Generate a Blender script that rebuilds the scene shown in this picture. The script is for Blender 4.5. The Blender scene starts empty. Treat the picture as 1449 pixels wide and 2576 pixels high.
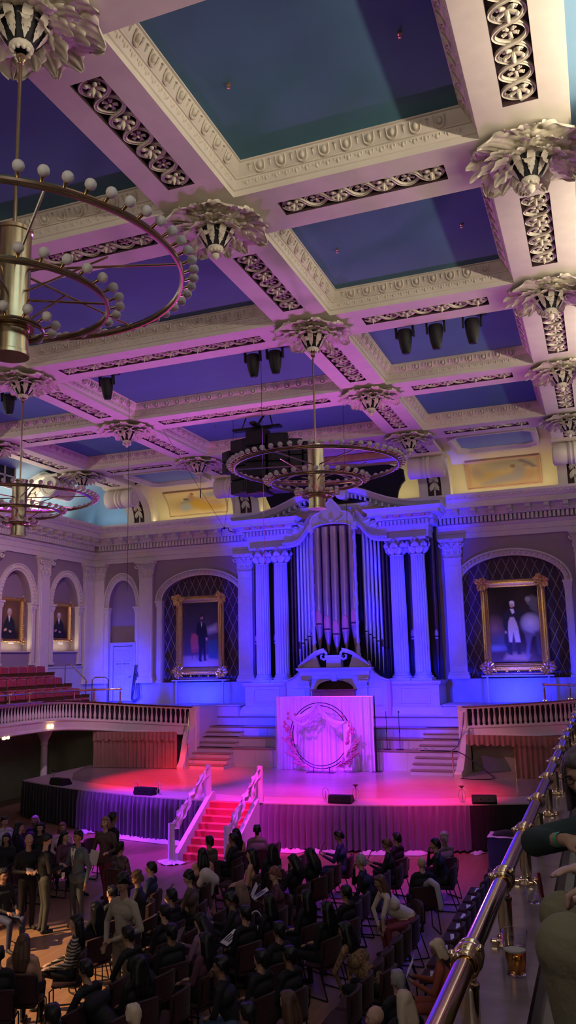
import bpy, math, random
import numpy as np
from mathutils import Matrix, Vector
PI=math.pi
S=bpy.context.scene
COL=S.collection
random.seed(7)
# ------------------------------------------------------------------ helpers
def tag(o,label=None,cat=None,group=None,kind=None):
    if label: o['label']=label
    if cat: o['category']=cat
    if group: o['group']=group
    if kind: o['kind']=kind
    return o
def thing(name,label,cat,loc=(0,0,0),rz=0,group=None,rot=None,sc=None):
    o=bpy.data.objects.new(name,None); COL.objects.link(o)
    o.empty_display_size=.1
    o.location=loc; o.rotation_euler=rot if rot else (0,0,rz)
    if sc: o.scale=sc
    return tag(o,label,cat,group)
KIDS={}
def kids(o): return KIDS.get(o.name,[])
def dup(root,loc=None,rz=None,label=None,group=None,parent=None,rot=None,mat=None):
    c=root.copy(); COL.objects.link(c)
    if loc is not None: c.location=loc
    if rz is not None: c.rotation_euler=(0,0,rz)
    if rot is not None: c.rotation_euler=rot
    if label: c['label']=label
    if group: c['group']=group
    if parent is not None: c.parent=parent; KIDS.setdefault(parent.name,[]).append(c)
    for ch in list(kids(root)): dup(ch,parent=c)
    return c
class MB:
    def __init__(s): s.v=[];s.f=[];s.m=[];s.n=0
    def add(s,V,F,mi=0,M=None):
        V=np.asarray(V,float).reshape(-1,3)
        if M is not None: A=np.array(M); V=V@A[:3,:3].T+A[:3,3]
        s.v.append(V); n=s.n
        s.f+= [tuple(i+n for i in f) for f in F]
        s.m+= [mi]*len(F) if isinstance(mi,int) else list(mi)
        s.n+=len(V); return s
    def merge(s,o,M=None,mi=None):
        return s.add(np.concatenate(o.v),o.f,o.m if mi is None else mi,M)
    def box(s,x0,x1,y0,y1,z0,z1,mi=0,M=None):
        V=[(x,y,z) for x in (x0,x1) for y in (y0,y1) for z in (z0,z1)]
        return s.add(V,[(0,1,3,2),(4,6,7,5),(0,4,5,1),(2,3,7,6),(0,2,6,4),(1,5,7,3)],mi,M)
    def bbox(s,x0,x1,y0,y1,z0,z1,b,mi=0,M=None):
        # box with chamfered edges all round
        V=[];F=[]
        X=(x0,x1);Y=(y0,y1);Z=(z0,z1); idx={}
        for i in (0,1):
            for j in (0,1):
                for k in (0,1):
                    sx=1-2*i;sy=1-2*j;sz=1-2*k
                    for a,(dx,dy,dz) in enumerate(((0,b,b),(b,0,b),(b,b,0))):
                        idx[i,j,k,a]=len(V); V.append((X[i]+sx*dx,Y[j]+sy*dy,Z[k]+sz*dz))
        for i in (0,1): F.append(tuple(idx[i,j,k,0] for j,k in ((0,0),(0,1),(1,1),(1,0))))
        for j in (0,1): F.append(tuple(idx[i,j,k,1] for i,k in ((0,0),(0,1),(1,1),(1,0))))
        for k in (0,1): F.append(tuple(idx[i,j,k,2] for i,j in ((0,0),(0,1),(1,1),(1,0))))
        for i in (0,1):
            for j in (0,1): F.append((idx[i,j,0,0],idx[i,j,1,0],idx[i,j,1,1],idx[i,j,0,1]))
            for k in (0,1): F.append((idx[i,0,k,0],idx[i,1,k,0],idx[i,1,k,2],idx[i,0,k,2]))
        for j in (0,1):
            for k in (0,1): F.append((idx[0,j,k,1],idx[1,j,k,1],idx[1,j,k,2],idx[0,j,k,2]))
        for i in (0,1):
            for j in (0,1):
                for k in (0,1): F.append((idx[i,j,k,0],idx[i,j,k,1],idx[i,j,k,2]))
        return s.add(V,F,mi,M)
    def grid(s,P,closed_u=False,closed_v=False,mi=0,M=None):
        P=np.asarray(P,float); nu,nv=P.shape[:2]; F=[]
        for i in range(nu if closed_u else nu-1):
            for j in range(nv if closed_v else nv-1):
                a=i*nv+j;b=((i+1)%nu)*nv+j;c=((i+1)%nu)*nv+(j+1)%nv;d=i*nv+(j+1)%nv
                F.append((a,b,c,d))
        return s.add(P.reshape(-1,3),F,mi,M)
    def lathe(s,prof,n=16,mi=0,M=None,a0=0,a1=2*PI,sx=1,sy=1):
        full=abs(a1-a0-2*PI)<1e-6
        A=np.linspace(a0,a1,n+1)[:n if full else n+1]
        P=[[(r*math.cos(a)*sx,r*math.sin(a)*sy,z) for r,z in prof] for a in A]
        return s.grid(P,closed_u=full,mi=mi,M=M)
    def ell(s,c,r,n=10,m=6,mi=0,M=None,R=None):
        prof=[(math.sin(PI*k/m),-math.cos(PI*k/m)) for k in range(m+1)]
        A=np.linspace(0,2*PI,n+1)[:n]
        P=np.array([[(a*math.cos(t),a*math.sin(t),z) for a,z in prof] for t in A])*np.array(r)
        if R is not None: P=P@np.array(R).T
        P=P+np.array(c)
        return s.grid(P,closed_u=True,mi=mi,M=M)
    def tube(s,pts,r,n=8,closed=False,mi=0,M=None,cap=True,flat=1.0,up=None):
        pts=[np.array(p,float) for p in pts]; N=len(pts)
        rr=r if hasattr(r,'__len__') else [r]*N
        P=[]; prev=None
        for i in range(N):
            a=pts[i-1] if (i>0 or closed) else pts[i]; b=pts[(i+1)%N] if (i<N-1 or closed) else pts[i]
            t=b-a; t/= (np.linalg.norm(t)+1e-12)
            if up is not None: u=np.array(up,float)
            elif prev is None: u=np.array((0,0,1.)) if abs(t[2])<.9 else np.array((1.,0,0))
            else: u=prev
            u=u-t*np.dot(u,t); u/=np.linalg.norm(u)+1e-12; prev=u
            w=np.cross(t,u)
            P.append([pts[i]+rr[i]*(math.cos(q)*w+math.sin(q)*u*flat) for q in (2*PI*k/n for k in range(n))])
        s.grid(P,closed_u=closed,closed_v=True,mi=mi,M=M)
        if cap and not closed:
            b0=s.n-N*n
            s.f.append(tuple(b0+k for k in range(n))); s.m.append(mi)
            s.f.append(tuple(b0+(N-1)*n+k for k in reversed(range(n)))); s.m.append(mi)
        return s
    def cyl(s,p0,p1,r0,r1=None,n=12,mi=0,M=None): return s.tube([p0,p1],[r0,r0 if r1 is None else r1],n,mi=mi,M=M)
    def msweep(s,path,prof,closed=False,T=None,mi=0,M=None,cap=False):
        # mitred sweep: path 2D points, profile (d,h); d along the left normal
        p=[np.array(q,float) for q in path]; N=len(p); P=[]
        T=T or (lambda a,b,h:(a,b,h))
        for i in range(N):
            def nrm(a,b):
                t=b-a; t/=np.linalg.norm(t)+1e-12; return np.array((-t[1],t[0]))
            ns=[]
            if i>0 or closed: ns.append(nrm(p[i-1],p[i]))
            if i<N-1 or closed: ns.append(nrm(p[i],p[(i+1)%N]))
            if len(ns)==2:
                m=ns[0]+ns[1]; m=m/(np.dot(m,m)/2+1e-9)
            else: m=ns[0]
            P.append([T(*(p[i]+m*d),h) for d,h in prof])
        s.grid(P,closed_u=closed,mi=mi,M=M)
        if cap and not closed:
            k=len(prof); b0=s.n-N*k
            s.f.append(tuple(b0+j for j in range(k))); s.m.append(mi)
            s.f.append(tuple(b0+(N-1)*k+j for j in reversed(range(k)))); s.m.append(mi)
        return s
    def prism(s,poly,h0,h1,T=None,mi=0,M=None):
        T=T or (lambda a,b,h:(a,b,h)); n=len(poly)
        V=[T(a,b,h0) for a,b in poly]+[T(a,b,h1) for a,b in poly]
        F=[tuple(range(n))[::-1],tuple(range(n,2*n))]+[(i,(i+1)%n,n+(i+1)%n,n+i) for i in range(n)]
        return s.add(V,F,mi,M)
    def mesh(s,name,mats,smooth=35):
        me=bpy.data.meshes.new(name)
        V=np.concatenate(s.v) if s.v else np.zeros((0,3))
        me.from_pydata(V.tolist(),[],s.f)
        if not isinstance(mats,(list,tuple)): mats=[mats]
        for m in mats: me.materials.append(m)
        if len(mats)>1: me.polygons.foreach_set('material_index',s.m)
        me.validate()
        import bmesh
        bm=bmesh.new(); bm.from_mesh(me)
        bmesh.ops.remove_doubles(bm,verts=bm.verts,dist=1e-5)
        bmesh.ops.recalc_face_normals(bm,faces=bm.faces); bm.to_mesh(me); bm.free()
        if smooth:
            me.polygons.foreach_set('use_smooth',[True]*len(me.polygons))
            me.set_sharp_from_angle(angle=math.radians(smooth))
        return me
    def build(s,name,mats,parent=None,smooth=35,loc=None,rot=None,label=None,cat=None,group=None,kind=None):
        return obj(name,s.mesh(name,mats,smooth),parent,loc,rot,label,cat,group,kind)
def obj(name,me,parent=None,loc=None,rot=None,label=None,cat=None,group=None,kind=None,sc=None):
    o=bpy.data.objects.new(name,me); COL.objects.link(o)
    if parent is not None: o.parent=parent; KIDS.setdefault(parent.name,[]).append(o)
    if loc is not None: o.location=loc
    if rot is not None: o.rotation_euler=rot
    if sc is not None: o.scale=sc
    return tag(o,label,cat,group,kind)
def Tr(x,y,z): return Matrix.Translation((x,y,z))
def Rx(a): return Matrix.Rotation(a,4,'X')
def Ry(a): return Matrix.Rotation(a,4,'Y')
def Rz(a): return Matrix.Rotation(a,4,'Z')
def Sc(x,y,z): return Matrix.Diagonal((x,y,z,1))
# ------------------------------------------------------------------ materials
def mat(name,col,rough=.6,metal=0,var=0,vs=8,bump=0,bs=40,spec=.5,col2=None,emit=0,ecol=None,trans=0,sheen=0,stretch=None,alpha=1,ior=1.45):
    m=bpy.data.materials.new(name); m.use_nodes=True; nt=m.node_tree; b=nt.nodes['Principled BSDF']
    b.inputs['Base Color'].default_value=(*col,1); b.inputs['Roughness'].default_value=rough
    b.inputs['Metallic'].default_value=metal; b.inputs['Specular IOR Level'].default_value=spec
    b.inputs['IOR'].default_value=ior
    m.diffuse_color=(*col,1)
    if trans: b.inputs['Transmission Weight'].default_value=trans
    if sheen: b.inputs['Sheen Weight'].default_value=sheen
    if emit: b.inputs['Emission Strength'].default_value=emit; b.inputs['Emission Color'].default_value=(*(ecol or col),1)
    tc=nt.nodes.new('ShaderNodeTexCoord'); mp=nt.nodes.new('ShaderNodeMapping'); nt.links.new(tc.outputs['Object'],mp.inputs[0])
    if stretch: mp.inputs['Scale'].default_value=stretch
    if var or col2:
        no=nt.nodes.new('ShaderNodeTexNoise'); no.inputs['Scale'].default_value=vs; no.inputs['Detail'].default_value=5
        nt.links.new(mp.outputs[0],no.inputs['Vector'])
        r=nt.nodes.new('ShaderNodeValToRGB'); c2=col2 or tuple(max(0,c*(1-var)) for c in col)
        r.color_ramp.elements[0].color=(*c2,1); r.color_ramp.elements[1].color=(*col,1)
        r.color_ramp.elements[0].position=.35; r.color_ramp.elements[1].position=.65
        nt.links.new(no.outputs[0],r.inputs[0]); nt.links.new(r.outputs[0],b.inputs['Base Color'])
    if bump:
        n2=nt.nodes.new('ShaderNodeTexNoise'); n2.inputs['Scale'].default_value=bs; n2.inputs['Detail'].default_value=4
        nt.links.new(mp.outputs[0],n2.inputs['Vector'])
        bp=nt.nodes.new('ShaderNodeBump'); bp.inputs['Strength'].default_value=bump; bp.inputs['Distance'].default_value=.02
        nt.links.new(n2.outputs[0],bp.inputs['Height']); nt.links.new(bp.outputs[0],b.inputs['Normal'])
    return m
def wood(name,c1,c2,pw=.09,pl=2.2,rough=.3,along='Y',spec=.5):
    m=bpy.data.materials.new(name); m.use_nodes=True; nt=m.node_tree; b=nt.nodes['Principled BSDF']
    tc=nt.nodes.new('ShaderNodeTexCoord'); mp=nt.nodes.new('ShaderNodeMapping'); nt.links.new(tc.outputs['Object'],mp.inputs[0])
    if along=='Y': mp.inputs['Rotation'].default_value=(0,0,PI/2)
    br=nt.nodes.new('ShaderNodeTexBrick'); br.inputs['Scale'].default_value=1; br.inputs['Brick Width'].default_value=pl; br.inputs['Row Height'].default_value=pw
    br.inputs['Mortar Size'].default_value=.0015; br.inputs['Color1'].default_value=(*c1,1); br.inputs['Color2'].default_value=(*c2,1); br.inputs['Mortar'].default_value=(*[c*.4 for c in c2],1)
    nt.links.new(mp.outputs[0],br.inputs['Vector'])
    no=nt.nodes.new('ShaderNodeTexNoise'); no.inputs['Scale'].default_value=3; no.inputs['Detail'].default_value=6
    m2=nt.nodes.new('ShaderNodeMapping'); m2.inputs['Scale'].default_value=(1,12,1) ; nt.links.new(mp.outputs[0],m2.inputs[0]); nt.links.new(m2.outputs[0],no.inputs['Vector'])
    mx=nt.nodes.new('ShaderNodeMixRGB'); mx.blend_type='MULTIPLY'; mx.inputs[0].default_value=.5
    nt.links.new(br.outputs[0],mx.inputs[1]); nt.links.new(no.outputs[0],mx.inputs[2]); nt.links.new(mx.outputs[0],b.inputs['Base Color'])
    b.inputs['Roughness'].default_value=rough; b.inputs['Specular IOR Level'].default_value=spec
    return m
M={}
M['plaster']=mat('cream plaster',(.76,.70,.60),.6,var=.08,vs=3,bump=.05,bs=25)
M['relief']=mat('cream relief plaster',(.74,.68,.55),.55,var=.15,vs=14,bump=.1,bs=60)
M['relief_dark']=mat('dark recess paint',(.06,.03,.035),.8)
M['blue']=mat('slate blue ceiling paint',(.07,.20,.29),.75,var=.12,vs=.8)
M['cove_blue']=mat('light blue cove paint',(.21,.36,.52),.7,var=.08,vs=1)
M['cove_cream']=mat('pale yellow cove paint',(.74,.66,.42),.65,var=.05,vs=1)
M['wall']=mat('mauve taupe wall paint',(.33,.26,.27),.7,var=.06,vs=2)
M['wall_low']=mat('white painted dado',(.54,.54,.57),.55,var=.05,vs=2)
M['wall_under']=mat('sage wall paint',(.34,.35,.24),.7,var=.15,vs=1.5)
M['lattice_back']=mat('dark plum lattice cloth',(.10,.055,.085),.85,var=.1,vs=30)
M['lattice']=mat('lattice strip paint',(.36,.33,.34),.5)
M['gold']=mat('aged gilt',(.85,.55,.20),.32,metal=.9,var=.35,vs=25,bump=.25,bs=50)
M['brass']=mat('polished brass',(.92,.75,.48),.13,metal=1,var=.1,vs=9)
M['brass_old']=mat('satin brass',(.62,.50,.30),.22,metal=1,var=.12,vs=9)
M['globe']=mat('frosted glass globe',(.80,.76,.70),.35,spec=.4,trans=.12)
M['organ']=mat('white painted organ case',(.62,.62,.66),.5,var=.05,vs=3)
M['organ_edge']=mat('salmon painted moulding',(.62,.36,.28),.6)
M['pipe']=mat('bronze organ pipe metal',(.52,.38,.28),.32,metal=.5,var=.2,vs=5,stretch=(1,1,.2))
M['pipe_mouth']=mat('pink bronze pipe mouth',(.78,.26,.16),.4,metal=.1)
M['pipe_bright']=mat('bright tin organ pipe',(.66,.64,.70),.28,metal=.55)
M['black']=mat('matt black',(.012,.012,.015),.6)
M['blackgloss']=mat('black plastic housing',(.010,.010,.013),.5,spec=.3)
M['black_cloth']=mat('black drape cloth',(.008,.007,.01),.9,sheen=.2)
M['grey_cloth']=mat('silver grey skirt cloth',(.13,.09,.16),.6,sheen=.3)
M['white_cloth']=mat('white chiffon',(.66,.60,.66),.7,sheen=.2)
M['tan_cloth']=mat('tan stage curtain',(.34,.185,.13),.8,sheen=.2,var=.1,vs=3)
M['red_carpet']=mat('red stair carpet',(.55,.02,.035),.9,sheen=.3,bump=.2,bs=200)
M['red_seat']=mat('crimson theatre velvet',(.36,.012,.03),.7,sheen=.4,var=.2,vs=20)
M['floor']=wood('honey oak floor',(.42,.24,.13),(.34,.19,.10),.07,1.8,.33)
M['stage']=wood('stage maple floor',(.66,.50,.42),(.60,.44,.37),.08,2.4,.22,along='X')
M['apron']=mat('painted stage apron',(.60,.48,.42),.35,var=.08,vs=3)
M['tread']=mat('brown tread',(.30,.21,.17),.4)
M['darkwood']=mat('dark walnut',(.10,.045,.03),.25,var=.3,vs=6,stretch=(1,8,1))
M['ledge']=mat('dark varnished ledge',(.25,.19,.22),.17,var=.35,vs=5,spec=.7)
M['console']=mat('red mahogany console',(.42,.10,.05),.4,var=.2,vs=8)
M['paper']=mat('white paper',(.78,.77,.75),.7)
M['metalblack']=mat('black steel tube',(.015,.015,.018),.35,metal=.4)
M['navy_cloth']=mat('navy table cloth',(.012,.02,.10),.7,sheen=.3)
M['pink_flower']=mat('dusty pink pampas',(.62,.26,.32),.9,sheen=.4,var=.3,vs=20)
M['rope']=mat('dark cable',(.018,.018,.02),.6)
M['glass']=mat('clear plastic cup',(.95,.95,.95),.05,trans=1,ior=1.25)
M['beer']=mat('amber beer',(.90,.40,.07),.05,trans=.85,ior=1.33)
def chair_fabric():
    m=mat('burgundy patterned fabric',(.055,.008,.015),.85,sheen=.1,col2=(.022,.005,.008),vs=26)
    return m
M['chair']=chair_fabric()
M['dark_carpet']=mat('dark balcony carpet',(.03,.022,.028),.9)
# ------------------------------------------------------------------ layout (metres; x from the hall's centre line, y from the photographer, z above the floor)
ZC=12.65; XB=4.084; XC=9.366; W=.645; G=.24; GT=.21; EF=1.25
YS=[6.82+5.163*i for i in range(-3,5)]     # transverse beam lines; last = 27.47
Y4=YS[-1]; HW=12.3; YB=32.75; ZP=13.13; YR=-9.4
XL=[-XC,-XB,XB,XC]
LN={-XC:'left outer',-XB:'left inner',XB:'right inner',XC:'right outer'}
# ceiling grid of cells
def ceiling():
    xs=sorted(set([v for x in XL for v in (x-W,x+W,x-G,x+G,x+EF-0,x-EF)]+[-XC-W,XC+W]))
    xs=[x for x in xs if -XC-W-1e-6<=x<=XC+W+1e-6]
    ys=sorted(set([v for y in YS for v in (y-W,y+W,y-GT,y+GT,y-EF,y+EF)]+[YS[0]-W,30.45,29.95]))
    ys=[y for y in ys if YS[0]-W-1e-6<=y<=30.46]
    b=MB(); rec=MB()
    def solid(x,y):
        dx=min(abs(x-c) for c in XL); dy=min(abs(y-c) for c in YS)
        if y>Y4+W and dx>W: return 0
        if dx>W and dy>W: return 0
        if dx<G and dy>EF: return 2 if (y<Y4+EF or y<29.95) else 1
        if dy<GT and dx>EF and abs(x)<XC: return 2
        return 1
    for i in range(len(xs)-1):
        for j in range(len(ys)-1):
            x0,x1,y0,y1=xs[i],xs[i+1],ys[j],ys[j+1]; k=solid((x0+x1)/2,(y0+y1)/2)
            if k==1: b.add([(x0,y0,ZC),(x1,y0,ZC),(x1,y1,ZC),(x0,y1,ZC)],[(0,1,2,3)])
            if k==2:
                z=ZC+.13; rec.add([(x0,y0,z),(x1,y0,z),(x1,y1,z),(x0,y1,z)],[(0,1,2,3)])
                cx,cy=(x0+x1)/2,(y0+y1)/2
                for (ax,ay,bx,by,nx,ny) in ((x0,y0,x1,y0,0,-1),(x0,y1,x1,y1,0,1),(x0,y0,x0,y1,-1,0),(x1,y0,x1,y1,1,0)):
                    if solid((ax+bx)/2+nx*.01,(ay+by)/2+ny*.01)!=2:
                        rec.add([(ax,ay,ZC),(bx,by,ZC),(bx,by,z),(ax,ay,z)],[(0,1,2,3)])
    # sides of the stub beams beyond the last cross beam and body over the beams
    for x in XL:
        for s in (-1,1): b.add([(x+s*W,Y4,ZC),(x+s*W,30.45,ZC),(x+s*W,30.45,ZP),(x+s*W,Y4,ZP)],[(0,1,2,3)])
        b.add([(x-W,30.45,ZC),(x+W,30.45,ZC),(x+W,30.45,ZP),(x-W,30.45,ZP)],[(0,1,2,3)])
    for y in (Y4+W,):
        b.add([(-XC,y,ZC),(XC,y,ZC),(XC,y,ZC+.12),(-XC,y,ZC+.12)],[(0,1,2,3)])
    o=b.build('trim_1',M['plaster'],smooth=0,kind='structure',label='pink lit plaster ceiling beams')
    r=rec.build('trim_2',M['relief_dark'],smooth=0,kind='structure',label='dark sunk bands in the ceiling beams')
    c=MB(); c.box(-XC-W+.1,XC+W-.1,YS[0]-W,Y4+W-.1,ZP,ZP+.15)
    c.build('ceiling',M['blue'],smooth=0,kind='structure',label='slate blue painted ceiling panels')
ceiling()
# ---- coffer mouldings
def leaf(L,Wd,curl=.3,lobes=5,ruf=.25,nu=14,nv=8,rib=.08,tipdown=1.0):
    # acanthus leaf growing along +x, face up = +z ; returns grid
    P=[]
    for i in range(nu+1):
        u=i/nu; w=Wd*(.22+.95*math.sin(PI*min(1,u*.78+.06))**.9)*(1 if u<.95 else .72)
        row=[]
        for j in range(-nv//2,nv//2+1):
            s=j/(nv/2); e=abs(s)**3
            lob=math.sin(u*lobes*2*PI)
            x=L*(u*(1-.10*abs(s)**2))+.05*L*e*lob; y=w*s*(1+.10*e*lob)
            z=curl*L*(math.sin(u*PI*.5)*.9-(max(0,u-.7)/.3)**2*.45*tipdown)
            z+=ruf*Wd*e*lob*.45 + rib*Wd*math.cos(s*PI*4)*(.3+u)*.8
            z-=.22*Wd*abs(s)**1.5
            row.append((x,y,z))
        P.append(row)
    return P
def coffer_mesh(wx,wy):
    b=MB(); hx,hy=wx/2,wy/2
    path=[(-hx,-hy),(hx,-hy),(hx,hy),(-hx,hy)]
    prof=[(0,0),(0,.10),(.025,.11),(.035,.13),(.075,.23),(.075,.245),(.10,.25),(.10,.27),(.125,.29),(.165,.36),(.205,.43),(.205,.45),(.235,.455),(.235,.485)]
    b.msweep(path,prof,closed=True)
    e=MB()
    for k,(ax,ay,L) in enumerate(((0,-1,wx),(1,0,wy),(0,1,wx),(-1,0,wy))):
        half=hy if ax==0 else hx
        n=int(L/.36)
        # local frame: tangent t, inward -a, up z
        t=np.array((-ay,ax,0.)); inn=np.array((-ax,-ay,0.))
        nrm=(inn*-.0+np.array((0,0,0)))
        sl=np.array((*(inn[:2]*.5),.87)); sl/=np.linalg.norm(sl)
        out=np.cross(t,sl); 
        if out[2]>0: out=-out
        for i in range(n):
            u=(i+.5)/n*L-L/2
            if abs(u)>L/2-.26: continue
            c=np.array((ax,ay,0.))*half+t*u+inn*.160+np.array((0,0,.36))
            R=np.stack([t,sl,out],1)
            e.ell(c+out*.005,(.052,.068,.05),8,4,R=R)
            pts=[c+t*(.082*math.cos(q))+sl*(.088*math.sin(q)-.004)+out*.012 for q in np.linspace(-PI*.92,-.08*PI+0,7)] 
            pts=[c+t*.082+sl*.075+out*.015]+[c+t*(.082*math.cos(q))+sl*(.088*math.sin(q)-.012)+out*.02 for q in np.linspace(0,-PI,7)]+[c-t*.082+sl*.075+out*.015]
            e.tube(pts,.015,4,cap=False)
            d=c+t*(L/n/2)
            if abs(u+L/n/2)<L/2-.2:
                e.ell(d+out*.0+sl*.01,(.02,.07,.03),4,4,R=R); e.ell(d+sl*.055+out*.006,(.035,.022,.03),4,3,R=R)
        n=int(L/.17)
        sl2=np.array((*(inn[:2]*.35),.94)); sl2/=np.linalg.norm(sl2); out2=np.cross(t,sl2)
        if out2[2]>0: out2=-out2
        R=np.stack([t,sl2,out2],1)
        for i in range(n):
            u=(i+.5)/n*L-L/2
            if abs(u)>L/2-.1: continue
            c=np.array((ax,ay,0.))*half+t*u+inn*.052+np.array((0,0,.185))
            e.ell(c,(.028,.05,.024),5,4,R=R)
            for s in (-1,1): e.ell(c+t*.052*s+sl2*.02,(.018,.03,.022),4,3,R=R)
    return b.mesh('coffer_frame',M['plaster'],30),e.mesh('egg_and_dart',M['relief'],50)
nar=coffer_mesh(XC-XB-2*W,5.163-2*W); wid=coffer_mesh(2*XB-2*W,5.163-2*W)
def ordn(i): return ['first','second','third','fourth','fifth','sixth','seventh','eighth'][i]
colname={0:'left column',1:'wide middle column',2:'right column'}
for ci,cx in enumerate((-(XB+XC)/2,0,(XB+XC)/2)):
    for j in range(len(YS)-1):
        fromorg=len(YS)-1-j
        if fromorg>5: continue
        cy=(YS[j]+YS[j+1])/2
        t=thing('coffer_moulding','egg and dart moulding around the %s blue coffer from the organ, %s'%(ordn(fromorg-1),colname[ci]),'ceiling moulding',(cx,cy,ZC),group='coffer mouldings')
        fm,em=(wid if ci==1 else nar)
        obj('coffer_frame',fm,t); obj('egg_and_dart',em,t)
# ---- guilloche panels
def ribbon(b,pts,w,h,mi=0):
    # double ridged band, raised along -z
    P=[]
    N=len(pts)
    for i in range(N):
        a=pts[max(0,i-1)];c=pts[min(N-1,i+1)]
        t=np.array(c)-np.array(a); t[2]=0; t/=np.linalg.norm(t)+1e-9; n=np.array((-t[1],t[0],0)); p=np.array(pts[i])
        P.append([p+n*(w*u)+np.array((0,0,-h*q)) for u,q in ((-1,-.6),(-1,.7),(-.7,1),(-.35,.7),(0,.55),(.35,.7),(.7,1),(1,.7),(1,-.6))])
    b.grid(P,mi=mi)
def flower_big():
    b=MB()
    for a in (0,72,144,216,288):
        q=math.radians(a+90); R=np.array((Rz(q)@Ry(.35)).to_3x3())
        c=np.array((math.cos(q)*.062,math.sin(q)*.062,-.035))
        b.ell(c,(.058,.030,.022),7,5,R=R); b.ell(c+np.array((math.cos(q)*.035,math.sin(q)*.035,-.02)),(.026,.03,.022),6,4)
    for s in (-1,1):
        b.tube([(s*.03,-.05,-.03),(s*.07,-.085,-.04),(s*.10,-.06,-.04),(s*.085,-.035,-.035)],.012,5)
    b.ell((0,-.02,-.075),(.024,.03,.055),6,5); b.ell((0,-.02,-.135),(.012,.012,.02),5,4)
    return b
def flower_small():
    b=MB()
    for k in range(5):
        q=2*PI*k/5+.3; c=np.array((math.cos(q)*.055,math.sin(q)*.055,-.02)); R=np.array((Rz(q)).to_3x3())
        b.ell(c,(.036,.026,.014),6,4,R=R)
        for s in (-1,1): b.ell(c+np.array((math.cos(q+s*.45)*.03,math.sin(q+s*.45)*.03,-.006)),(.016,.013,.012),5,3)
    b.ell((0,0,-.035),(.022,.022,.02),6,4)
    return b
fbm=flower_big().mesh('flower_relief',M['relief'],50); fsm=flower_small().mesh('leaf_relief',M['relief'],50)
def strand_mesh(L,n,wid):
    out=[]
    for s in (1,-1):
        b=MB(); pts=[]; m=n*12
        a=wid/2-.032
        for i in range(m+1):
            x=-L/2+.03+(L-.06)*i/m; ph=(i/m)*n*PI
            v=math.sin(ph); y=s*a*math.copysign(abs(v)**.62,v)
            pts.append((x,y,-.04-.012*s*math.cos(ph)))
        ribbon(b,pts,.030,.028)
        out.append(b.mesh('interlaced_band',M['relief'],50))
    return out
SM={}
def guilloche(cx,cy,L,wid,n,along,label,near=True):
    key=(round(L,2),n)
    if key not in SM: SM[key]=strand_mesh(L,n,wid)
    t=thing('guilloche_panel',label,'plaster relief panel',(cx,cy,ZC+.10),0 if along=='x' else PI/2,group='interlaced relief panels of the ceiling beams')
    for me in SM[key]: obj('interlaced_band',me,t)
    for i in range(n):
        x=-L/2+.03+(L-.06)*(i+.5)/n
        me=fbm if i%2==0 else fsm; sc=1.25 if i%2==0 else 1.2
        obj('flower_relief' if i%2==0 else 'leaf_relief',me,t,loc=(x,0,-.01),rot=(0,0,0 if along=='x' else -PI/2),sc=(sc,sc,sc))
beamn={-XC:'outer left',-XB:'inner left',XB:'inner right',XC:'outer right'}
for x in XL:
    for j in range(len(YS)-1):
        f=len(YS)-1-j
        if f>5: continue
        guilloche(x,(YS[j]+YS[j+1])/2,5.163-2*EF,2*G,7,'y','interlaced circle and flower relief on the %s long beam, %s bay from the organ'%(beamn[x],ordn(f-1)))
    guilloche(x,(Y4+EF+29.95)/2,29.95-Y4-EF,2*G,3,'y','short interlaced relief on the %s beam, above the scroll bracket at the organ wall'%beamn[x])
for j,y in enumerate(YS):
    f=len(YS)-j
    if f>5: continue
    for ci,(a,c,n) in enumerate(((-XC,-XB,7),(-XB,XB,15),(XB,XC,7))):
        guilloche((a+c)/2,y,c-a-2*EF,2*GT,n,'x','interlaced relief on the %s cross beam from the organ, %s bay'%(ordn(f-1),('left','wide middle','right')[ci]))
def acanthus(L,Wd,lobes,bend,curl,flutes=5,nu=34,nv=16,base=.25):
    # broad ribbed leaf along +x; its show side faces -z (seen from below)
    P=[]
    for i in range(nu+1):
        u=i/nu
        env=base+(1-base)*math.sin(PI*min(1,u*.70+.08))**1.1
        if u>.80: env*=math.sqrt(max(0,1-((u-.80)/.205)**2))
        c=math.cos(2*PI*lobes*u); row=[]
        for j in range(nv+1):
            s_=2*j/nv-1; e=abs(s_)**3
            y=Wd*env*s_*(1+.16*e*c); x=L*u-.10*L*e*(1-u)+.04*L*e*math.sin(2*PI*lobes*u)
            z=-bend*L*math.sin(u*PI*.6)+curl*L*max(0,u-.6)**2*2.2
            z+=Wd*env*(.24*s_*s_) - Wd*.10*math.cos(s_*PI*flutes)*(.35+.65*u)-Wd*.10*e*c
            row.append((x,y,z))
        P.append(row)
    return P
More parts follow.
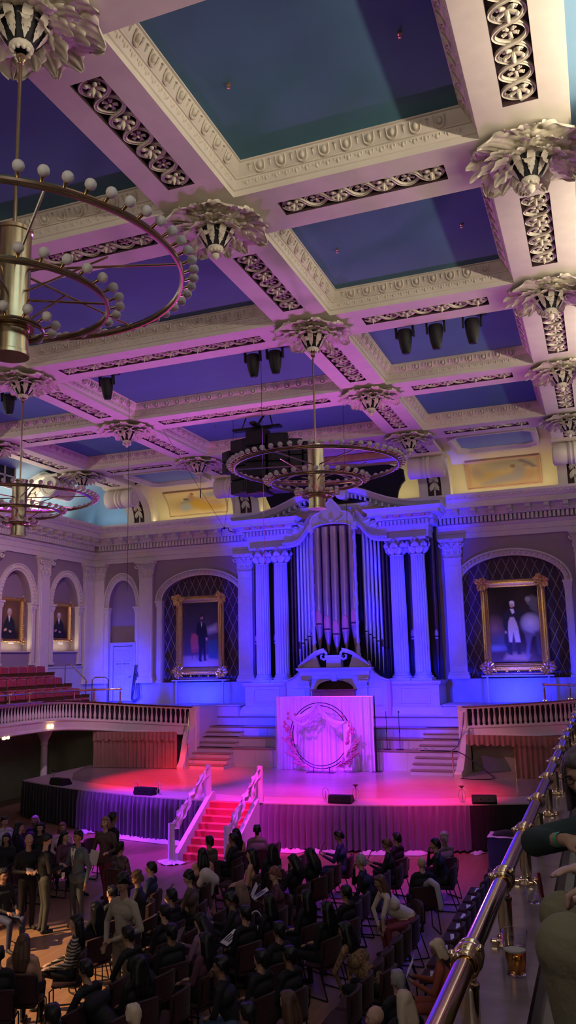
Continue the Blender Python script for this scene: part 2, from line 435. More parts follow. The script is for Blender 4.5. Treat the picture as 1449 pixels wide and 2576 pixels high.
# ---- rosettes
def rosette_parts():
    o=MB()
    F=lambda a,dz,ti: Rz(a)@Tr(.10,0,dz)@Ry(ti)
    for k in range(4):
        o.grid(acanthus(.86,.34,4,.08,-.35,7),M=F(PI/4+k*PI/2,-.10,-.04))
        for s in (-1,1): o.grid(acanthus(.84,.19,6,.05,-.45,3,nu=44,nv=12),M=F(k*PI/2+s*.17,-.05,-.02)@Rx(s*.18))
    i=MB()
    for k in range(8): i.grid(acanthus(.68,.13,6,.10,-.6,3,nu=40,nv=10),M=F(k*PI/4+.12*(-1)**k,-.12,.03))
    for k in range(8): i.grid(acanthus(.52,.15,5,.20,-.7,3,nu=30,nv=10),M=F(PI/8+k*PI/4,-.13,.10))
    for k in range(8): i.grid(acanthus(.36,.085,4,.45,-1.2,3,nu=22,nv=8),M=F(k*PI/4,-.13,.25))
    c=MB(); c.lathe([(.34,-.08),(.27,-.24),(.20,-.44),(.11,-.56),(.02,-.58)],16)
    s=MB()
    for k in range(9):
        P=leaf(.50,.040,0,6,.1,14,4,.1)
        pts=[]
        for row in P:
            r2=[]
            for (x,y,z) in row:
                u=x/.56; rr=.395-.262*u; zz=-.10-.48*u
                r2.append((rr*math.cos(y/.22),rr*math.sin(y/.22),zz-.02))
            pts.append(r2)
        s.grid(pts,M=Rz(2*PI*k/9))
    s.lathe([(.13,-.53),(.145,-.57),(.13,-.61),(.10,-.63)],12)
    for k in range(10): s.ell((.10*math.cos(k*PI/5),.10*math.sin(k*PI/5),-.62),(.03,.03,.05),5,4)
    p=MB(); p.lathe([(.0,-.60),(.085,-.64),(.06,-.70),(.07,-.735),(.045,-.77),(.025,-.80),(.0,-.82)],10)
    for k in range(6): p.grid(leaf(.14,.04,-.5,3,.3,6,4,.1),M=Rz(k*PI/3)@Tr(.03,0,-.64))
    return [('leaf_whorl',o.mesh('leaf_whorl',M['relief'],120)),('inner_leaves',i.mesh('inner_leaves',M['relief'],120)),('lantern_core',c.mesh('lantern_core',M['black'],40)),('pierced_basket',s.mesh('pierced_basket',M['relief'],50)),('pendant_tip',p.mesh('pendant_tip',M['relief'],50))]
RP=rosette_parts()
CH={(XB,4-3+2-2):0}
chand=[(XB,YS[3]),(XB,YS[5]),(-XB,YS[5])]
for x in XL:
    for j,y in enumerate(YS):
        f=len(YS)-1-j
        if f>5: continue
        hang=any(abs(x-a)+abs(y-c)<.1 for a,c in chand)
        lab='acanthus ceiling rosette on the %s beam, %s from the organ%s'%(beamn[x],ordn(f),', holding a chandelier' if hang else '')
        t=thing('ceiling_rosette',lab,'ceiling rosette',(x,y,ZC),group='acanthus rosettes at the beam crossings')
        for n,me in RP:
            if n=='pendant_tip' and hang: continue
            obj(n,me,t,sc=(1,1,.74 if 'lea' in n else .82))
# ------------------------------------------------------------------ coves, cornice, walls
def cprof(t):  # unit superellipse, t 0..1 from the flat end to the wall foot
    q=t*PI/2; e=2/2.6
    return math.sin(q)**e, math.cos(q)**e
NC=18
def back_shell():
    b=MB(); rows=[(28.0,9.45)]+[(29.9,9.45)]; P=[]
    P.append([(x*9.45,28.0,12.93) for x in (-1,1)])
    for k in range(NC+1):
        u,v=cprof(k/NC); y=29.9+2.75*u; z=11.28+1.65*v; xm=9.45+2.75*u
        P.append([(-xm,y,z),(xm,y,z)])
    Q=[[ (a[0],a[1],a[2]) for a in ((r[0][0],r[0][1],r[0][2]),(-XC,r[0][1],r[0][2]),(XC,r[0][1],r[0][2]),(r[1][0],r[1][1],r[1][2]))] for r in P]
    mi=[]
    for i in range(len(Q)-1): mi+=[1,0,1]
    b.grid(Q,mi=mi)
    b.build('wall_cove_back',[M['cove_cream'],M['cove_blue']],kind='structure',label='lit cove above the organ wall')
def side_shell(s):
    b=MB(); P=[]
    P.append([(s*9.45,YR,12.93),(s*9.45,29.9,12.93)])
    for k in range(NC+1):
        u,v=cprof(k/NC); x=9.45+2.75*u; z=11.28+1.65*v
        P.append([(s*x,YR,z),(s*x,29.9+2.75*u,z)])
    b.grid(P); b.box(*sorted((s*9.44,s*(XC+W-.02))),YR,29.9,12.90,12.95)
    b.build('wall_cove_left' if s<0 else 'wall_cove_right',M['cove_blue'],kind='structure',label='light blue cove above the %s wall'%('left' if s<0 else 'right'))
back_shell(); side_shell(-1); side_shell(1)
def rib_curve(n=14):
    pts=[]
    for k in range(n+1):
        q=k/n*PI/2; e=2/2.3
        pts.append((30.2+1.72*math.sin(q)**e, 11.27+1.36*math.cos(q)**e))
    return pts
def scroll_rib():
    # local: rib runs along +y (towards wall), centred on x=0 ; y,z absolute of the back wall
    c=rib_curve(); b=MB()
    out=[(30.0,12.93)]+[(29.9+2.75*cprof(k/12)[0],11.28+1.65*cprof(k/12)[1]) for k in range(13)]
    face=MB(); 
    for (x0,x1,off) in ((-.62,-.27,0),(.27,.62,0),(-.27,.27,.07)):
        face.grid([[(x0,y+off,z+off*.6),(x1,y+off,z+off*.6)] for y,z in c],mi=1 if off else 0)
    for x,o in ((-.27,1),(.27,1)): face.grid([[(x,y,z),(x,y+.07,z+.042)] for y,z in c],mi=0)
    for s in (-1,1):
        n=len(c); poly=c+[(32.6,11.27)]+[(y,z) for y,z in out[::-1]]
        face.grid([[(s*.62,y,z),(s*.62,min(32.65,y+.8),z+.35 if z>11.4 else z)] for y,z in c])
    return face
def scroll():
    b=MB(); pts=[]
    P=[]
    # volute side profile extruded across
    prof=[]
    for k in range(30):
        a=-PI*.55+k/29*PI*1.75; r=.40
        prof.append((30.42-r*math.cos(a)*1.0,12.18+r*math.sin(a)))
    xs=[(-.66,1),(-.62,1.04),(-.2,1.0),(-.17,.95),(-.13,1.05),(-.06,1.07),(-.02,1.0),(.02,1.0),(.06,1.07),(.13,1.05),(.17,.95),(.2,1.0),(.62,1.04),(.66,1)]
    G_=[]
    for a in range(33):
        q=2*PI*a/32
        G_.append([(x,30.42+.40*k*math.cos(q),12.18+.40*k*math.sin(q)) for x,k in xs])
    b.grid(G_)
    for s in (-1,1):
        b.add([(s*.66,30.42+.40*math.cos(2*PI*a/32),12.18+.40*math.sin(2*PI*a/32)) for a in range(32)],[tuple(range(32))])
        b.tube([(s*.67,30.42+(.06+.0095*k)*math.cos(-k*.35+2.0),12.18+(.06+.0095*k)*math.sin(-k*.35+2.0)) for k in range(32)],.022,5)
    b.box(-.72,.72,29.98,30.9,12.60,12.66); b.box(-.68,.68,30.0,30.85,12.56,12.61)
    return b
def rib_leaf():
    b=MB(); c=rib_curve(20)
    for half in (-1,1):
        for k in range(5):
            i=3+k*3; y,z=c[min(i,20)]; y2,z2=c[min(i+3,20)]
            d=np.array((0,y2-y,z2-z)); L=np.linalg.norm(d)+.25; d/=np.linalg.norm(d)
            nrm=np.cross((1,0,0),d); 
            if nrm[2]>0: nrm=-nrm
            R=np.stack([d,np.cross(nrm,d),nrm],1); A=Matrix.Identity(4)
            for r in range(3):
                for q in range(3): A[r][q]=R[r][q]
            A[0][3]=half*.02;A[1][3]=y+.03;A[2][3]=z
            b.grid(leaf(L*.62,.075,.18,3,.3,8,6,.2),M=A@Rz(half*.42))
    b.grid([[(x,y+.045,z+.02) for x in (-.035,.035)] for y,z in c[1:]])
    return b
rf=scroll_rib().mesh('rib_face',[M['plaster'],M['relief_dark']],30); rs=scroll().mesh('scroll_bracket',M['plaster'],40); rl=rib_leaf().mesh('leaf_relief',M['relief'],60)
def cove_rib(mode,pos,label):
    # mode back: x=pos ; side -1/+1: y=pos
    if mode=='back': loc=(pos,0,0); rz=0
    else:
        s=mode; d=YB-HW-.0
        if s<0: rz=PI/2; loc=(32.73-12.83,pos,0)
        else: rz=-PI/2; loc=(-(32.73-12.83),pos,0)
    t=thing('cove_rib',label,'scroll bracket rib',loc,rz,group='scroll bracket ribs of the cove')
    obj('rib_face',rf,t); obj('scroll_bracket',rs,t); obj('leaf_relief',rl,t)
for x in XL: cove_rib('back',x,'cream cove rib with scroll bracket above the organ wall, under the %s beam'%beamn[x])
for j in range(3,len(YS)):
    f=len(YS)-1-j
    for s in (-1,1):
        cove_rib(s,YS[j],'cream cove rib with scroll bracket above the %s wall, %s from the organ'%('left' if s<0 else 'right',ordn(f)))
# octagonal skylight frames in the back cove
for s in (-1,1):
    cx=s*6.725; t=thing('octagon_panel','pale blue octagonal ceiling panel in a mauve frame above the %s mural'%('left' if s<0 else 'right'),'ceiling panel',(cx,0,0),group='octagonal blue panels')
    o=[(-1.32,28.9),(-1.32,30.72),(-1.05,30.98),(1.05,30.98),(1.32,30.72),(1.32,28.9),(1.05,28.65),(-1.05,28.65)]
    p=MB(); p.add([(x,y,12.87) for x,y in o],[tuple(range(8))]); p.build('blue_field',M['cove_blue'],t,smooth=0)
    p=MB(); p.msweep(o,[(0,12.88),(0,12.80),(.05,12.78),(.10,12.74),(.10,12.69),(.22,12.68),(.22,12.9)],closed=True); p.build('frame',M['plaster'],t,smooth=30)
# ---- cornice
cpath=[(HW,YR+.2),(HW,YB),(-HW,YB),(-HW,YR+.2)]
b=MB()
b.msweep(cpath,[(0,9.66),(.10,9.66),(.10,9.86),(.14,9.87),(.14,10.08),(.19,10.10),(.24,10.18),(.24,10.22),(.10,10.23),(.10,10.46),(.46,10.47),(.50,10.53),(.50,10.56),(.52,10.57),(.52,10.74),(.92,10.75),(.92,10.97),(.97,10.99),(1.0,11.03),(1.08,11.10),(1.20,11.18),(1.22,11.27),(.75,11.28),(.75,11.22),(.02,11.22)])
b.build('trim_3',M['plaster'],smooth=30,kind='structure',label='cream cornice running round the hall')
b=MB()
def along(fn,pitch,ymin=14.):
    x=-HW+.6
    n=int((2*HW-1.2)/pitch)
    for i in range(n+1): fn(-HW+.6+i*(2*HW-1.2)/n,YB,0)
    for s in (-1,1):
        y=ymin
        while y<YB-.6: fn(s*HW,y,-s); y+=pitch
def put(bm,x,y,s,d0,d1,w,z0,z1):
    if s==0: bm.box(x-w/2,x+w/2,y-d1,y-d0,z0,z1)
    else: bm.box(*sorted((x+s*d0,x+s*d1)),y-w/2,y+w/2,z0,z1)
along(lambda x,y,s: put(b,x,y,s,.09,.44,.10,10.235,10.455),.16)
b.build('trim_4',M['plaster'],smooth=0,kind='structure',label='row of dentils under the cornice')
b=MB()
along(lambda x,y,s: (put(b,x,y,s,.5,.86,.20,10.60,10.75),put(b,x,y,s,.5,.66,.20,10.50,10.62),put(b,x,y,s,.84,.90,.16,10.62,10.72)),.68)
b.build('trim_5',M['relief'],smooth=0,kind='structure',label='row of modillion blocks under the cornice')
b=MB()
def lf(x,y,s,d,w,h,z):
    if s==0: b.ell((x,y-d,z),(w,.035,h),5,4)
    else: b.ell((x+s*d,y,z),(.035,w,h),5,4)
along(lambda x,y,s: (lf(x,y,s,1.10,.075,.05,11.11),lf(x+(.1 if s==0 else 0),y+(.1 if s else 0),s,1.13,.025,.045,11.12)),.26)
along(lambda x,y,s: lf(x,y,s,.48,.028,.03,10.515),.10)
b.build('trim_6',M['relief'],smooth=50,kind='structure',label='carved leaf moulding of the cornice')
# ---- walls with arches
def wall_arch(name,u0,u1,z0,z1,arches,T,m,label,depth):
    b=MB(); us=sorted(set([u0,u1]+[c+a*math.sin(k*PI/24) for c,a,sp,r,si in arches for k in range(-12,13)]))
    us=[u for u in us if u0-1e-6<=u<=u1+1e-6]
    for i in range(len(us)-1):
        a_,b_=us[i],us[i+1]; mid=(a_+b_)/2; hit=None
        for A in arches:
            if abs(mid-A[0])<A[1]: hit=A
        if not hit: b.add([T(a_,z0,0),T(b_,z0,0),T(b_,z1,0),T(a_,z1,0)],[(0,1,2,3)])
        else:
            c,a,sp,r,si=hit; f=lambda u: sp+r*math.sqrt(max(0,1-((u-c)/a)**2))
            b.add([T(a_,f(a_),0),T(b_,f(b_),0),T(b_,z1,0),T(a_,z1,0)],[(0,1,2,3)])
            b.add([T(a_,f(a_),0),T(b_,f(b_),0),T(b_,f(b_),depth),T(a_,f(a_),depth)],[(0,1,2,3)])
            if si>z0: b.add([T(a_,z0,0),T(b_,z0,0),T(b_,si,0),T(a_,si,0)],[(0,1,2,3)]); b.add([T(a_,si,0),T(b_,si,0),T(b_,si,depth),T(a_,si,depth)],[(0,1,2,3)])
    for c,a,sp,r,si in arches:
        for s in (-1,1): b.add([T(c+s*a,si,0),T(c+s*a,sp,0),T(c+s*a,sp,depth),T(c+s*a,si,depth)],[(0,1,2,3)])
    return b.build(name,m,smooth=0,kind='structure',label=label)
BA=[(-6.7,1.95,7.82,1.06,4.2),(6.7,1.95,7.82,1.06,4.2),(-10.72,.72,7.62,1.24,3.4),(10.72,.72,7.62,1.24,3.4)]
TB=lambda u,z,d:(u,YB+d,z)
wall_arch('wall_back',-12.9,12.9,0,12,BA,TB,M['wall'],'mauve back wall behind the organ',.3)
SA=[(30.62-3.3*k,.92,7.66,1.28,5.64) for k in range(6)]
for s,n in ((-1,'left'),(1,'right')):
    TS=(lambda s:(lambda u,z,d:(s*(HW+d),u,z)))(s)
    wall_arch('wall_'+n,YR,33.2,0,12,SA,TS,M['wall'],'mauve %s side wall with picture niches'%n,.36)
    b=MB(); b.box(*sorted((s*(HW+.36),s*(HW+.5))),10,32.7,5.5,9.3); b.build('wall_%s_niche'%n,M['wall'],smooth=0,kind='structure',label='back of the niches in the %s wall'%n)
b=MB(); b.box(-12.9,12.9,YR-.2,YR,0,13.2); b.build('wall_front',M['wall'],smooth=0,kind='structure',label='rear wall of the hall')
b=MB(); b.box(-HW-.3,HW+.3,YR,YB,-.1,0); b.build('floor',M['floor'],smooth=0,kind='structure',label='honey oak hall floor')
b=MB(); b.box(-12.2,-9.6,YB+.31,YB+.4,3.3,9.2); b.box(9.6,12.2,YB+.31,YB+.4,3.3,9.2); b.build('wall_back_niche',M['wall'],smooth=0,kind='structure',label='back of the door niches')
# white dado on the back and side walls
b=MB()
for x0,x1 in ((-12.3,-11.5),(-9.95,-4.2),(4.2,9.95),(11.5,12.3)): b.box(x0,x1,YB-.05,YB+.02,2.8,4.13); b.box(x0,x1,YB-.08,YB+.02,4.13,4.2)
b.build('trim_7',M['wall_low'],smooth=0,kind='structure',label='white dado along the back wall')
b=MB()
for s in (-1,1): b.box(*sorted((s*12.24,s*12.31)),10,32.7,3,4.95); b.box(*sorted((s*12.2,s*12.31)),10,32.7,4.95,5.02)
b.build('trim_8',M['wall_low'],smooth=0,kind='structure',label='white dado along the side walls')
b=MB()
for s in (-1,1): b.box(*sorted((s*12.22,s*12.31)),0,32.7,0,2.55)
b.box(-12.3,12.3,YB-.02,YB+.02,0,2.55)
b.build('trim_9',M['wall_under'],smooth=0,kind='structure',label='sage green wall under the balcony')
# ---- lattices in the large arches
for s in (-1,1):
    cx=s*6.7; t=thing('lattice_screen','dark diamond lattice screen in the %s arch behind the portrait'%('left' if s<0 else 'right'),'lattice screen',(cx,YB+.2,0),group='lattice screens')
    a,sp,r=1.99,7.82,1.08
    f=lambda u: sp+r*math.sqrt(max(0,1-(u/a)**2))
    us=[a*math.sin(k*PI/32) for k in range(-16,17)]
    b=MB(); b.add([(u,0.08,f(u)) for u in us]+[(a,.08,4.2),(-a,.08,4.2)],[tuple(range(len(us)+2))]); b.build('backing_cloth',M['lattice_back'],t,smooth=0)
    b=MB(); dx,dz=.36,.78
    def clip(p0,p1):
        N=60; seg=[]
        for i in range(N+1):
            q=i/N; x=p0[0]+(p1[0]-p0[0])*q; z=p0[1]+(p1[1]-p0[1])*q
            if abs(x)<a and 4.2<z<f(x): seg.append((x,z))
        return (seg[0],seg[-1]) if len(seg)>1 else None
    for sg in (-1,1):
        for k in range(-18,30):
            x0=k*dx; c=clip((x0,4.2),(x0+sg*(9-4.2)*dx/dz,9.0))
            if c:
                (xa,za),(xb,zb)=c; b.tube([(xa,.05-sg*.008,za),(xb,.05-sg*.008,zb)],.017,4)
    b.build('lattice_strips',M['lattice'],t,smooth=0)
# ---- archivolts and jambs
def archivolt(T,ai,ri,ao,ro,sp,si,bead,t,jw=.3):
    n=28; b=MB()
    for (a0,r0,a1,r1,d) in ((ai,ri,ai+.07,ri+.07,.03),(ai+.07,ri+.07,ao-.06,ro-.06,.07),(ao-.06,ro-.06,ao,ro,.12)):
        P=[]
        for k in range(n+1):
            q=PI*k/n; P.append([T(a*math.cos(q),sp+r*math.sin(q),dd) for a,r,dd in ((a0,r0,0),(a0,r0,d),(a1,r1,d),(a1,r1,0))])
        b.grid(P)
    b.build('arch_band',M['plaster'],t,smooth=30)
    e=MB(); am=(ai+ao)/2; rm=(ri+ro)/2; m=int((am+rm)*PI/2/bead)
    for k in range(m+1):
        q=PI*(k+.5)/(m+1); x,z,y=T(am*math.cos(q),sp+rm*math.sin(q),.08),0,0
        e.ell(T(am*math.cos(q),sp+rm*math.sin(q),.075),(.07,.07,.07),5,4)
        e.ell(T((am+.05)*math.cos(q+.5/(m+1)*PI),sp+(rm+.05)*math.sin(q+.5/(m+1)*PI),.08),(.035,.035,.035),4,3)
    e.build('carved_leaves',M['relief'],t,smooth=50)
    for s in (-1,1):
        j=MB(); x0,x1=sorted((s*(ai-.02),s*(ai-.02+jw)))
        def bx(b,xa,xb,d,za,zb):
            V=[T(x,z,dd) for x in (xa,xb) for dd in (-.12,d) for z in (za,zb)]
            b.add(V,[(0,1,3,2),(4,6,7,5),(0,4,5,1),(2,3,7,6),(0,2,6,4),(1,5,7,3)])
        bx(j,x0,x1,.06,si,sp-.28); bx(j,x0+.04,x1-.04,.085,si+.12,sp-.42)
        bx(j,x0-.02,x1+.02,.09,sp-.28,sp-.24);bx(j,x0-.03,x1+.03,.11,sp-.20,sp-.08); bx(j,x0-.06,x1+.06,.16,sp-.08,sp); bx(j,x0-.02,x1+.02,.09,sp-.24,sp-.20); bx(j,x0-.03,x1+.03,.10,si,si+.1)
        j.build('jamb',M['plaster'],t,smooth=0)
for s in (-1,1):
    n='left' if s<0 else 'right'
    t=thing('arch_surround','wide flattened cream arch around the %s lattice screen'%n,'arch',(s*6.7,YB,0),group='wide arches of the back wall')
    archivolt(lambda a,z,d:(a,-d,z),1.95,1.06,2.24,1.34,7.82,4.2,.17,t,.26)
    t=thing('arch_surround','narrow cream arch over the door niche at the %s corner of the back wall'%n,'arch',(s*10.72,YB,0),group='narrow arches of the back wall')
    archivolt(lambda a,z,d:(a,-d,z),.72,1.24,.97,1.58,7.62,4.2,.15,t,.22)
    for k in range(3 if s<0 else 2):
        t=thing('arch_surround','round cream arch over the %s portrait niche from the corner on the %s wall'%(ordn(k),n),'arch',(s*HW,30.62-3.3*k,0),group='niche arches of the side walls')
        archivolt((lambda s:(lambda a,z,d:(-s*d,a,z)))(s),.92,1.28,1.22,1.56,7.66,5.1,.15,t,.26)
# ---- pilasters
def pilaster_meshes(w=.68,dep=.14):
    sh=MB(); sh.bbox(-w/2,w/2,-dep,.02,4.2,8.9,.015); sh.bbox(-w/2+.09,w/2-.09,-dep-.012,-dep+.01,4.7,8.6,.01)
    sh.box(-w/2-.02,w/2+.02,-dep-.02,.02,8.86,8.92)
    ba=MB(); ba.msweep([(-w/2-.02,.02),(-w/2-.02,-dep),(w/2+.02,-dep),(w/2+.02,.02)],[(-.06,4.2),(-.06,4.3),(-.05,4.34),(-.02,4.38),(-.03,4.44),(0,4.47)])
    c=MB(); h0,h1=8.92,9.66
    P=[]
    for u in np.linspace(0,1,6):
        e=.10*u**2; P.append([(x,y,h0+(h1-h0-.12)*u) for x,y in ((-w/2-e,.02),(-w/2-e,-dep-e*.8),(w/2+e,-dep-e*.8),(w/2+e,.02))])
    c.grid(P)
    c.box(-w/2-.17,w/2+.17,-dep-.20,.02,h1-.09,h1); c.box(-w/2-.13,w/2+.13,-dep-.16,.02,h1-.13,h1-.09)
    def L(M_,L_,W_,curl=.55): c.grid(leaf(L_,W_,-curl,5,.35,10,6,.2),M=M_)
    up=lambda x,y,z,rz,tilt=0: Tr(x,y,z)@Rz(rz)@Ry(-PI/2+.22+tilt)
    for x in (-.24,0,.24): L(up(x,-dep-.02,h0+.02,-PI/2),.36,.13,-.35)
    for x in (-.14,.14): L(up(x,-dep-.03,h0+.16,-PI/2,.03),.46,.12,-.4)
    for s in (-1,1): L(up(s*(w/2),-dep/2,h0+.03,0 if s>0 else PI),.36,.10,-.35)
    for s in (-1,1):
        ctr=(s*(w/2+.03),-dep-.12,h1-.24)
        c.tube([(ctr[0]+(.015+.0085*k)*math.cos(k*.55)*s,ctr[1],ctr[2]+(.015+.0085*k)*math.sin(k*.55)) for k in range(13)],.034,6)
        c.tube([(s*.06,-dep-.05,h0+.40),(s*.16,-dep-.09,h1-.2),(s*(w/2-.05),-dep-.12,h1-.14)],[.03,.028,.03],6)
        ctr=(s*.10,-dep-.10,h1-.22); c.tube([(ctr[0]+(.01+.006*k)*math.cos(k*.6),ctr[1],ctr[2]+(.01+.006*k)*math.sin(k*.6)) for k in range(10)],.022,5)
    c.ell((0,-dep-.18,h1-.07),(.07,.05,.06),7,5)
    return sh.mesh('shaft',M['plaster'],30),ba.mesh('base',M['plaster'],30),c.mesh('capital',M['relief'],55)
PM=pilaster_meshes()
def pilaster(loc,rz,label):
    t=thing('pilaster',label,'pilaster',loc,rz,group='corinthian pilasters on the walls')
    for n,me in zip(('shaft','base','capital'),PM): obj(n,me,t)
for s in (-1,1):
    n='left' if s<0 else 'right'
    pilaster((s*4.5,YB,0),0,'tall corinthian pilaster on the back wall between the organ and the %s arch'%n)
    pilaster((s*9.43,YB,0),0,'tall corinthian pilaster on the back wall outside the %s wide arch'%n)
    pilaster((s*11.98,YB,0),0,'corinthian pilaster on the back wall in the %s corner'%n)
    rz=PI/2 if s<0 else -PI/2
    pilaster((s*HW,32.25,0),rz,'corinthian pilaster on the %s wall in the corner by the organ wall'%n)
    for k in range(3): pilaster((s*HW,28.97-3.3*k,0),rz,'corinthian pilaster on the %s wall, %s niche away from the corner'%(n,ordn(k)))
# ---- door in the left niche
for s in (-1,1):
    n='left' if s<0 else 'right'
    t=thing('door_1' if s<0 else 'door_2','white panelled door in the %s corner niche of the back wall'%n,'door',(s*10.62,YB-.06,3.42)); t['kind']='structure'
    b=MB(); b.bbox(-.50,.50,0,.05,0,2.42,.01); 
    for x0,x1 in ((-.38,-.06),(.06,.38)):
        for z0,z1 in ((.2,1.0),(1.15,1.55),(1.75,2.25)): b.msweep([(x0,z0),(x1,z0),(x1,z1),(x0,z1)],[(0,0),(.02,-.015),(.04,0)],closed=True,T=lambda a,c,h:(a,h,c))
    b.build('door_leaf',M['wall_low'],t,smooth=0)
    b=MB(); b.msweep([(-.52,0),(-.52,2.45),(.52,2.45),(.52,0)],[(0,.03),(0,-.05),(.05,-.07),(.14,-.07),(.16,-.03),(.16,.05)],T=lambda a,c,h:(a,h,c)); b.build('door_frame',M['wall_low'],t,smooth=0)
    b=MB(); b.cyl((.42,-.06,1.05),(.42,.0,1.05),.02); b.tube([(.42,-.06,1.05),(.32,-.065,1.05)],.012,6); b.build('door_handle',M['brass_old'],t,label='brass lever handle')
    if s<0:
        b=MB(); x=-.34
        for w_ in (.09,.05,.06,0,.05,.07,.05,.06,.07): 
            if w_: b.box(x,x+w_*.8,-.006,0,1.62,1.655)
            x+=w_+.02 if w_ else .05
        b.build('faded_lettering',M['metalblack'],t,smooth=0)
b=MB()
for k,(dx,dz) in enumerate(((0,0),(.05,.0),(.11,.05))): b.tube([(-9.95+dx,YB-.12,5.0),(-9.98+dx,YB-.16,4.6),(-10.06+dx,YB-.18,4.0),(-10.08+dx*.5,YB-.2,3.5+dz),(-9.95+dx,YB-.2,3.36+dz),(-9.80+dx,YB-.18,3.55),(-9.82+dx,YB-.16,4.1),(-9.94+dx,YB-.13,4.7)],.017,6)
tag(b.build('cable_loop',M['rope']),'looped dark cables hanging beside the white corner door','cable')
# ------------------------------------------------------------------ pipe organ
org=thing('pipe_organ','tall white pipe organ case with bronze pipes between paired columns, lit blue','pipe organ',(0,0,0))
def P_(x,z,h): return (x,h,z)
for s in (-1,1):
    n='left' if s<0 else 'right'
    b=MB(); x0,x1=sorted((s*2.1,s*3.95))
    b.box(x0+.01,x1-.01,31.30,YB,3.25,4.05); 
    b.msweep([(x0,YB),(x0,31.25),(x1,31.25),(x1,YB)],
      [(0,2.9),(-.22,2.9),(-.22,2.98),(-.12,3.2),(-.06,3.26),(0,3.28),(0,4.02),(-.05,4.05),(-.09,4.12),(-.09,4.18),(.1,4.19)])
    xm=(x0+x1)/2
    b.msweep([(xm-.52,3.42),(xm+.52,3.42),(xm+.52,3.92),(xm-.52,3.92)],[(-.06,31.25),(-.06,31.22),(0,31.21),(.02,31.27)],closed=True,T=P_)
    b.box(x0+.02,x1-.02,31.3,YB,4.1,4.19)
    b.build('pedestal',M['organ'],org,smooth=20)
    # entablature block with dentils
    b=MB(); X0,X1=sorted((s*2.05,s*3.82)); path=[(X0,YB),(X0,31.45),(X1,31.45),(X1,YB)]
    pr=[(.0,9.70),(0,9.95),(-.03,9.96),(-.03,10.16),(-.08,10.2),(-.08,10.38),(-.24,10.40),(-.26,10.45),(-.26,10.55),(-.52,10.57),(-.52,10.69),(-.56,10.71),(-.66,10.79),(-.68,10.83),(-.2,10.85)]
    b.msweep(path,pr); b.box(X0+.01,X1-.01,31.5,YB,9.72,10.84)
    b.box(X0-.5,X1+.5,31.1,YB,10.74,10.83)
    b.build('entablature_block',M['organ'],org,smooth=20)
    b=MB()
    k=X0-.12
    while k<X1+.1: b.box(k,k+.085,31.20,31.36,10.19,10.37); k+=.155
    for yy in np.arange(31.45,32.5,.155):
        for xx,q in ((X0,-1),(X1,1)): b.box(*sorted((xx+q*.09,xx+q*.24)),yy,yy+.085,10.19,10.37)
    b.build('dentils',M['organ'],org,smooth=0)
    b=MB()
    for k in range(4): b.box(X0+.05+k*.5,X0+.25+k*.5,30.98,31.2,10.46,10.57); b.ell((X0+.4+k*.5,31.08,10.54),(.11,.10,.05),8,5)
    b.build('modillions',M['organ_edge'],org,smooth=40)
    # fluted columns
    for cx in (2.47,3.30):
        col=obj('column',None,org,loc=(s*cx,31.72,0)); 
        b=MB(); P=[]; N=144
        for k in range(N):
            a=2*PI*k/N; r=.295-.05*abs(math.sin(a*9))**.6
            P.append([(r*math.cos(a),r*math.sin(a),4.50),(r*math.cos(a),r*math.sin(a),6.5),(r*.93*math.cos(a),r*.93*math.sin(a),9.02)])
        b.grid(P,closed_u=True); b.build('shaft',M['organ'],col,smooth=30)
        b=MB(); b.box(-.40,.40,-.40,.40,4.19,4.29); b.lathe([(.39,4.29),(.40,4.33),(.37,4.38),(.32,4.40),(.335,4.44),(.31,4.48),(.27,4.52)],24); b.build('base',M['organ'],col)
        b=MB(); b.lathe([(.27,9.0),(.29,9.03),(.255,9.06),(.27,9.3),(.33,9.55),(.38,9.6)],20); b.box(-.42,.42,-.42,.42,9.60,9.70)
        for k in range(8): b.grid(leaf(.34,.14,-.40,5,.35,9,6,.2),M=Rz(k*PI/4+PI/8)@Tr(.27,0,9.06)@Ry(-PI/2+.2))
        for k in range(8): b.grid(leaf(.42,.13,-.42,5,.35,9,6,.2),M=Rz(k*PI/4)@Tr(.28,0,9.16)@Ry(-PI/2+.22))
        for k in range(4):
            A=Rz(PI/4+k*PI/2)@Tr(.46,0,9.48); b.tube([(.012*(j+1)*math.cos(j*.6),0,.012*(j+1)*math.sin(j*.6)) for j in range(9)],.032,5,M=A)
            b.ell((0,0,0),(.07,.07,.06),6,4,M=Rz(k*PI/2)@Tr(.42,0,9.62))
        b.build('capital',M['organ'],col,smooth=55)
    # broken swan neck pediment half
    cv=[(4.42,11.06),(3.9,11.07),(3.4,11.10),(2.9,11.18),(2.4,11.31),(1.9,11.50),(1.45,11.70),(1.05,11.84),(.75,11.90),(.55,11.88)]
    pth=[(s*x,z) for x,z in cv]
    pr=[(0,31.0),(.06,30.98),(.10,31.04),(.14,31.10),(.20,31.14),(.24,31.22),(.24,31.30),(.27,31.32),(.27,31.5),(.42,31.52),(.42,32.4),(0,32.4)]
    b=MB(); b.msweep(pth,[(d*s,h) for d,h in pr],T=P_,cap=True)
    b.build('swan_neck_cornice',M['organ'],org,smooth=30)
    b=MB()
    for k in range(15):
        u=k/14*7.2+1; i=int(u); f=u-i; x=pth[i][0]*(1-f)+pth[min(i+1,9)][0]*f; z=pth[i][1]*(1-f)+pth[min(i+1,9)][1]*f
        b.box(x-.035,x+.035,31.22,31.42,z-.44,z-.28)
    b.build('raking_dentils',M['organ'],org,smooth=0)
    b=MB(); b.lathe([(0,-.42),(.10,-.41),(.20,-.38),(.235,-.33),(.25,-.30),(.22,-.26),(.22,.9),(0,.9)],28,M=Tr(s*.50,31.2,11.60)@Rx(-PI/2)@Tr(0,0,.0)); 
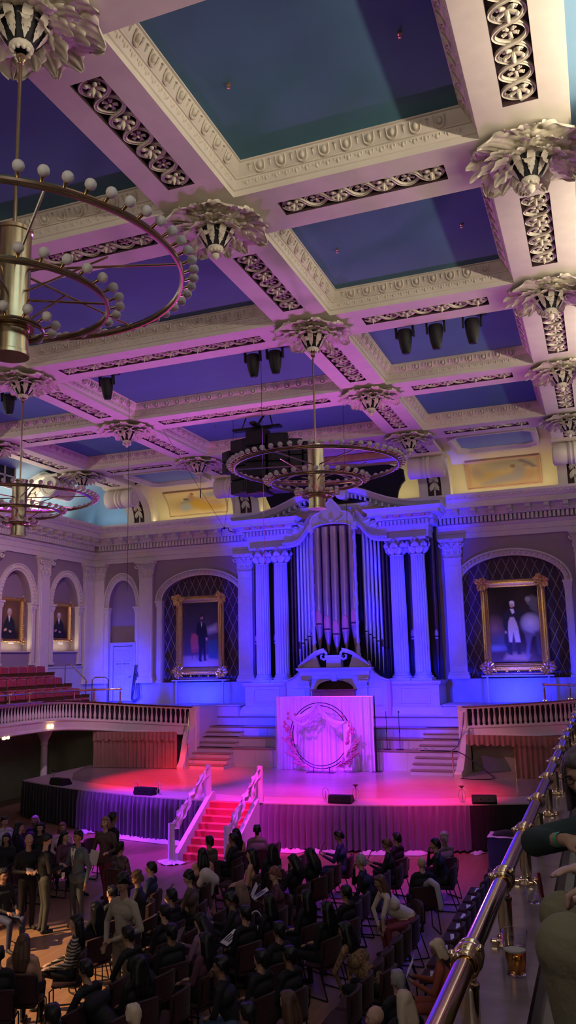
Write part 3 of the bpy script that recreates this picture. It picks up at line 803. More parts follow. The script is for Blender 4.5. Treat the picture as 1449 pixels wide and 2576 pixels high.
    for k in range(8): b.ell((s*.50+.10*math.cos(k*PI/4),30.80,11.60+.10*math.sin(k*PI/4)),(.045,.02,.045),6,4)
    b.ell((s*.50,30.79,11.60),(.04,.03,.04),7,5); b.build('volute_drum',M['organ'],org)
    # tympanum behind, painted salmon
    b=MB(); b.prism([(s*x,z-.3) for x,z in cv]+[(s*.0,11.58),(s*0,10.2),(s*2.2,9.8),(s*4.2,10.9)],31.75,31.85,T=P_); b.build('tympanum',M['organ_edge'],org,smooth=0)
    # S curved cornice over the side flats
    sv=[(.93,10.46),(1.12,10.28),(1.32,10.02),(1.52,9.82),(1.78,9.74),(2.2,9.72)]
    b=MB(); pr=[(0,31.42),(0,31.3),(-.05,31.27),(-.09,31.27),(-.12,31.32),(-.16,31.34),(-.24,31.36),(-.24,31.5)]
    b.grid([[(s*x,h,z+.14+d) for d,h in pr] for x,z in sv])
    b.grid([[(s*x,31.40,z-.06),(s*x,31.40,z+.55)] for x,z in sv])
    for i in range(22):
        u=i/21*4.9; k=int(u); f=u-k; x=sv[k][0]*(1-f)+sv[min(5,k+1)][0]*f; z=sv[k][1]*(1-f)+sv[min(5,k+1)][1]*f
        b.box(s*x-.02,s*x+.02,31.26,31.34,z-.02,z+.05)
    for k,(x,z) in enumerate(((1.25,10.45),(1.5,10.28),(1.8,10.15))): b.grid(leaf(.32,.12,-.3,4,.3,8,6,.2),M=Tr(s*x,31.33,z)@Rx(PI/2)@Rz(.4 if s>0 else PI-.4))
    b.build('scrolled_cornice',M['organ'],org,smooth=30)
    # slender columns flanking the tower
    b=MB(); b.lathe([(.10,5.0),(.10,5.25),(.075,5.3),(.085,5.45),(.06,5.6),(.055,10.15),(.075,10.2),(.085,10.3)],12,M=Tr(s*.90,31.2,0))
    b.tube([(s*.90+.072*math.cos(k*.38),31.2+.072*math.sin(k*.38),5.7+k*.045) for k in range(98)],.013,4)
    b.box(s*.9-.13,s*.9+.13,31.08,31.4,10.3,10.45); b.box(s*.9-.10,s*.9+.10,31.1,31.4,10.16,10.32)
    b.lathe([(.09,10.45),(.05,10.5),(.075,10.58),(.03,10.66),(.055,10.75),(.02,10.83),(0,10.9)],10,M=Tr(s*.90,31.2,0))
    b.build('slender_column',M['organ'],org,smooth=40)
    # curved apron wall beside the console
    cv2=[(1.35,4.95),(1.42,4.72),(1.55,4.5),(1.75,4.34),(2.0,4.24),(2.15,4.22)]
    b=MB(); b.prism([(s*x,z) for x,z in cv2]+[(s*2.15,2.9),(s*1.0,2.9),(s*1.0,4.95)],30.98,31.12,T=P_)
    b.grid([[(s*x,30.92,z+.05),(s*x,30.90,z),(s*x,31.15,z+.05),(s*x,31.15,z)] for x,z in cv2],closed_v=True)
    b.box(*sorted((s*1.35,s*1.85)),30.955,30.985,3.3,3.95); b.build('apron_wall',M['organ'],org,smooth=20)
    b=MB(); b.box(*sorted((s*2.06,s*2.17)),30.93,31.3,2.9,4.18); b.build('edge_moulding',M['organ_edge'],org,smooth=0)
# pipes
def pipe(x,y,r,zf,zm,zt,m,mm,name='pipe'):
    o=obj(name,None,org,loc=(x,y,0)); b=MB()
    b.lathe([(r*.12,zf),(r*.92,zm-r*1.2),(r,zm-.02)],16); b.lathe([(r,zm+.0),(r,zt),(r*.96,zt),(r*.9,zt-.1)],20)
    b.build('pipe_body',m,o,smooth=50)
    b=MB(); n=10; h=r*3.0
    P=[]; h=r*3.3
    for i in range(n+1):
        a=-PI/2-.85+1.70*i/n; u=(i/n-.5)*2; top=zm+h*(1-.30*abs(u)**1.6); q=1.12
        P.append([(r*math.cos(a),r*math.sin(a),zm+.02),(r*q*math.cos(a),r*q*math.sin(a),zm+.025),(r*q*math.cos(a),r*q*math.sin(a),top),(r*math.cos(a),r*math.sin(a),top+.015)])
    b.grid(P)
    b.lathe([(r*1.04,zm-.10),(r*1.06,zm-.07),(r*1.04,zm-.03)],16,a0=-PI/2-.8,a1=-PI/2+.8)
    b.build('pipe_mouth',mm,o,smooth=50)
    b=MB(); b.box(-r*.62,r*.62,-r*1.15,-r*.7,zm-.03,zm+.02); b.build('mouth_slot',M['black'],o,smooth=0)
for x,zm in ((-.74,6.46),(-.37,6.24),(0,6.04),(.37,6.24),(.74,6.46)): pipe(x,31.35+.12*abs(x),.158,5.28,zm,10.35,M['pipe'],M['pipe_mouth'])
for s in (-1,1):
    for k in range(7):
        x=1.12+k*.152; r=.073-.004*k
        pipe(s*x,31.72+.02*k,r,5.0-.13*k if k<6 else 4.22,6.12-.13*k,10.25-(.10*k if k<4 else .4)+.0,M['pipe_bright'] if k<5 else M['darkwood'],M['pipe_bright'] if k<4 else M['darkwood'])
    pipe(s*2.89,32.1,.085,4.2,5.85,9.7,M['darkwood'],M['organ_edge'])
    pipe(s*3.80,32.2,.075,4.2,5.85,9.7,M['darkwood'],M['organ_edge'])
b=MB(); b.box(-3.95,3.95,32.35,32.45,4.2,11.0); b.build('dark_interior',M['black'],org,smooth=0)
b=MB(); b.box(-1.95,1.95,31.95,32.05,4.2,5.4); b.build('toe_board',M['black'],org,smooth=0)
# tower hood
hood=[(-.90,10.40),(-.89,10.60),(-.80,10.78),(-.64,10.88),(-.50,10.90),(-.42,10.96),(-.33,11.10),(-.20,11.25),(-.10,11.34),(-.07,11.42),(0,11.44)]
hood+= [(-x,z) for x,z in hood[::-1][1:]]
inner=[(.80*math.cos(PI*k/20),10.28+.17*math.sin(PI*k/20)) for k in range(21)]
b=MB(); b.prism(hood+inner,31.06,31.3,T=P_)
b.tube([(x,31.06,z) for x,z in hood],.045,6); b.tube([(x,31.05,z) for x,z in inner],.035,6)
b.build('tower_hood',M['organ'],org,smooth=30)
b=MB()
for k in range(7):
    a=PI*(k+.5)/7+0; b.grid(leaf(.30 if k!=3 else .42,.06,-.25,4,.3,8,6,.2),M=Tr(0,31.04,10.62)@Rx(PI/2)@Rz(a))
b.ell((0,31.0,10.58),(.10,.05,.09),8,5)
for s in (-1,1): b.tube([(s*.2,31.03,10.5),(s*.38,31.02,10.55),(s*.5,31.02,10.68),(s*.42,31.02,10.75),(s*.36,31.02,10.68)],.02,5)
b.build('hood_ornament',M['organ'],org,smooth=55)
# console portal
pt=obj('console_portal',None,org,loc=(0,30.7,0))
b=MB(); b.msweep([(-1.38,.4),(-1.38,.12),(1.38,.12),(1.38,.4)],[(0,4.32),(0,4.44),(-.03,4.46),(-.03,4.60),(-.09,4.64),(-.15,4.69),(-.15,4.74),(.1,4.76)])
b.build('portal_cornice',M['organ'],pt,smooth=20)
b=MB(); arc=[(.78*math.cos(PI*k/16),3.93+.36*math.sin(PI*k/16)) for k in range(17)]
b.prism([(-1.02,3.0),(-1.02,4.35),(1.02,4.35),(1.02,3.0),(.78,3.0)]+arc+[(-.78,3.0)],.16,.3,T=P_)
b.tube([(x,.15,z) for x,z in arc],.03,5)
b.box(-.10,.10,.08,.2,4.22,4.5); b.build('portal_arch',M['organ'],pt,smooth=20)
for s in (-1,1):
    b=MB(); b.box(*sorted((s*1.02,s*1.30)),.10,.4,2.9,4.02)
    for k in range(5): b.cyl((s*(1.055+.052*k),.10,3.1),(s*(1.055+.052*k),.10,3.98),.018,n=6)
    b.box(*sorted((s*.98,s*1.34)),.06,.4,4.0,4.05); b.box(*sorted((s*.95,s*1.38)),.02,.4,4.28,4.33)
    for k in range(3): b.grid(leaf(.26,.07,-.4,3,.3,7,4,.2),M=Tr(s*(1.06+.1*k),.08,4.04)@Rz(-PI/2)@Ry(-PI/2+.25))
    for q in (1.0,1.33): b.ell((s*q,.05,4.22),(.05,.05,.05),7,5)
    b.build('small_pilaster',M['organ'],pt,smooth=40)
    cv=[(1.45,4.80),(1.25,4.98),(1.0,5.18),(.75,5.34),(.55,5.42),(.36,5.46)]
    b=MB(); b.grid([[(s*x,h,z+d) for d,h in ((.0,.10),(.03,.02),(-.03,.02),(-.06,.06),(-.10,.08),(-.14,.14),(-.14,.35),(.0,.35))] for x,z in cv],closed_v=True)
    b.tube([(s*(.40-.01),.12,5.40),(s*.30,.12,5.30),(s*.28,.12,5.14),(s*.40,.12,5.05),(s*.50,.12,5.10),(s*.52,.12,5.2),(s*.46,.12,5.24)],[.05,.055,.06,.055,.05,.04,.03],7)
    b.prism([(s*x,z-.13) for x,z in cv[:4]]+[(s*.6,4.76),(s*1.35,4.76)],.16,.3,T=P_)
    b.build('broken_pediment',M['organ'],pt,smooth=30)
b=MB(); b.bbox(-.30,.30,.06,.4,4.76,5.14,.01); b.bbox(-.34,.34,.02,.4,5.14,5.22,.01); b.build('centre_block',M['organ'],pt,smooth=20)
b=MB(); b.box(-.95,.95,.45,.5,2.9,4.35); b.build('niche_back',M['darkwood'],pt,smooth=0)
b=MB(); b.bbox(-.85,.85,-.10,.12,2.95,3.88,.01); b.bbox(-.9,.9,-.14,.14,3.88,3.93,.01)
for k in range(5): b.bbox(-.75+k*.31,-.5+k*.31,-.115,-.10,3.6,3.82,.004)
b.build('keydesk_cabinet',M['console'],pt,smooth=0,label='red mahogany keydesk')
# dark cloth screen high behind the pediment, painted beam above it
b=MB(); b.prism([(-2.75,11.35),(-2.95,11.8),(-3.0,12.3),(-2.5,12.72),(2.35,12.72),(2.95,12.45),(3.0,12.0),(2.85,11.85),(2.72,11.6),(2.66,11.3)],31.45,31.6,T=P_)
tag(b.build('cloth_screen',M['black_cloth'],smooth=0),'wide black cloth screen hung high behind the organ pediment','cloth screen')
b=MB(); b.bbox(-3.4,3.4,30.0,30.3,12.66,12.92,.02); tag(b.build('painted_beam',mat('rust and gold mural paint',(.42,.17,.08),.7,col2=(.60,.38,.16),vs=3),smooth=0),'rust painted beam across the top of the middle cove bay','beam')
# ------------------------------------------------------------------ stage
ZS=1.2
def front(x): return 22.0+.0268*x*x
xs=np.linspace(-9.35,9.35,61)
b=MB(); b.prism([(x,front(x)) for x in xs]+[(9.35,28.3),(-9.35,28.3)],ZS-.1,ZS); b.build('apron_slab',M['apron'],tag(thing('stage_apron','pale painted curved edge of the stage','stage')),smooth=0)
b=MB(); xs2=np.linspace(-7.6,7.6,41); b.prism([(x,front(x)+1.05+.002*x*x) for x in xs2]+[(8.6,26.2),(9.3,28.0),(5.2,31),(-5.2,31),(-9.3,28.0),(-8.6,26.2)],ZS-.02,ZS+.006)
tag(b.build('stage_floor',M['stage'],smooth=0),'polished wooden stage floor lit pink and red','stage floor')
def skirt(x0,x1,m,label,pl,amp):
    n=int((x1-x0)/pl*10); P=[]
    rnd=random.Random(int(x0*10)); ph=0
    for i in range(n+1):
        x=x0+(x1-x0)*i/n; ph+= (x1-x0)/n/pl*2*PI*(.8+.4*rnd.random())
        y=front(x)-.04; row=[]
        for z,k in ((ZS-.02,.15),(ZS-.12,.45),(ZS-.3,.9),(.7,1),(.3,1.1),(.06,1.25)):
            row.append((x,y-amp*k*(1+math.sin(ph))*.5 - .01*math.sin(ph*2.3+z),z))
        P.append(row)
    b=MB(); b.grid(P); o=b.build('stage_skirt',m,smooth=60); tag(o,label,'stage skirt'); return o
skirt(-6.1,-.95,M['grey_cloth'],'pleated grey stage skirt left of the red stairs, lit purple',.17,.14)
skirt(.45,6.15,M['grey_cloth'],'pleated stage skirt right of the red stairs, in deep violet light',.18,.13)
skirt(-9.35,-6.1,M['black_cloth'],'black stage skirt at the far left end of the stage',.2,.05)
skirt(6.15,9.35,M['black_cloth'],'black stage skirt at the right end of the stage',.2,.05)
b=MB(); b.grid([[(-9.36,y,.05),(-9.36-.03*math.sin(y*20),y,ZS-.02)] for y in np.linspace(front(9.35),28.2,60)]); tag(b.build('stage_skirt',M['black_cloth']),'black side skirt closing the left end of the stage','stage skirt')
# tiers of risers
tiers=[(29.0,1.88),(29.6,2.22),(30.2,2.56),(30.9,2.90)]
TN=['lowest','second','third','top']
for i,(y0,z1) in enumerate(tiers):
    t=thing('choir_riser','%s long white choir riser behind the stage'%TN[i],'riser',(0,y0,0),group='choir risers')
    y1=tiers[i+1][0] if i<3 else 31.4; zb=ZS if i==0 else tiers[i-1][1]-.03
    b=MB(); b.box(-5.05,5.05,0,y1-y0+.05,zb,z1-.035)
    for x in (-4.2,-2.6,-1.9,2.2,3.1,4.3): b.box(x,x+.02,-.012,0,zb,z1-.04)
    b.build('riser_front',M['wall_low'],t,smooth=0)
    b=MB(); b.bbox(-5.06,5.06,-.05,y1-y0+.02,z1-.035,z1,.008); b.build('riser_top',M['tread'],t,smooth=0)
for s in (-1,1):
    n='left' if s<0 else 'right'
    b=MB(); b.box(*sorted((s*4.12,s*5.2)),30.9,32.7,2.88,3.28); b.bbox(*sorted((s*4.08,s*5.2)),30.85,32.7,3.28,3.32,.01)
    tag(b.build('platform_block',M['wall_low'],smooth=0),'low white platform block beside the organ on the %s'%n,'platform')
    b=MB(); b.prism([(s*9.43,27.0),(s*9.43,YR),(s*12.3,YR),(s*12.3,27.0)],2.95,3.3)
    b.build('floor_balcony_'+n,M['dark_carpet'],smooth=0,kind='structure',label='floor of the %s balcony'%n)
    b=MB(); b.prism([(s*5.05,29.3),(s*6.2,29.05),(s*7.8,28.65),(s*8.9,27.95),(s*9.45,27.0),(s*12.3,27.0),(s*12.3,YB),(s*5.05,YB)],2.95,3.302); b.build('floor_platform_'+n,M['wall_low'],smooth=0,kind='structure',label='pale platform floor by the %s arch'%n)
    b=MB(); b.box(*sorted((s*5.03,s*5.14)),28.9,30.95,ZS,3.29); b.build('wall_stair_'+n,M['wall_low'],smooth=0,kind='structure',label='low white wall beside the %s stage stairs'%n)
    # stairs
    t=thing('side_staircase','curved white staircase at the %s side of the stage'%n,'staircase',(0,0,0),group='stage staircases')
    b=MB(); td=MB()
    for k in range(8):
        y=28.07+.30*k; z=ZS+.17*(k+1); xi=3.45+.02*k; xo=5.05+.03*min(k,4)
        if k in (3,5,7): xi=3.6
        x0,x1=sorted((s*xi,s*xo)); b.box(x0,x1,y,31.0 if k>3 else 29.05 if k==3 else 29.1,ZS if k<4 else z-.2,z-.03)
        td.bbox(x0-.02,x1+.02,y-.04,y+.33,z-.03,z,.006)
    b.build('risers',M['wall_low'],t,smooth=0); td.build('treads',M['tread'],t,smooth=0,label='dark brown treads')
    st=[(27.75,ZS),(27.72,ZS+.10),(27.80,ZS+.18),(27.92,ZS+.22),(28.05,ZS+.38),(28.2,ZS+.66),(28.35,1.2+1.0),(28.5,2.42),(28.7,2.58),(28.9,2.66),(29.2,2.68),(29.2,ZS)]
    b=MB(); 
    def TT(a,c,h,s=s): return (s*(5.08+h+ .45*max(0,(28.6-a))**1.2*-.35),a,c)
    b.prism(st,0,.24,T=TT); b.build('curved_stringer',M['plaster'],t,smooth=20,label='scrolled cream side wall of the stairs')
    b=MB(); rail=[(s*4.85,28.0,2.02),(s*4.93,28.1,2.04),(s*5.02,28.25,2.14),(s*5.1,28.45,2.38),(s*5.16,28.6,2.7),(s*5.2,28.7,3.0),(s*5.22,28.72,3.2)]
    b.tube(rail,.028,8); b.cyl((s*4.88,28.02,ZS),(s*4.88,28.02,2.02),.025); b.cyl((s*5.12,28.5,2.4),(s*5.12,28.5,2.5),.02)
    b.build('handrail',M['brass'],t,label='brass handrail')
# balustrades
def bal_path(s,y0):
    p=[(9.3,y0,3.83),(9.3,25.2,3.83),(9.27,26.2,3.80),(9.1,27.0,3.74),(8.7,27.65,3.67),(8.1,28.1,3.60),(7.4,28.42,3.54),(6.6,28.68,3.48),(5.85,28.88,3.43),(5.12,29.05,3.39)]
    # resample finely
    out=[]
    for i in range(len(p)-1):
        L=math.dist(p[i],p[i+1]); n=max(1,int(L/.16))
        for k in range(n): out.append(tuple(p[i][j]+(p[i+1][j]-p[i][j])*k/n for j in range(3)))
    out.append(p[-1])
    # smooth corners
    a=np.array(out); 
    for _ in range(6): a[1:-1]=(a[:-2]+2*a[1:-1]+a[2:])/4
    a[:,0]*=s; return a
def vsweep(b,pts,prof,s):
    P=[]
    for i in range(len(pts)):
        a=pts[max(0,i-1)];c=pts[min(len(pts)-1,i+1)]; t=(c-a)[:2]; t/=np.linalg.norm(t); n=np.array((-t[1],t[0]))*s  # towards the hall
        P.append([(pts[i][0]+n[0]*d,pts[i][1]+n[1]*d,pts[i][2]+h) for d,h in prof])
    b.grid(P,closed_v=True)
balu=MB(); balu.box(-.045,.045,-.045,.045,0,.04); balu.lathe([(.03,.04),(.05,.08),(.055,.14),(.045,.22),(.028,.32),(.024,.42),(.036,.46),(.028,.49),(.04,.52)],8); balu.box(-.045,.045,-.045,.045,.52,.56)
balum=balu.mesh('baluster',M['plaster'],40)
for s in (-1,1):
    n='left' if s<0 else 'right'
    pts=bal_path(s,18.0); full=np.concatenate([np.array([(s*9.3,y,3.83) for y in np.arange(-6,18,1.)]),pts])
    t=thing('balustrade','cream balustrade with turned balusters along the %s balcony front'%n,'balustrade',(0,0,0),group='balcony balustrades')
    b=MB(); vsweep(b,full,[(-.10,-.045),(-.12,-.02),(-.12,0),(.14,0),(.16,-.02),(.14,-.05)],s); b.build('cap_rail',M['ledge'] if s>0 else M['darkwood'],t,smooth=30,label='dark varnished cap')
    b=MB(); vsweep(b,full,[(.10,-.05),(.10,-.10),(-.06,-.10),(-.06,-.05)],s)
    vsweep(b,full,[(.08,-.66),(.10,-.68),(.10,-.73),(.06,-.76),(.06,-.98),(.10,-1.0),(.12,-1.06),(.04,-1.10),(-.10,-1.10),(-.10,-.66)],s)
    b.build('fascia',M['plaster'],t,smooth=30)
    b=MB(); vsweep(b,pts,[(-.11,-.08),(-.11,-.70),(-.13,-.70),(-.13,-.08)],s); b.build('shadow_board',M['dark_carpet'],t,smooth=0,label='added dark board standing in for shade behind the balusters')  # board added to darken the gaps where only shade would be
    for q in pts[:-2:1]:
        obj('baluster',balum,t,loc=(q[0],q[1],q[2]-.66))
    b=MB(); vsweep(b,np.array([(s*9.3,y,3.83) for y in np.arange(-6,18.01,1.)]),[(.03,-.10),(.03,-.68),(-.03,-.68),(-.03,-.10)],s); b.build('solid_panel',M['plaster'],t,smooth=0)
    e=pts[-1]; b=MB(); b.bbox(*sorted((e[0]+s*.18,e[0]-s*.14)),e[1]-.14,e[1]+.14,ZS,e[2]-.04,.015); b.bbox(*sorted((e[0]+s*.14,e[0]-s*.10)),e[1]-.155,e[1]-.13,e[2]-.75,e[2]-.15,.01); b.bbox(*sorted((e[0]+s*.2,e[0]-s*.16)),e[1]-.16,e[1]+.16,e[2]-.05,e[2],.01); b.build('newel_pier',M['plaster'],t,smooth=0)
    # curtain with valance below
    b=MB(); X0,X1=5.35,8.75; N=260; P=[]
    gap=(5.35,6.9) if s>0 else None
    for i in range(N+1):
        x=X0+(X1-X0)*i/N; a=.035*math.sin(x*38)+.02*math.sin(x*17+1)
        if gap and x<gap[1]: continue
        P.append([(s*x,28.05+a*k-.10*(x-5.3),z) for z,k in ((2.52,.5),(2.3,1),(1.8,1),(ZS+.02,1.15))])
    b.grid(P); t2=thing('stage_curtain','tan pleated curtain with scalloped valance under the %s balcony end%s'%(n,' half drawn open' if s>0 else ''),'curtain',(0,0,0),group='curtains under the balcony ends')
    b.build('curtain_panel',M['tan_cloth'],t2,smooth=60)
    P=[]
    for i in range(N+1):
        x=X0+(X1-X0)*i/N; a=.03*math.sin(x*38); sc=abs(math.sin((x-X0)*PI/.27))
        P.append([(s*x,27.98+a*k-.10*(x-5.3),z) for z,k in ((2.54,.3),(2.38,.6),(2.26-.07*sc,1.4))])
    b=MB(); b.grid(P); b.build('valance',M['tan_cloth'],t2,smooth=60)
    # sage wall and posts behind
    b=MB(); b.box(*sorted((s*5.3,s*12.3)),29.6,29.7,0,2.9); b.build('wall_stage_'+n,M['wall_under'],smooth=0,kind='structure',label='sage wall below the %s balcony end'%n)
    b=MB(); b.lathe([(.20,0),(.20,.3),(.16,.35),(.14,.4),(.12,2.1),(.15,2.14),(.13,2.2),(.16,2.3),(.26,2.5),(.30,2.6),(.30,2.75)],16)
    o=b.build('balcony_column',M['plaster'],loc=(s*10.35,26.8,0)); tag(o,'cream column with flared head under the %s balcony'%n,'column')
b=MB(); b.box(6.88,6.90,27.86,27.9,ZS,2.5); tag(b.build('curtain_edge_strip',M['brass_old'],smooth=0),'thin brass edge bar of the drawn stage curtain on the right','bar')
# ------------------------------------------------------------------ chandeliers
globe=MB(); globe.ell((0,0,0),(.056,.056,.056),12,8); gb=MB(); gb.merge(globe,mi=0); gb.cyl((-.125,0,-.045),(-.045,0,-.012),.016,.02,n=8,mi=1); globem=gb.mesh('globe',[M['globe'],M['brass_old']],60)
def chandelier(x,y,label):
    t=thing('ring_chandelier',label,'chandelier',(x,y,0),group='brass ring chandeliers')
    b=MB(); b.lathe([(0,8.42),(.205,8.42),(.205,8.46),(.19,8.47),(.19,8.70),(.20,8.71),(.20,8.80),(.19,8.81),(.19,9.84),(.205,9.85),(.205,9.89),(.0,9.90)],32); b.build('drum',M['brass_old'],t,smooth=40)
    b=MB(); b.cyl((0,0,9.88),(0,0,12.05),.022,n=10); b.lathe([(0,12.1),(.05,12.08),(.055,12.02),(.03,11.98),(0,11.97)],12); b.build('hanging_rod',M['brass_old'],t)
    b=MB()
    for k in range(14): b.ell((.235*math.cos(k*PI/7),.235*math.sin(k*PI/7),8.76),(.025,.025,.02),6,4)
    b.lathe([(.19,8.73),(.25,8.735),(.25,8.745),(.19,8.75)],28); b.build('pierced_collar',M['brass_old'],t)
    for rn,R,z,n,tr in (('large_ring',1.85,9.40,58,.028),('middle_ring',1.03,9.05,30,.026),('small_ring',.34,8.74,12,.018)):
        o=obj(rn,None,t); b=MB()
        b.tube([(R*math.cos(a),R*math.sin(a),z) for a in (2*PI*k/72 for k in range(72))],tr,8,closed=True)
        b.tube([(R*math.cos(a),R*math.sin(a),z-.035) for a in (2*PI*k/72 for k in range(72))],tr*.8,6,closed=True)
        b.build('ring_tube',M['brass_old'],o)
        b=MB(); m=6 if rn=='large_ring' else 4
        if R>.5:
            for k in range(m):
                a=2*PI*(k+.3)/m; b.cyl((.19*math.cos(a),.19*math.sin(a),z+.02),(R*math.cos(a),R*math.sin(a),z),.014,n=6)
            for k in range(m//2):
                a=2*PI*(k+.05)/(m//2); b.cyl((.19*math.cos(a),.19*math.sin(a),z-.25),(R*.62*math.cos(a),R*.62*math.sin(a),z),.012,n=6)
            b.build('spokes',M['brass_old'],o)
        for k in range(n):
            a=2*PI*k/n; obj('globe',globem,o,loc=((R+.13)*math.cos(a),(R+.13)*math.sin(a),z+.055),rot=(0,0,a))
chandelier(XB,YS[3],'brass ring chandelier nearest the photographer, hanging at the upper left')
chandelier(XB,YS[5],'brass ring chandelier hanging in front of the organ pediment')
chandelier(-XB,YS[5],'brass ring chandelier hanging at the far left near the side wall')
# ---- ceiling spot fixtures
def mover(b):
    b.bbox(-.13,.13,-.08,.08,-.06,.10,.02); 
    b.lathe([(0,-.50),(.09,-.50),(.105,-.47),(.14,-.30),(.165,-.12),(.165,.04),(.14,.08),(0,.08)],16)
bd=MB(); bd.lathe([(0,-.52),(.085,-.52),(.10,-.50),(.135,-.36),(.165,-.16),(.17,0),(.15,.05),(0,.06)],18); bdm=bd.mesh('lamp_head',M['blackgloss'],40)
yk=MB(); 
for s in (-1,1): yk.bbox(*sorted((s*.18,s*.225)),-.06,.06,-.14,.16,.01)
yk.bbox(-.225,.225,-.07,.07,.14,.20,.01); yk.bbox(-.12,.12,-.10,.10,.18,.26,.01); ykm=yk.mesh('yoke',M['blackgloss'],20)
def rail_lights(cx,y,xs_,label,rx=.12,ln=1.0,sc=1.0):
    b=MB(); x0=min(xs_)-.35*ln; x1=max(xs_)+.35*ln
    b.cyl((x0,y,12.86),(x1,y,12.86),.03); 
    for x in (x0+.1,x1-.1): b.cyl((x,y,12.86),(x,y,ZP),.012,n=6)
    b.bbox(x1-.25,x1,y-.12,y+.12,12.80,12.84,.005)
    tag(b.build('lighting_bar',M['metalblack']),label+' bar under the blue coffer','lighting bar',group='lighting bars in the coffers')
    for i,x in enumerate(xs_):
        t=thing('spotlight','black ceiling spotlight, '+(('left','middle','right')[i] if len(xs_)==3 else ('left','right')[i] if len(xs_)==2 else 'single')+' lamp of the '+label.replace('black ',''),'spotlight',(x,y,12.66),rot=(rx,0,.1*i),group='black spotlights in the coffers')
        obj('lamp_head',bdm,t); obj('yoke',ykm,t)
rail_lights(0,18.15,(6.05,6.78,7.62),'black three lamp group in the right coffer')
rail_lights(0,18.15,(2.15,2.75),'black lamp group at the right of the middle coffer')
rail_lights(0,18.15,(-2.15,),'black lamp at the left of the middle coffer')
rail_lights(0,18.15,(-6.1,-5.4),'black lamp pair in the left coffer')
# ---- flown speaker cluster
t=thing('speaker_array','black cluster of loudspeakers flown from the ceiling left of the middle chandelier','speaker',(.10,23.6,0),sc=(1.38,1.3,1))
b=MB(); b.bbox(-.7,.5,-.1,.1,12.42,12.50,.01); b.bbox(-.1,.05,-.5,.5,12.44,12.52,.01)
for x in (-.5,.3): b.cyl((x,0,12.45),(x*.6,0,ZP),.015,n=6)
b.tube([(-.1,0,12.5),(-.02,0,12.7),(.03,.1,12.9),(.0,.2,ZP)],.03,6); b.build('rigging_frame',M['metalblack'],t)
for k,(x,a,z0,z1) in enumerate(((-.80,.55,11.1,11.85),(-.48,.30,10.35,12.15),(-.06,.0,10.25,12.35),(.38,-.28,10.35,12.2),(.72,-.5,10.9,12.0),(.98,-.65,11.1,11.9))):
    b=MB(); A=Tr(x,abs(x)*.35,0)@Rz(-a)
    n=max(2,int((z1-z0)/.45)); h=(z1-z0)/n
    for i in range(n): b.bbox(-.24 if abs(x)<.7 else -.15,.24 if abs(x)<.7 else .15,-.28,.25,z0+i*h+.008,z0+(i+1)*h-.008,.02,M=A); b.bbox(-.17 if abs(x)<.7 else -.1,.17 if abs(x)<.7 else .1,-.292,-.275,z0+i*h+.05,z0+(i+1)*h-.05,.01,M=A)
    b.build('speaker_cabinet',M['blackgloss'],t,smooth=0)
# wires
wires=[((-3.2,21.0,ZP),(-3.2,21.0,7.2)),((1.9,19.3,ZP),(1.9,19.3,7.5)),((2.6,24.5,ZP),(2.6,24.5,7.3)),((-1.2,24.3,ZP),(-1.2,24.3,9.9)),((-4.9,29.2,12.9),(-4.9,29.2,11.9)),((-3.1,22.0,ZP),(-3.9,29.3,10.3)),((-.9,23.9,12.4),(-3.9,29.3,10.3))]
for i,(a,c) in enumerate(wires):
    b=MB(); b.cyl(a,c,.007,n=5)
    if i==4: b.cyl((c[0],c[1],c[2]+.02),(c[0],c[1],c[2]-.3),.022,n=6)
    tag(b.build('hanging_wire',M['rope']),['thin wire hanging from the ceiling over the left corner door','thin wire hanging left of the middle chandelier rod','thin wire hanging right of the middle chandelier rod','thin wire holding the left edge of the speaker cluster','thin wire with a dark weight in front of the left mural','long slanting wire running from a left coffer to the hanging microphone','second slanting wire running from the speaker cluster to the hanging microphone'][i],'wire')
b=MB(); b.tube([(-4.05,29.3,10.15),(-4.0,29.3,10.3),(-3.75,29.3,10.3),(-3.7,29.3,10.18),(-3.5,29.3,10.1)],.02,5); b.ell((-3.9,29.3,10.30),(.05,.05,.05),7,5)
tag(b.build('hanging_microphone',M['metalblack']),'small black microphone frame hung on slanting wires before the left mural','microphone')
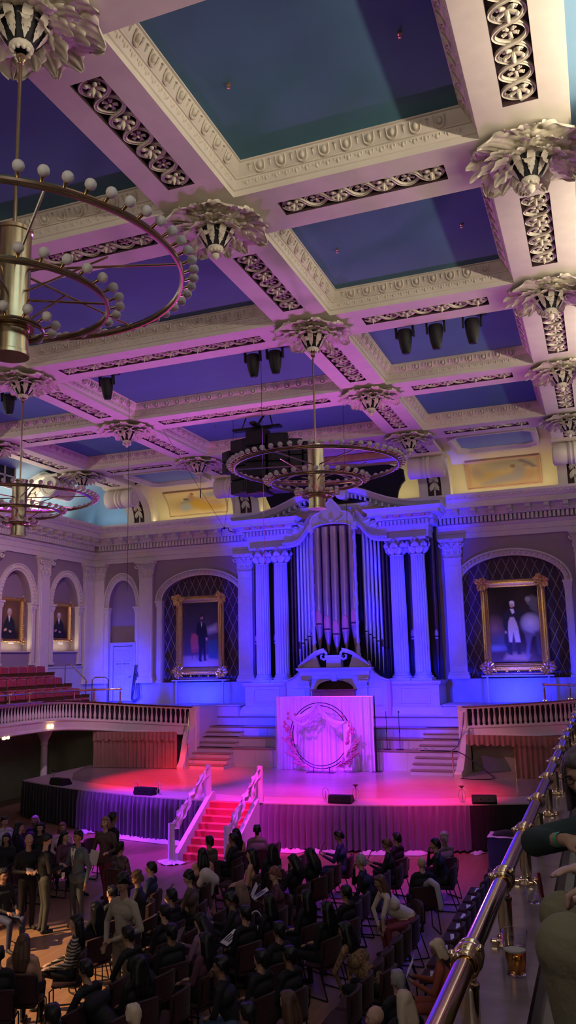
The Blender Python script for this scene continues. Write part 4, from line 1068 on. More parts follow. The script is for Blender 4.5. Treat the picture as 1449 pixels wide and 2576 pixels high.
# ------------------------------------------------------------------ paintings
def paint_mat(name,rough=.45):
    m=bpy.data.materials.new(name); m.use_nodes=True; nt=m.node_tree; b=nt.nodes['Principled BSDF']
    a=nt.nodes.new('ShaderNodeAttribute'); a.attribute_name='paint'; nt.links.new(a.outputs['Color'],b.inputs['Base Color']); b.inputs['Roughness'].default_value=rough; b.inputs['Specular IOR Level'].default_value=.15
    return m
PAINT=paint_mat('oil paint on canvas',.7); FRESCO=paint_mat('fresco paint',.8)
def painting(name,fn,nu,nv,bg,ops,parent,m,seed=1):
    rs=np.random.RandomState(seed)
    U,V=np.meshgrid(np.linspace(0,1,nu),np.linspace(0,1,nv),indexing='ij'); asp=bg.get('asp',1.)
    C=np.zeros((nu,nv,3))
    top,bot=np.array(bg['top']),np.array(bg['bot']); C[:]=bot+(top-bot)*V[...,None]
    n=np.zeros((nu,nv))
    for f in (3,6,12):
        g=rs.rand(f+2,f+2); x=U*f; y=V*f; i=x.astype(int); j=y.astype(int); fx=x-i; fy=y-j
        n+=((g[i,j]*(1-fx)+g[i+1,j]*fx)*(1-fy)+(g[i,j+1]*(1-fx)+g[i+1,j+1]*fx)*fy-.5)/f*3
    C*=(1+bg.get('var',.5)*n[...,None])
    for op in ops:
        k=op[0]; col=np.array(op[-1])
        if k=='e':
            _,cx,cy,rx,ry,rot,soft,_c=op; x=(U-cx); y=(V-cy)*asp; c,s=math.cos(rot),math.sin(rot)
            a=(x*c+y*s)/rx; d=(-x*s+y*c)/(ry*asp); r=np.sqrt(a*a+d*d); w=np.clip((1+soft-r)/(2*soft+1e-6)+0,0,1)
        else:
            _,pts,soft,_c=op; P=np.array(pts,float); P[:,1]*=asp; y=V*asp; inside=np.zeros(U.shape,bool); dmin=np.full(U.shape,9.)
            for q in range(len(P)):
                a,b=P[q],P[(q+1)%len(P)]; e=b-a; t=np.clip(((U-a[0])*e[0]+(y-a[1])*e[1])/(e@e+1e-12),0,1)
                dmin=np.minimum(dmin,np.hypot(U-a[0]-t*e[0],y-a[1]-t*e[1]))
                cond=((a[1]>y)!=(b[1]>y))&(U<(b[0]-a[0])*(y-a[1])/(b[1]-a[1]+1e-12)+a[0]); inside^=cond
            w=np.clip(.5+np.where(inside,dmin,-dmin)/(2*soft+1e-6),0,1)
        C=C*(1-w[...,None])+col*(.62 if m.name=='fresco paint' and op is not ops[0] and op is not ops[1] else 1)*w[...,None]
    b=MB(); b.grid([[fn(U[i,j],V[i,j]) for j in range(nv)] for i in range(nu)]); me=b.mesh(name,m,0)
    # order kept by from_pydata; merging removed nothing
    ca=me.color_attributes.new('paint','FLOAT_COLOR','POINT'); A=np.ones((nu*nv,4)); A[:,:3]=np.clip(C.reshape(-1,3),0,1)
    if len(me.vertices)==nu*nv: ca.data.foreach_set('color',A.ravel())
    me.polygons.foreach_set('use_smooth',[True]*len(me.polygons))
    return obj(name,me,parent)
SK=(.62,.38,.26); WH=(.75,.72,.66)
def standing_sitter(bg,chair=True):
    k=(.02,.02,.028)
    o=[('p',[(0,0),(1,0),(1,.20),(0,.18)],.03,(.30,.20,.15)),
       ('p',[(.22,.42),(.25,.52),(.42,.53),(.44,.28),(.24,.27)],.02,(.48,.10,.08)),('p',[(.24,.27),(.44,.27),(.42,.23),(.25,.23)],.015,(.36,.07,.06)),
       ('p',[(.25,.24),(.28,.24),(.27,.13),(.255,.13)],.01,(.16,.06,.05)),('p',[(.38,.24),(.41,.24),(.41,.13),(.39,.13)],.01,(.16,.06,.05)),
       ('p',[(.70,.40),(.99,.44),(.99,.12),(.72,.14)],.03,(.05,.10,.11)),('p',[(.68,.60),(.95,.66),(.97,.55),(.72,.52)],.06,(.42,.38,.36)),
       ('p',[(.44,.12),(.47,.38),(.63,.38),(.65,.12),(.59,.10),(.56,.30),(.52,.09)],.015,k),
       ('p',[(.40,.66),(.46,.70),(.58,.70),(.66,.64),(.70,.46),(.64,.42),(.64,.35),(.44,.35),(.44,.48),(.37,.52)],.015,k),
       ('p',[(.64,.46),(.70,.45),(.68,.41),(.65,.42)],.01,SK),('p',[(.505,.70),(.53,.62),(.555,.70)],.006,WH),('e',.53,.685,.022,.007,0,.2,(.03,.03,.03)),
       ('e',.53,.765,.038,.042,0,.12,SK),('e',.53,.80,.045,.024,0,.12,(.05,.03,.02)),('e',.492,.775,.011,.03,0,.2,(.05,.03,.02)),('e',.53,.733,.026,.018,0,.3,(.09,.05,.04)),('e',.518,.772,.006,.003,0,.3,(.06,.03,.03)),('e',.543,.772,.006,.003,0,.3,(.06,.03,.03)),
       ('e',.50,.105,.045,.010,0,.3,k),('e',.63,.115,.045,.010,0,.3,k)]
    return o
def horseman(bg):
    k=(.03,.03,.035); cr=(.68,.60,.44)
    return [('e',.10,.45,.16,.12,.2,.8,(.24,.14,.12)),('e',.2,.30,.22,.08,0,.8,(.09,.10,.12)),('e',.05,.20,.25,.04,0,.6,(.17,.19,.22)),
      ('p',[(.25,.05),(.70,.03),(.78,.10),(.55,.14),(.3,.12)],.04,(.26,.16,.09)),
      ('e',.86,.80,.10,.055,-.5,.15,(.20,.20,.21)),('p',[(.78,.86),(.84,.70),(.99,.62),(.99,.84),(.9,.88)],.03,(.13,.13,.14)),('e',.80,.83,.05,.035,1.1,.2,(.32,.32,.32)),
      ('e',.84,.50,.20,.135,.25,.25,(.28,.27,.27)),('e',.82,.52,.12,.08,.2,.8,(.62,.60,.58)),('p',[(.68,.42),(.72,.24),(.68,.06),(.74,.05),(.80,.26),(.86,.36)],.02,(.14,.12,.13)),('p',[(.9,.40),(.93,.12),(.99,.1),(.99,.4)],.03,(.08,.07,.08)),
      ('p',[(.30,.26),(.34,.12),(.42,.10),(.43,.28)],.015,k),('p',[(.50,.28),(.52,.11),(.60,.11),(.58,.28)],.015,k),
      ('p',[(.33,.28),(.36,.52),(.56,.52),(.60,.27),(.50,.27),(.47,.40),(.43,.27)],.012,cr),
      ('p',[(.30,.66),(.38,.70),(.54,.70),(.72,.68),(.70,.63),(.60,.63),(.585,.48),(.53,.44),(.50,.58),(.44,.60),(.38,.52),(.36,.40),(.30,.42),(.27,.52)],.012,k),
      ('p',[(.42,.60),(.50,.60),(.55,.52),(.57,.45),(.37,.45),(.38,.54)],.01,cr),('p',[(.27,.30),(.30,.42),(.36,.42),(.38,.22),(.30,.22)],.015,(.04,.04,.05)),
      ('e',.315,.405,.02,.02,0,.3,SK),('p',[(.43,.71),(.50,.71),(.52,.66),(.47,.64)],.008,(.85,.83,.78)),
      ('e',.47,.765,.042,.040,0,.12,(.66,.46,.36)),('e',.475,.795,.050,.022,0,.15,(.84,.84,.84)),('e',.515,.77,.013,.032,0,.2,(.80,.80,.80)),('e',.46,.768,.006,.003,0,.3,(.1,.06,.05)),('e',.485,.768,.006,.003,0,.3,(.1,.06,.05)),('e',.468,.745,.012,.003,0,.3,(.45,.2,.17))]
def sitter(face=.68):
    k=(.02,.022,.03)
    return [('e',.5,.75,.5,.35,0,.8,(.22,.12,.05)),('p',[(.18,.0),(.22,.38),(.38,.58),(.48,.62),(.60,.60),(.76,.48),(.84,.2),(.86,0)],.03,k),('p',[(.44,.62),(.50,.44),(.55,.62)],.01,(.80,.78,.72)),
      ('e',.52,.575,.04,.015,0,.2,(.70,.68,.64)),('e',.51,.70,.085,.085,0,.12,SK),('e',.50,.765,.09,.045,0,.15,(.62,.60,.56)),('e',.425,.71,.025,.055,0,.2,(.60,.58,.54)),('e',.59,.70,.02,.05,0,.2,(.50,.46,.42)),
      ('e',.485,.705,.012,.006,0,.3,(.12,.06,.05)),('e',.54,.705,.012,.006,0,.3,(.12,.06,.05)),('e',.515,.655,.024,.006,0,.3,(.42,.16,.13)),('e',.515,.685,.01,.02,0,.4,(.72,.42,.30)),
      ('e',.32,.24,.08,.035,.3,.2,SK),('e',.56,.20,.07,.03,-.2,.2,SK),('p',[(.2,.0),(.8,.0),(.8,.12),(.2,.10)],.02,(.03,.03,.04))]
def big_frame(t,w,h,fw,y0,ornate=True):
    # local: picture centred at origin in x/z plane, front towards -y
    b=MB(); hx,hz=w/2,h/2
    b.msweep([(-hx,-hz),(hx,-hz),(hx,hz),(-hx,hz)],[(0,.0),(0,-.10),(fw*.12,-.13),(fw*.25,-.12),(fw*.32,-.15),(fw*.5,-.155),(fw*.62,-.12),(fw*.70,-.10),(fw*.74,-.11),(fw*.86,-.07),(fw*.92,-.075),(fw,-.03),(fw,.0)],closed=True,T=lambda a,c,h_:(a,h_,c))
    b.build('frame',M['gold'],t,smooth=25)
    if ornate:
        rr=random.Random(5)
        for sx in (-1,1):
            for sz in (-1,1):
                c=MB()
                for k in range(9):
                    a=rr.uniform(0,2*PI); L=fw*rr.uniform(.7,1.2)
                    c.grid(leaf(L,fw*.3,.25,4,.35,8,6,.2),M=Tr(sx*(hx-fw*.35),-.16,sz*(hz-fw*.35))@Rx(PI/2)@Rz(2*PI*k/9))
                c.ell((sx*(hx-fw*.35),-.20,sz*(hz-fw*.35)),(fw*.22,.06,fw*.22),8,5)
                for q in range(7):
                    L=.10+.075*q; s_=.045-.004*q
                    c.ell((sx*(hx-fw*.3-L-.1),-.16,sz*(hz-fw*.25)),(s_,.035,s_*.9),5,4); c.ell((sx*(hx-fw*.25),-.16,sz*(hz-fw*.3-L-.1)),(s_*.9,.035,s_),5,4)
                c.build('corner_ornament',M['gold'],t,smooth=60)
def portrait(loc,rz,w,h,fw,ops,bg,label,nu,nv,seed,ornate=True,group=None):
    t=thing('framed_portrait',label,'portrait painting',loc,rz,group=group)
    big_frame(t,w,h,fw,0,ornate)
    iw,ih=w-2*fw+.02,h-2*fw+.02; bg['asp']=ih/iw
    painting('canvas',lambda u,v:((u-.5)*iw,-.02,(v-.5)*ih),nu,nv,bg,ops,t,PAINT,seed)
    b=MB(); b.box(-w/2+.02,w/2-.02,.0,.02,-h/2+.02,h/2-.02); b.build('backing_board',M['darkwood'],t,smooth=0)
    return t
portrait((-6.62,YB-.18,6.23),0,2.32,3.40,.30,standing_sitter(0),{'top':(.05,.04,.07),'bot':(.12,.08,.08)},'gilt framed portrait of a bearded standing man in a black coat by a red chair',97,145,3)
portrait((6.72,YB-.18,6.20),0,2.42,3.46,.30,horseman(0),{'top':(.022,.015,.013),'bot':(.07,.045,.035),'var':.8},'gilt framed portrait of a uniformed man standing beside a white horse',97,145,4)
portrait((-HW-.30,30.55,6.93),PI/2,1.5,1.66,.15,sitter(),{'top':(.10,.05,.025),'bot':(.05,.03,.02)},'small gilt framed half length portrait in the niche nearest the corner',65,75,5)
portrait((-HW-.30,27.27,6.93),PI/2,1.5,1.80,.15,sitter(),{'top':(.06,.05,.045),'bot':(.04,.03,.02)},'gilt framed half length portrait of a white haired man in the second niche',65,75,6)
for i,(y,z) in enumerate(((30.55,6.02),(27.27,5.97))):
    t=thing('picture_ledge','white ledge with name plate under the %s niche portrait'%('corner' if i==0 else 'second'),'ledge',(-HW-.05,y,5.62),PI/2,group='ledges under the niche portraits')
    b=MB(); b.bbox(-.95,.95,-.16,.3,0,.04,.01); b.build('shelf_board',M['plaster'],t,smooth=0)
    b=MB(); b.bbox(-.16,.16,-.02,.0,.18 if 0 else .06,.18,.005,M=Tr(0,.10,.30)@Rx(-.3)); b.build('name_plate',M['paper'],t,smooth=0)
for s in (-1,1):
    n='left' if s<0 else 'right'; cx=-6.62 if s<0 else 6.72
    t=thing('portrait_stand','white shelf stand with a lit picture lamp under the large %s portrait'%n,'stand',(cx,YB-.42,0),group='stands under the large portraits')
    b=MB(); b.bbox(-1.32,1.32,-.02,.40,4.26,4.32,.008); b.build('shelf_board',M['plaster'],t,smooth=0)
    for q in (-1,1): b=MB(); b.bbox(q*1.12-.03,q*1.12+.03,.05,.12,3.3,4.26,.005); b.build('leg',M['plaster'],t,smooth=0)
    b=MB(); b.bbox(-.95,.95,.0,.07,4.34,4.40,.01)
    for k in range(5): b.add([(-.85+k*.42,-.01,4.40),(-.79+k*.42,-.01,4.52),(-.73+k*.42,-.01,4.40),(-.79+k*.42,-.01,4.49)],[(0,1,3),(1,2,3)])
    b.build('picture_lamp',M['gold'],t,smooth=0)
# murals in the back cove
def cove_pt(cx,w):
    def f(u,v):
        q=1-v; k=.47+q*.44
        a,c=cprof(k); y=29.9+2.75*a-.03; z=11.28+1.65*c-.03
        return (cx+(u-.5)*w,y,z)
    return f
or_=(.72,.50,.24)
mu1=[('p',[(0,0),(1,0),(1,1),(0,1)],.001,(.72,.62,.38)),('p',[(.03,.05),(.97,.05),(.97,.95),(.03,.95)],.012,(.74,.60,.30)),('e',.3,.35,.35,.3,0,.6,(.78,.56,.28)),('e',.8,.35,.2,.3,0,.6,(.80,.52,.34)),('e',.82,.75,.18,.12,0,.6,(.60,.60,.62)),
 ('p',[(.38,.62),(.52,.66),(.62,.52),(.80,.28),(.98,.24),(.92,.14),(.60,.12),(.42,.24),(.36,.42)],.04,(.82,.50,.10)),('p',[(.36,.58),(.40,.78),(.46,.84),(.50,.70),(.46,.56)],.03,(.70,.42,.26)),('e',.475,.84,.03,.06,0,.2,(.52,.26,.16)),
 ('e',.34,.62,.05,.06,0,.3,(.22,.20,.22)),('p',[(.22,.50),(.40,.60),(.42,.50),(.25,.42)],.02,(.50,.44,.38)),('e',.30,.30,.10,.14,.2,.4,(.56,.58,.58)),('p',[(.5,.66),(.75,.62),(.62,.54)],.04,(.76,.44,.26))]
mu2=[('p',[(0,0),(1,0),(1,1),(0,1)],.001,(.62,.36,.20)),('p',[(.05,.07),(.95,.07),(.95,.95),(.05,.95)],.015,(.66,.52,.30)),('e',.3,.35,.3,.35,0,.7,(.74,.50,.22)),('e',.8,.3,.25,.3,0,.7,(.74,.46,.26)),('e',.6,.8,.4,.2,0,.6,(.56,.50,.36)),
 ('p',[(.18,.12),(.45,.34),(.62,.42),(.76,.30),(.74,.16),(.45,.10),(.25,.06)],.04,(.56,.48,.44)),('p',[(.62,.40),(.66,.66),(.74,.70),(.80,.52),(.76,.24)],.03,(.54,.46,.44)),('e',.635,.66,.035,.07,0,.2,(.40,.24,.18)),
 ('e',.80,.66,.04,.06,0,.3,(.60,.40,.30)),('p',[(.70,.86),(.76,.92),(.88,.74),(.96,.56),(.90,.54),(.82,.70)],.02,(.34,.26,.32)),('e',.15,.5,.08,.2,.3,.6,(.62,.46,.34)),('p',[(.2,.62),(.5,.74),(.55,.62),(.3,.56)],.05,(.64,.52,.40))]
for s,mu,w,lab in ((-1,mu1,2.86,'curved cream mural of a reclining figure in orange robes, left of the organ'),(1,mu2,2.82,'curved orange bordered mural of a seated figure in grey drapery, right of the organ')):
    t=thing('cove_mural',lab,'mural painting',(0,0,0),group='murals of the cove')
    painting('painted_surface',cove_pt(s*6.725,w),73,41,{'top':(.7,.6,.4),'bot':(.8,.6,.3),'asp':.6},mu,t,FRESCO,8+s)
    b=MB(); f=cove_pt(s*6.725,w)
    edge=[f(0,v) for v in np.linspace(0,1,14)]+[f(u,1) for u in np.linspace(0,1,6)[1:]]+[f(1,v) for v in np.linspace(1,0,14)[1:]]+[f(u,0) for u in np.linspace(1,0,6)[1:-1]]
    b.tube(edge,.03,5,closed=True); b.build('painted_border',M['organ_edge'] if s>0 else mat('tan mural border',(.55,.36,.18),.6),t)
for i,(x,y) in enumerate(((5.54,9.4),(8.0,9.38),(5.52,14.58),(7.98,14.57),(-2.09,24.82))):
    b=MB(); b.lathe([(0,0),(.03,0),(.03,-.02),(.012,-.025),(.012,-.06),(.025,-.065),(.0,-.075)],10)
    tag(b.build('ceiling_sprinkler',M['gold'],loc=(x,y,ZP)),'tiny sprinkler head on the '+('left side of the nearest right blue coffer','right side of the nearest right blue coffer','left side of the second right blue coffer','right side of the second right blue coffer','left part of the middle blue coffer nearest the organ')[i],'sprinkler',group='ceiling sprinklers')
# lunette window at the far left of the side cove
t=tag(thing('window_1','dark window with white glazing bars in the left cove','window',(-11.2,24.7,12.35),PI/2),kind='structure')
b=MB(); b.box(-.9,.9,.0,.03,-.45,.45); b.build('window_pane',M['black'],t,smooth=0)
b=MB()
for x in (-.9,-.3,.3,.9): b.box(x-.03,x+.03,-.04,.0,-.47,.47)
for z in (-.45,0,.45): b.box(-.92,.92,-.04,.0,z-.03,z+.03)
b.build('window_bars',M['plaster'],t,smooth=0)
# ------------------------------------------------------------------ theatre seats on the left balcony (and its mirror edge)
sb=MB(); sb.bbox(-.25,.25,-.06,.02,.40,.86,.03,M=Rx(-.10)); sbm=sb.mesh('backrest',M['red_seat'],40)
ss=MB(); ss.bbox(-.24,.24,-.48,-.06,.38,.47,.03); ssm=ss.mesh('seat_cushion',M['red_seat'],40)
sa=MB(); 
for s in (-1,1): sa.bbox(*sorted((s*.25,s*.285)),-.42,.02,.0,.58,.01); sa.bbox(*sorted((s*.24,s*.30)),-.44,-.04,.58,.61,.01)
sam=sa.mesh('side_frame',M['darkwood'],20)
proto=None
for r,(x,z,k) in enumerate(((-10.0,3.30,11),(-10.85,3.74,10),(-11.70,4.20,9))):
    for i in range(k):
        y=28.3-.56*i
        lab='crimson tip up theatre seat on the left balcony, %s row, %s from the organ end'%(('front','middle','back')[r],['first','second','third','fourth','fifth','sixth','seventh','eighth','ninth','tenth','eleventh'][i])
        if proto is None:
            proto=thing('theatre_seat',lab,'theatre seat',(x,y,z),PI/2,group='crimson theatre seats on the left balcony')
            obj('backrest',sbm,proto); obj('seat_cushion',ssm,proto); obj('side_frame',sam,proto)
        else: dup(proto,(x,y,z),PI/2,label=lab)
for r,(x0,x1,z) in enumerate(((-11.25,-10.4,3.74),(-12.3,-11.25,4.20))):
    b=MB(); b.box(x0,x1,18,28.75,3.3,z); b.build('floor_step_%d'%(r+1),M['darkwood'],smooth=0,kind='structure',label='stepped balcony floor under the crimson seats')
def hand_rail(pts,label,posts=()):
    t=thing('grab_rail',label,'handrail',(0,0,0),group='short handrails between the balcony seats')
    b=MB(); b.tube(pts,.022,8); b.build('rail_tube',M['brass_old'],t)
    for p in posts: b=MB(); b.cyl(p[0],p[1],.022,n=8); b.lathe([(.05,0),(.05,.02),(.03,.05)],10,M=Tr(*p[0])); b.build('post',M['brass_old'],t)
hand_rail([(-9.9,23.7,4.72),(-9.9,23.95,4.70),(-9.75,24.5,4.46)],'brass grab rail at the far left between the seat rows',[((-9.9,24.0,3.3),(-9.9,24.0,4.70))])
hand_rail([(-11.0,28.9,4.75),(-11.0,28.9,5.06),(-10.9,29.1,5.12),(-10.2,29.15,4.5),(-10.1,29.15,4.35)],'sloping brass grab rail beside the back seat row by the corner',[((-11.0,28.9,3.74),(-11.0,28.9,5.06)),((-10.15,29.15,3.3),(-10.15,29.15,4.42))])
hand_rail([(-9.95,29.3,3.3),(-9.95,29.3,4.45),(-9.85,29.35,4.55),(-9.4,29.4,4.55),(-9.25,29.4,4.45),(-9.25,29.4,3.3)],'arched brass grab rail in front of the corner door')
# ---- brass rails over the balcony cap
def nut(b,x,y,z): b.lathe([(.0,.03),(.016,.028),(.022,.018),(.022,0)],6,M=Tr(x,y,z))
ball=MB(); ball.ell((0,0,0),(.055,.055,.055),20,12); ball.lathe([(.046,-.075),(.050,-.07),(.050,-.055),(.042,-.05)],20,M=Rx(PI/2)); ball.lathe([(.042,.05),(.050,.055),(.050,.07),(.046,.075)],20,M=Rx(PI/2))
ball.ell((-.055,0,.012),(.014,.014,.014),10,6); ball.ell((.045,0,.040),(.012,.012,.012),8,5); ballm=ball.mesh('ball_joint',M['brass'],60)
post=MB(); post.lathe([(.0,.0),(.055,0),(.058,.008),(.045,.016),(.036,.022),(.030,.03),(.028,.05),(.031,.055),(.033,.06),(.033,.19),(.036,.195),(.036,.21),(.028,.215),(.024,.225),(.024,.245)],20)
for a in (0,PI/2,PI,3*PI/2): nut(post,.058*math.cos(a+.5),.058*math.sin(a+.5),.004)
postm=post.mesh('post',M['brass'],45)
for s in (-1,1):
    n='left' if s<0 else 'right'
    pts=bal_path(s,18.0); full=np.concatenate([np.array([(s*9.28,y,3.83) for y in np.arange(-2,18,.54)]),pts])
    cut=[q for q in full if abs(q[0])>7.85]
    P=[(q[0]- (0 if abs(q[0])>9.2 else 0),q[1],4.115) for q in cut]
    t=thing('brass_rail','polished brass guard rail on ball topped posts along the %s balcony'%n,'guard rail',(0,0,0),group='brass balcony rails')
    b=MB(); b.tube(P,.036,20); b.build('rail_tube',M['brass'],t,smooth=60)
    ys=[3.06+1.07*k for k in range(-3,22)]
    for y in ys:
        if y>25.4: continue
        obj('post',postm,t,loc=(s*9.28,y,3.83)); obj('ball_joint',ballm,t,loc=(s*9.28,y,4.115))
    for (x,y,zc) in ((9.13,26.9,3.75),(8.72,27.62,3.67),(7.92,28.2,3.58)):
        obj('post',postm,t,loc=(s*x,y,zc),sc=(1,1,(4.115-zc)/.285)); obj('ball_joint',ballm,t,loc=(s*x,y,4.115))
for s in (-1,1):
    b=MB(); b.prism([(s*9.12,-6),(s*9.435,-6),(s*9.435,25),(s*9.12,25)],3.785,3.832); tag(b.build('balcony_ledge',M['ledge'],smooth=0),'wide dark varnished ledge under the %s brass rail'%('left' if s<0 else 'right'),'ledge')
# ---- beer cup
t=thing('beer_cup','clear plastic cup half full of amber beer on the right balcony ledge','cup',(9.355,3.78,3.832),sc=(1.25,1.25,1.2))
b=MB(); b.lathe([(0,.001),(.030,.001),(.031,.006),(.043,.135),(.0445,.138),(.0445,.141),(.042,.1405),(.0295,.009),(0,.007)],32); b.build('cup_wall',M['glass'],t,smooth=50)
b=MB(); b.lathe([(0,.008),(.0288,.0085),(.0355,.078),(0,.078)],32); b.build('beer',M['beer'],t,smooth=50)
b=MB(); b.lathe([(0,.0785),(.0355,.0785),(.0358,.083),(0,.083)],32); b.build('foam',M['globe'],t,smooth=50)
t=thing('beer_cup','second clear empty cup farther along the ledge by the seated woman','cup',(9.345,4.82,3.832))
b=MB(); b.lathe([(0,.001),(.030,.001),(.031,.006),(.043,.115),(.042,.115),(.0295,.009),(0,.007)],28); b.build('cup_wall',M['glass'],t,smooth=50)
# ---- wall sconces under the left balcony front
for y,z,i in ((25.6,2.86,0),(23.2,2.68,1)):
    t=thing('wall_sconce','twin lamp sconce glowing under the left balcony front, %s'%('nearer the stage' if i==0 else 'cut by the left edge'),'sconce',(-9.24,y,z),group='twin sconces under the left balcony')
    b=MB(); b.bbox(-.03,0,-.16,.16,-.04,.06,.01); b.build('back_plate',M['brass_old'],t,smooth=0)
    for s in (-1,1):
        b=MB(); b.lathe([(.0,.10),(.035,.09),(.05,.04),(.035,0),(.0,-.01)],12,M=Tr(.05,s*.10,0)); b.build('lamp_shade',mat('lit opal shade %d%d'%(i,s),(1,.8,.5),.4,emit=9,ecol=(1,.62,.28)),t)
# ---- front stairs with red carpet and draped rails
t=thing('front_stairs','steep wooden stairs with red carpet from the floor up to the stage','staircase',(-.28,0,0))
n=8; X0,X1=-.68,.68
b=MB(); y=20.25
dy=(22.05-20.25)/8; dz=1.2/8
for k in range(8):
    yy=20.25+dy*k; zz=dz*(k+1); b.bbox(X0,X1,yy,22.05,zz-dz,zz,.008)
b.build('carpeted_steps',M['red_carpet'],t,smooth=0,label='red carpeted steps')
for s in (-1,1):
    b=MB(); b.prism([(20.0,0),(20.0,.22),(22.05,1.42),(22.25,1.42),(22.25,0)],s*.68,s*.82,T=lambda a,c,h:(h,a,c)); b.build('side_board',M['wall_low'],t,smooth=0,label='white painted side board')
    b=MB()
    for y_,z0 in ((19.85,0),(22.0,1.2)): b.bbox(s*.80-.03,s*.80+.03,y_-.03,y_+.03,z0,z0+.92,.006)
    b.tube([(s*.80,19.85,.92),(s*.80,20.1,1.0),(s*.80,22.0,2.12)],.03,6)
    b.build('hand_rail',M['wall_low'],t,smooth=20)
    # chiffon swags
    P=[]; N=60
    for i in range(N+1):
        u=i/N; y_=19.85+2.15*u; zt=.95+1.17*u; sag=.14+.30*abs(math.sin(u*PI*2)); row=[]
        for j in range(9):
            v=j/8; row.append((s*.80+.05*math.sin(v*5+u*22)+.03*math.sin(u*60),y_+.03*math.sin(v*9),zt+.05-v*sag))
        P.append(row)
    b=MB(); b.grid(P)
    for y_,z0,z1 in ((19.85,.0,.95),(22.0,1.2,2.15)):
        b.grid([[(s*.80+.075*(1+.25*math.sin(a*5+z*3))*math.cos(a)*(1+.25*(z1-z)),y_+.075*(1+.25*math.cos(a*4))*math.sin(a)*(1+.25*(z1-z)),z) for z in np.linspace(z0+.01,z1+.04,10)] for a in np.linspace(0,2*PI,25)[:-1]],closed_u=True)
    b.grid([[(s*.80+r_*math.cos(a)*(1.3+.4*math.sin(3*a)),19.80+r_*math.sin(a)*.8,.10*(1-r_/.3)+.02+.02*math.sin(a*9)) for r_ in (.05,.12,.2,.28)] for a in np.linspace(0,2*PI,33)[:-1]],closed_u=True)
    b.build('chiffon_drape',M['white_cloth'],t,smooth=60,label='white chiffon wound round the rail')
# crumpled tulle along the skirt foot
for i,(x0,x1) in enumerate(((-6.0,-5.2),(-5.1,-1.2),(.9,1.9),(2.0,3.0),(3.3,4.2),(4.4,5.1),(6.1,6.5))):
    rr=np.random.RandomState(i); N=int((x1-x0)/.05); P=[]
    for k in range(N+1):
        x=x0+(x1-x0)*k/N; e=min(1,k/3,(N-k)/3)+.05
        P.append([(x+.02*rr.randn(),front(x)-.12-.26*v*e-.03*rr.rand(),.012+e*.07*math.sin(PI*v)*(.5+rr.rand())) for v in np.linspace(0,1,7)])
    b=MB(); b.grid(P); tag(b.build('tulle_runner',M['white_cloth'],smooth=60),['short crumpled white tulle on the floor at the left skirt end','long crumpled white tulle along the skirt left of the red stairs','crumpled white tulle on the floor just right of the red stairs','crumpled white tulle under the violet skirt, second right of the stairs','crumpled white tulle under the violet skirt, third right of the stairs','crumpled white tulle under the violet skirt, fourth right of the stairs','small scrap of white tulle by the black skirt on the right'][i],'tulle',group='crumpled tulle along the stage foot')
# ---- backdrop with flower arch
t=thing('drape_backdrop','tall white pleated drape hung on poles at centre stage, lit violet','drape backdrop',(.27,28.6,ZS))
b=MB(); P=[]; N=300; rr=random.Random(3); ph=0
for i in range(N+1):
    x=-1.82+3.64*i/N; ph+=.30*(.5+rr.random()); e=abs(x)/1.82
    a=.045*math.sin(ph)+.016*math.sin(ph*2.7)
    P.append([(x*(1+.02*(1-v)**2)+ (.06*math.sin(x*2)*(1-v)),a*k-.05*(1-v)**2,.01+2.54*v) for v,k in ((0,1.6),(.02,1.4),(.2,1.1),(.5,1),(.8,.8),(.96,.6),(1,.3))])
b.grid(P); b.build('pleated_drape',M['white_cloth'],t,smooth=60)
for x in (-1.86,1.86): b=MB(); b.cyl((x,.04,0),(x,.04,2.58),.022,n=8); b.bbox(x-.2,x+.2,-.15,.2,0,.012,.004); b.build('pole',M['metalblack'] if x>0 else M['pipe_bright'],t)
b=MB(); b.cyl((-1.86,.04,2.55),(1.86,.04,2.55),.018,n=8); b.build('cross_bar',M['pipe_bright'],t)
t=thing('flower_arch','round metal wedding arch with swagged chiffon and pampas flowers','flower arch',(.29,28.1,ZS))
b=MB()
for R,dy_ in ((1.12,0),(1.02,-.05)): b.tube([(R*math.cos(a),dy_,1.25+R*math.sin(a)) for a in (2*PI*k/64 for k in range(64))],.016,6,closed=True)
b.box(-.5,.5,-.2,.15,.0,.02); b.cyl((-.3,0,.02),(-.3,0,.2),.015);b.cyl((.3,0,.02),(.3,0,.2),.015)
b.build('ring_frame',M['metalblack'],t)
def swag(p0,p1,drop,w,seed):
    rr=np.random.RandomState(seed); P=[]
    for i in range(25):
        u=i/24; x=p0[0]+(p1[0]-p0[0])*u; z=p0[1]+(p1[1]-p0[1])*u-drop*math.sin(PI*u)
        P.append([(x+.01*math.sin(v*9+u*7),-.10-.05*math.sin(v*PI)-.012*math.sin(v*19+u*5),z-w*(.35+.65*math.sin(PI*u)**.5)*v+.02) for v in np.linspace(0,1,9)])
    return P
b=MB(); b.grid(swag((-1.0,1.9),(-.05,2.38),.10,.20,1)); b.grid(swag((-.1,2.36),(.95,1.72),.20,.20,2)); b.grid(swag((-1.03,1.85),(.0,2.36),.42,.12,3)); b.grid(swag((.0,2.36),(1.0,1.75),.42,.12,4))
b.grid([[(-.94+.10*v+.01*math.sin(z*9),-.12+.02*math.sin(v*12),z) for v in np.linspace(0,1,7)] for z in np.linspace(1.85,.95,12)])
b.grid([[(1.02+.13*math.sin(PI*v)-.0*z-.12*(1-(z-.2)/1.6)**2*0+.05*v,-.12+.03*math.sin(v*12+z),z) for v in np.linspace(-.5,.9,9)] for z in np.linspace(1.75,.12,16)])
b.build('chiffon_swag',M['white_cloth'],t,smooth=60)
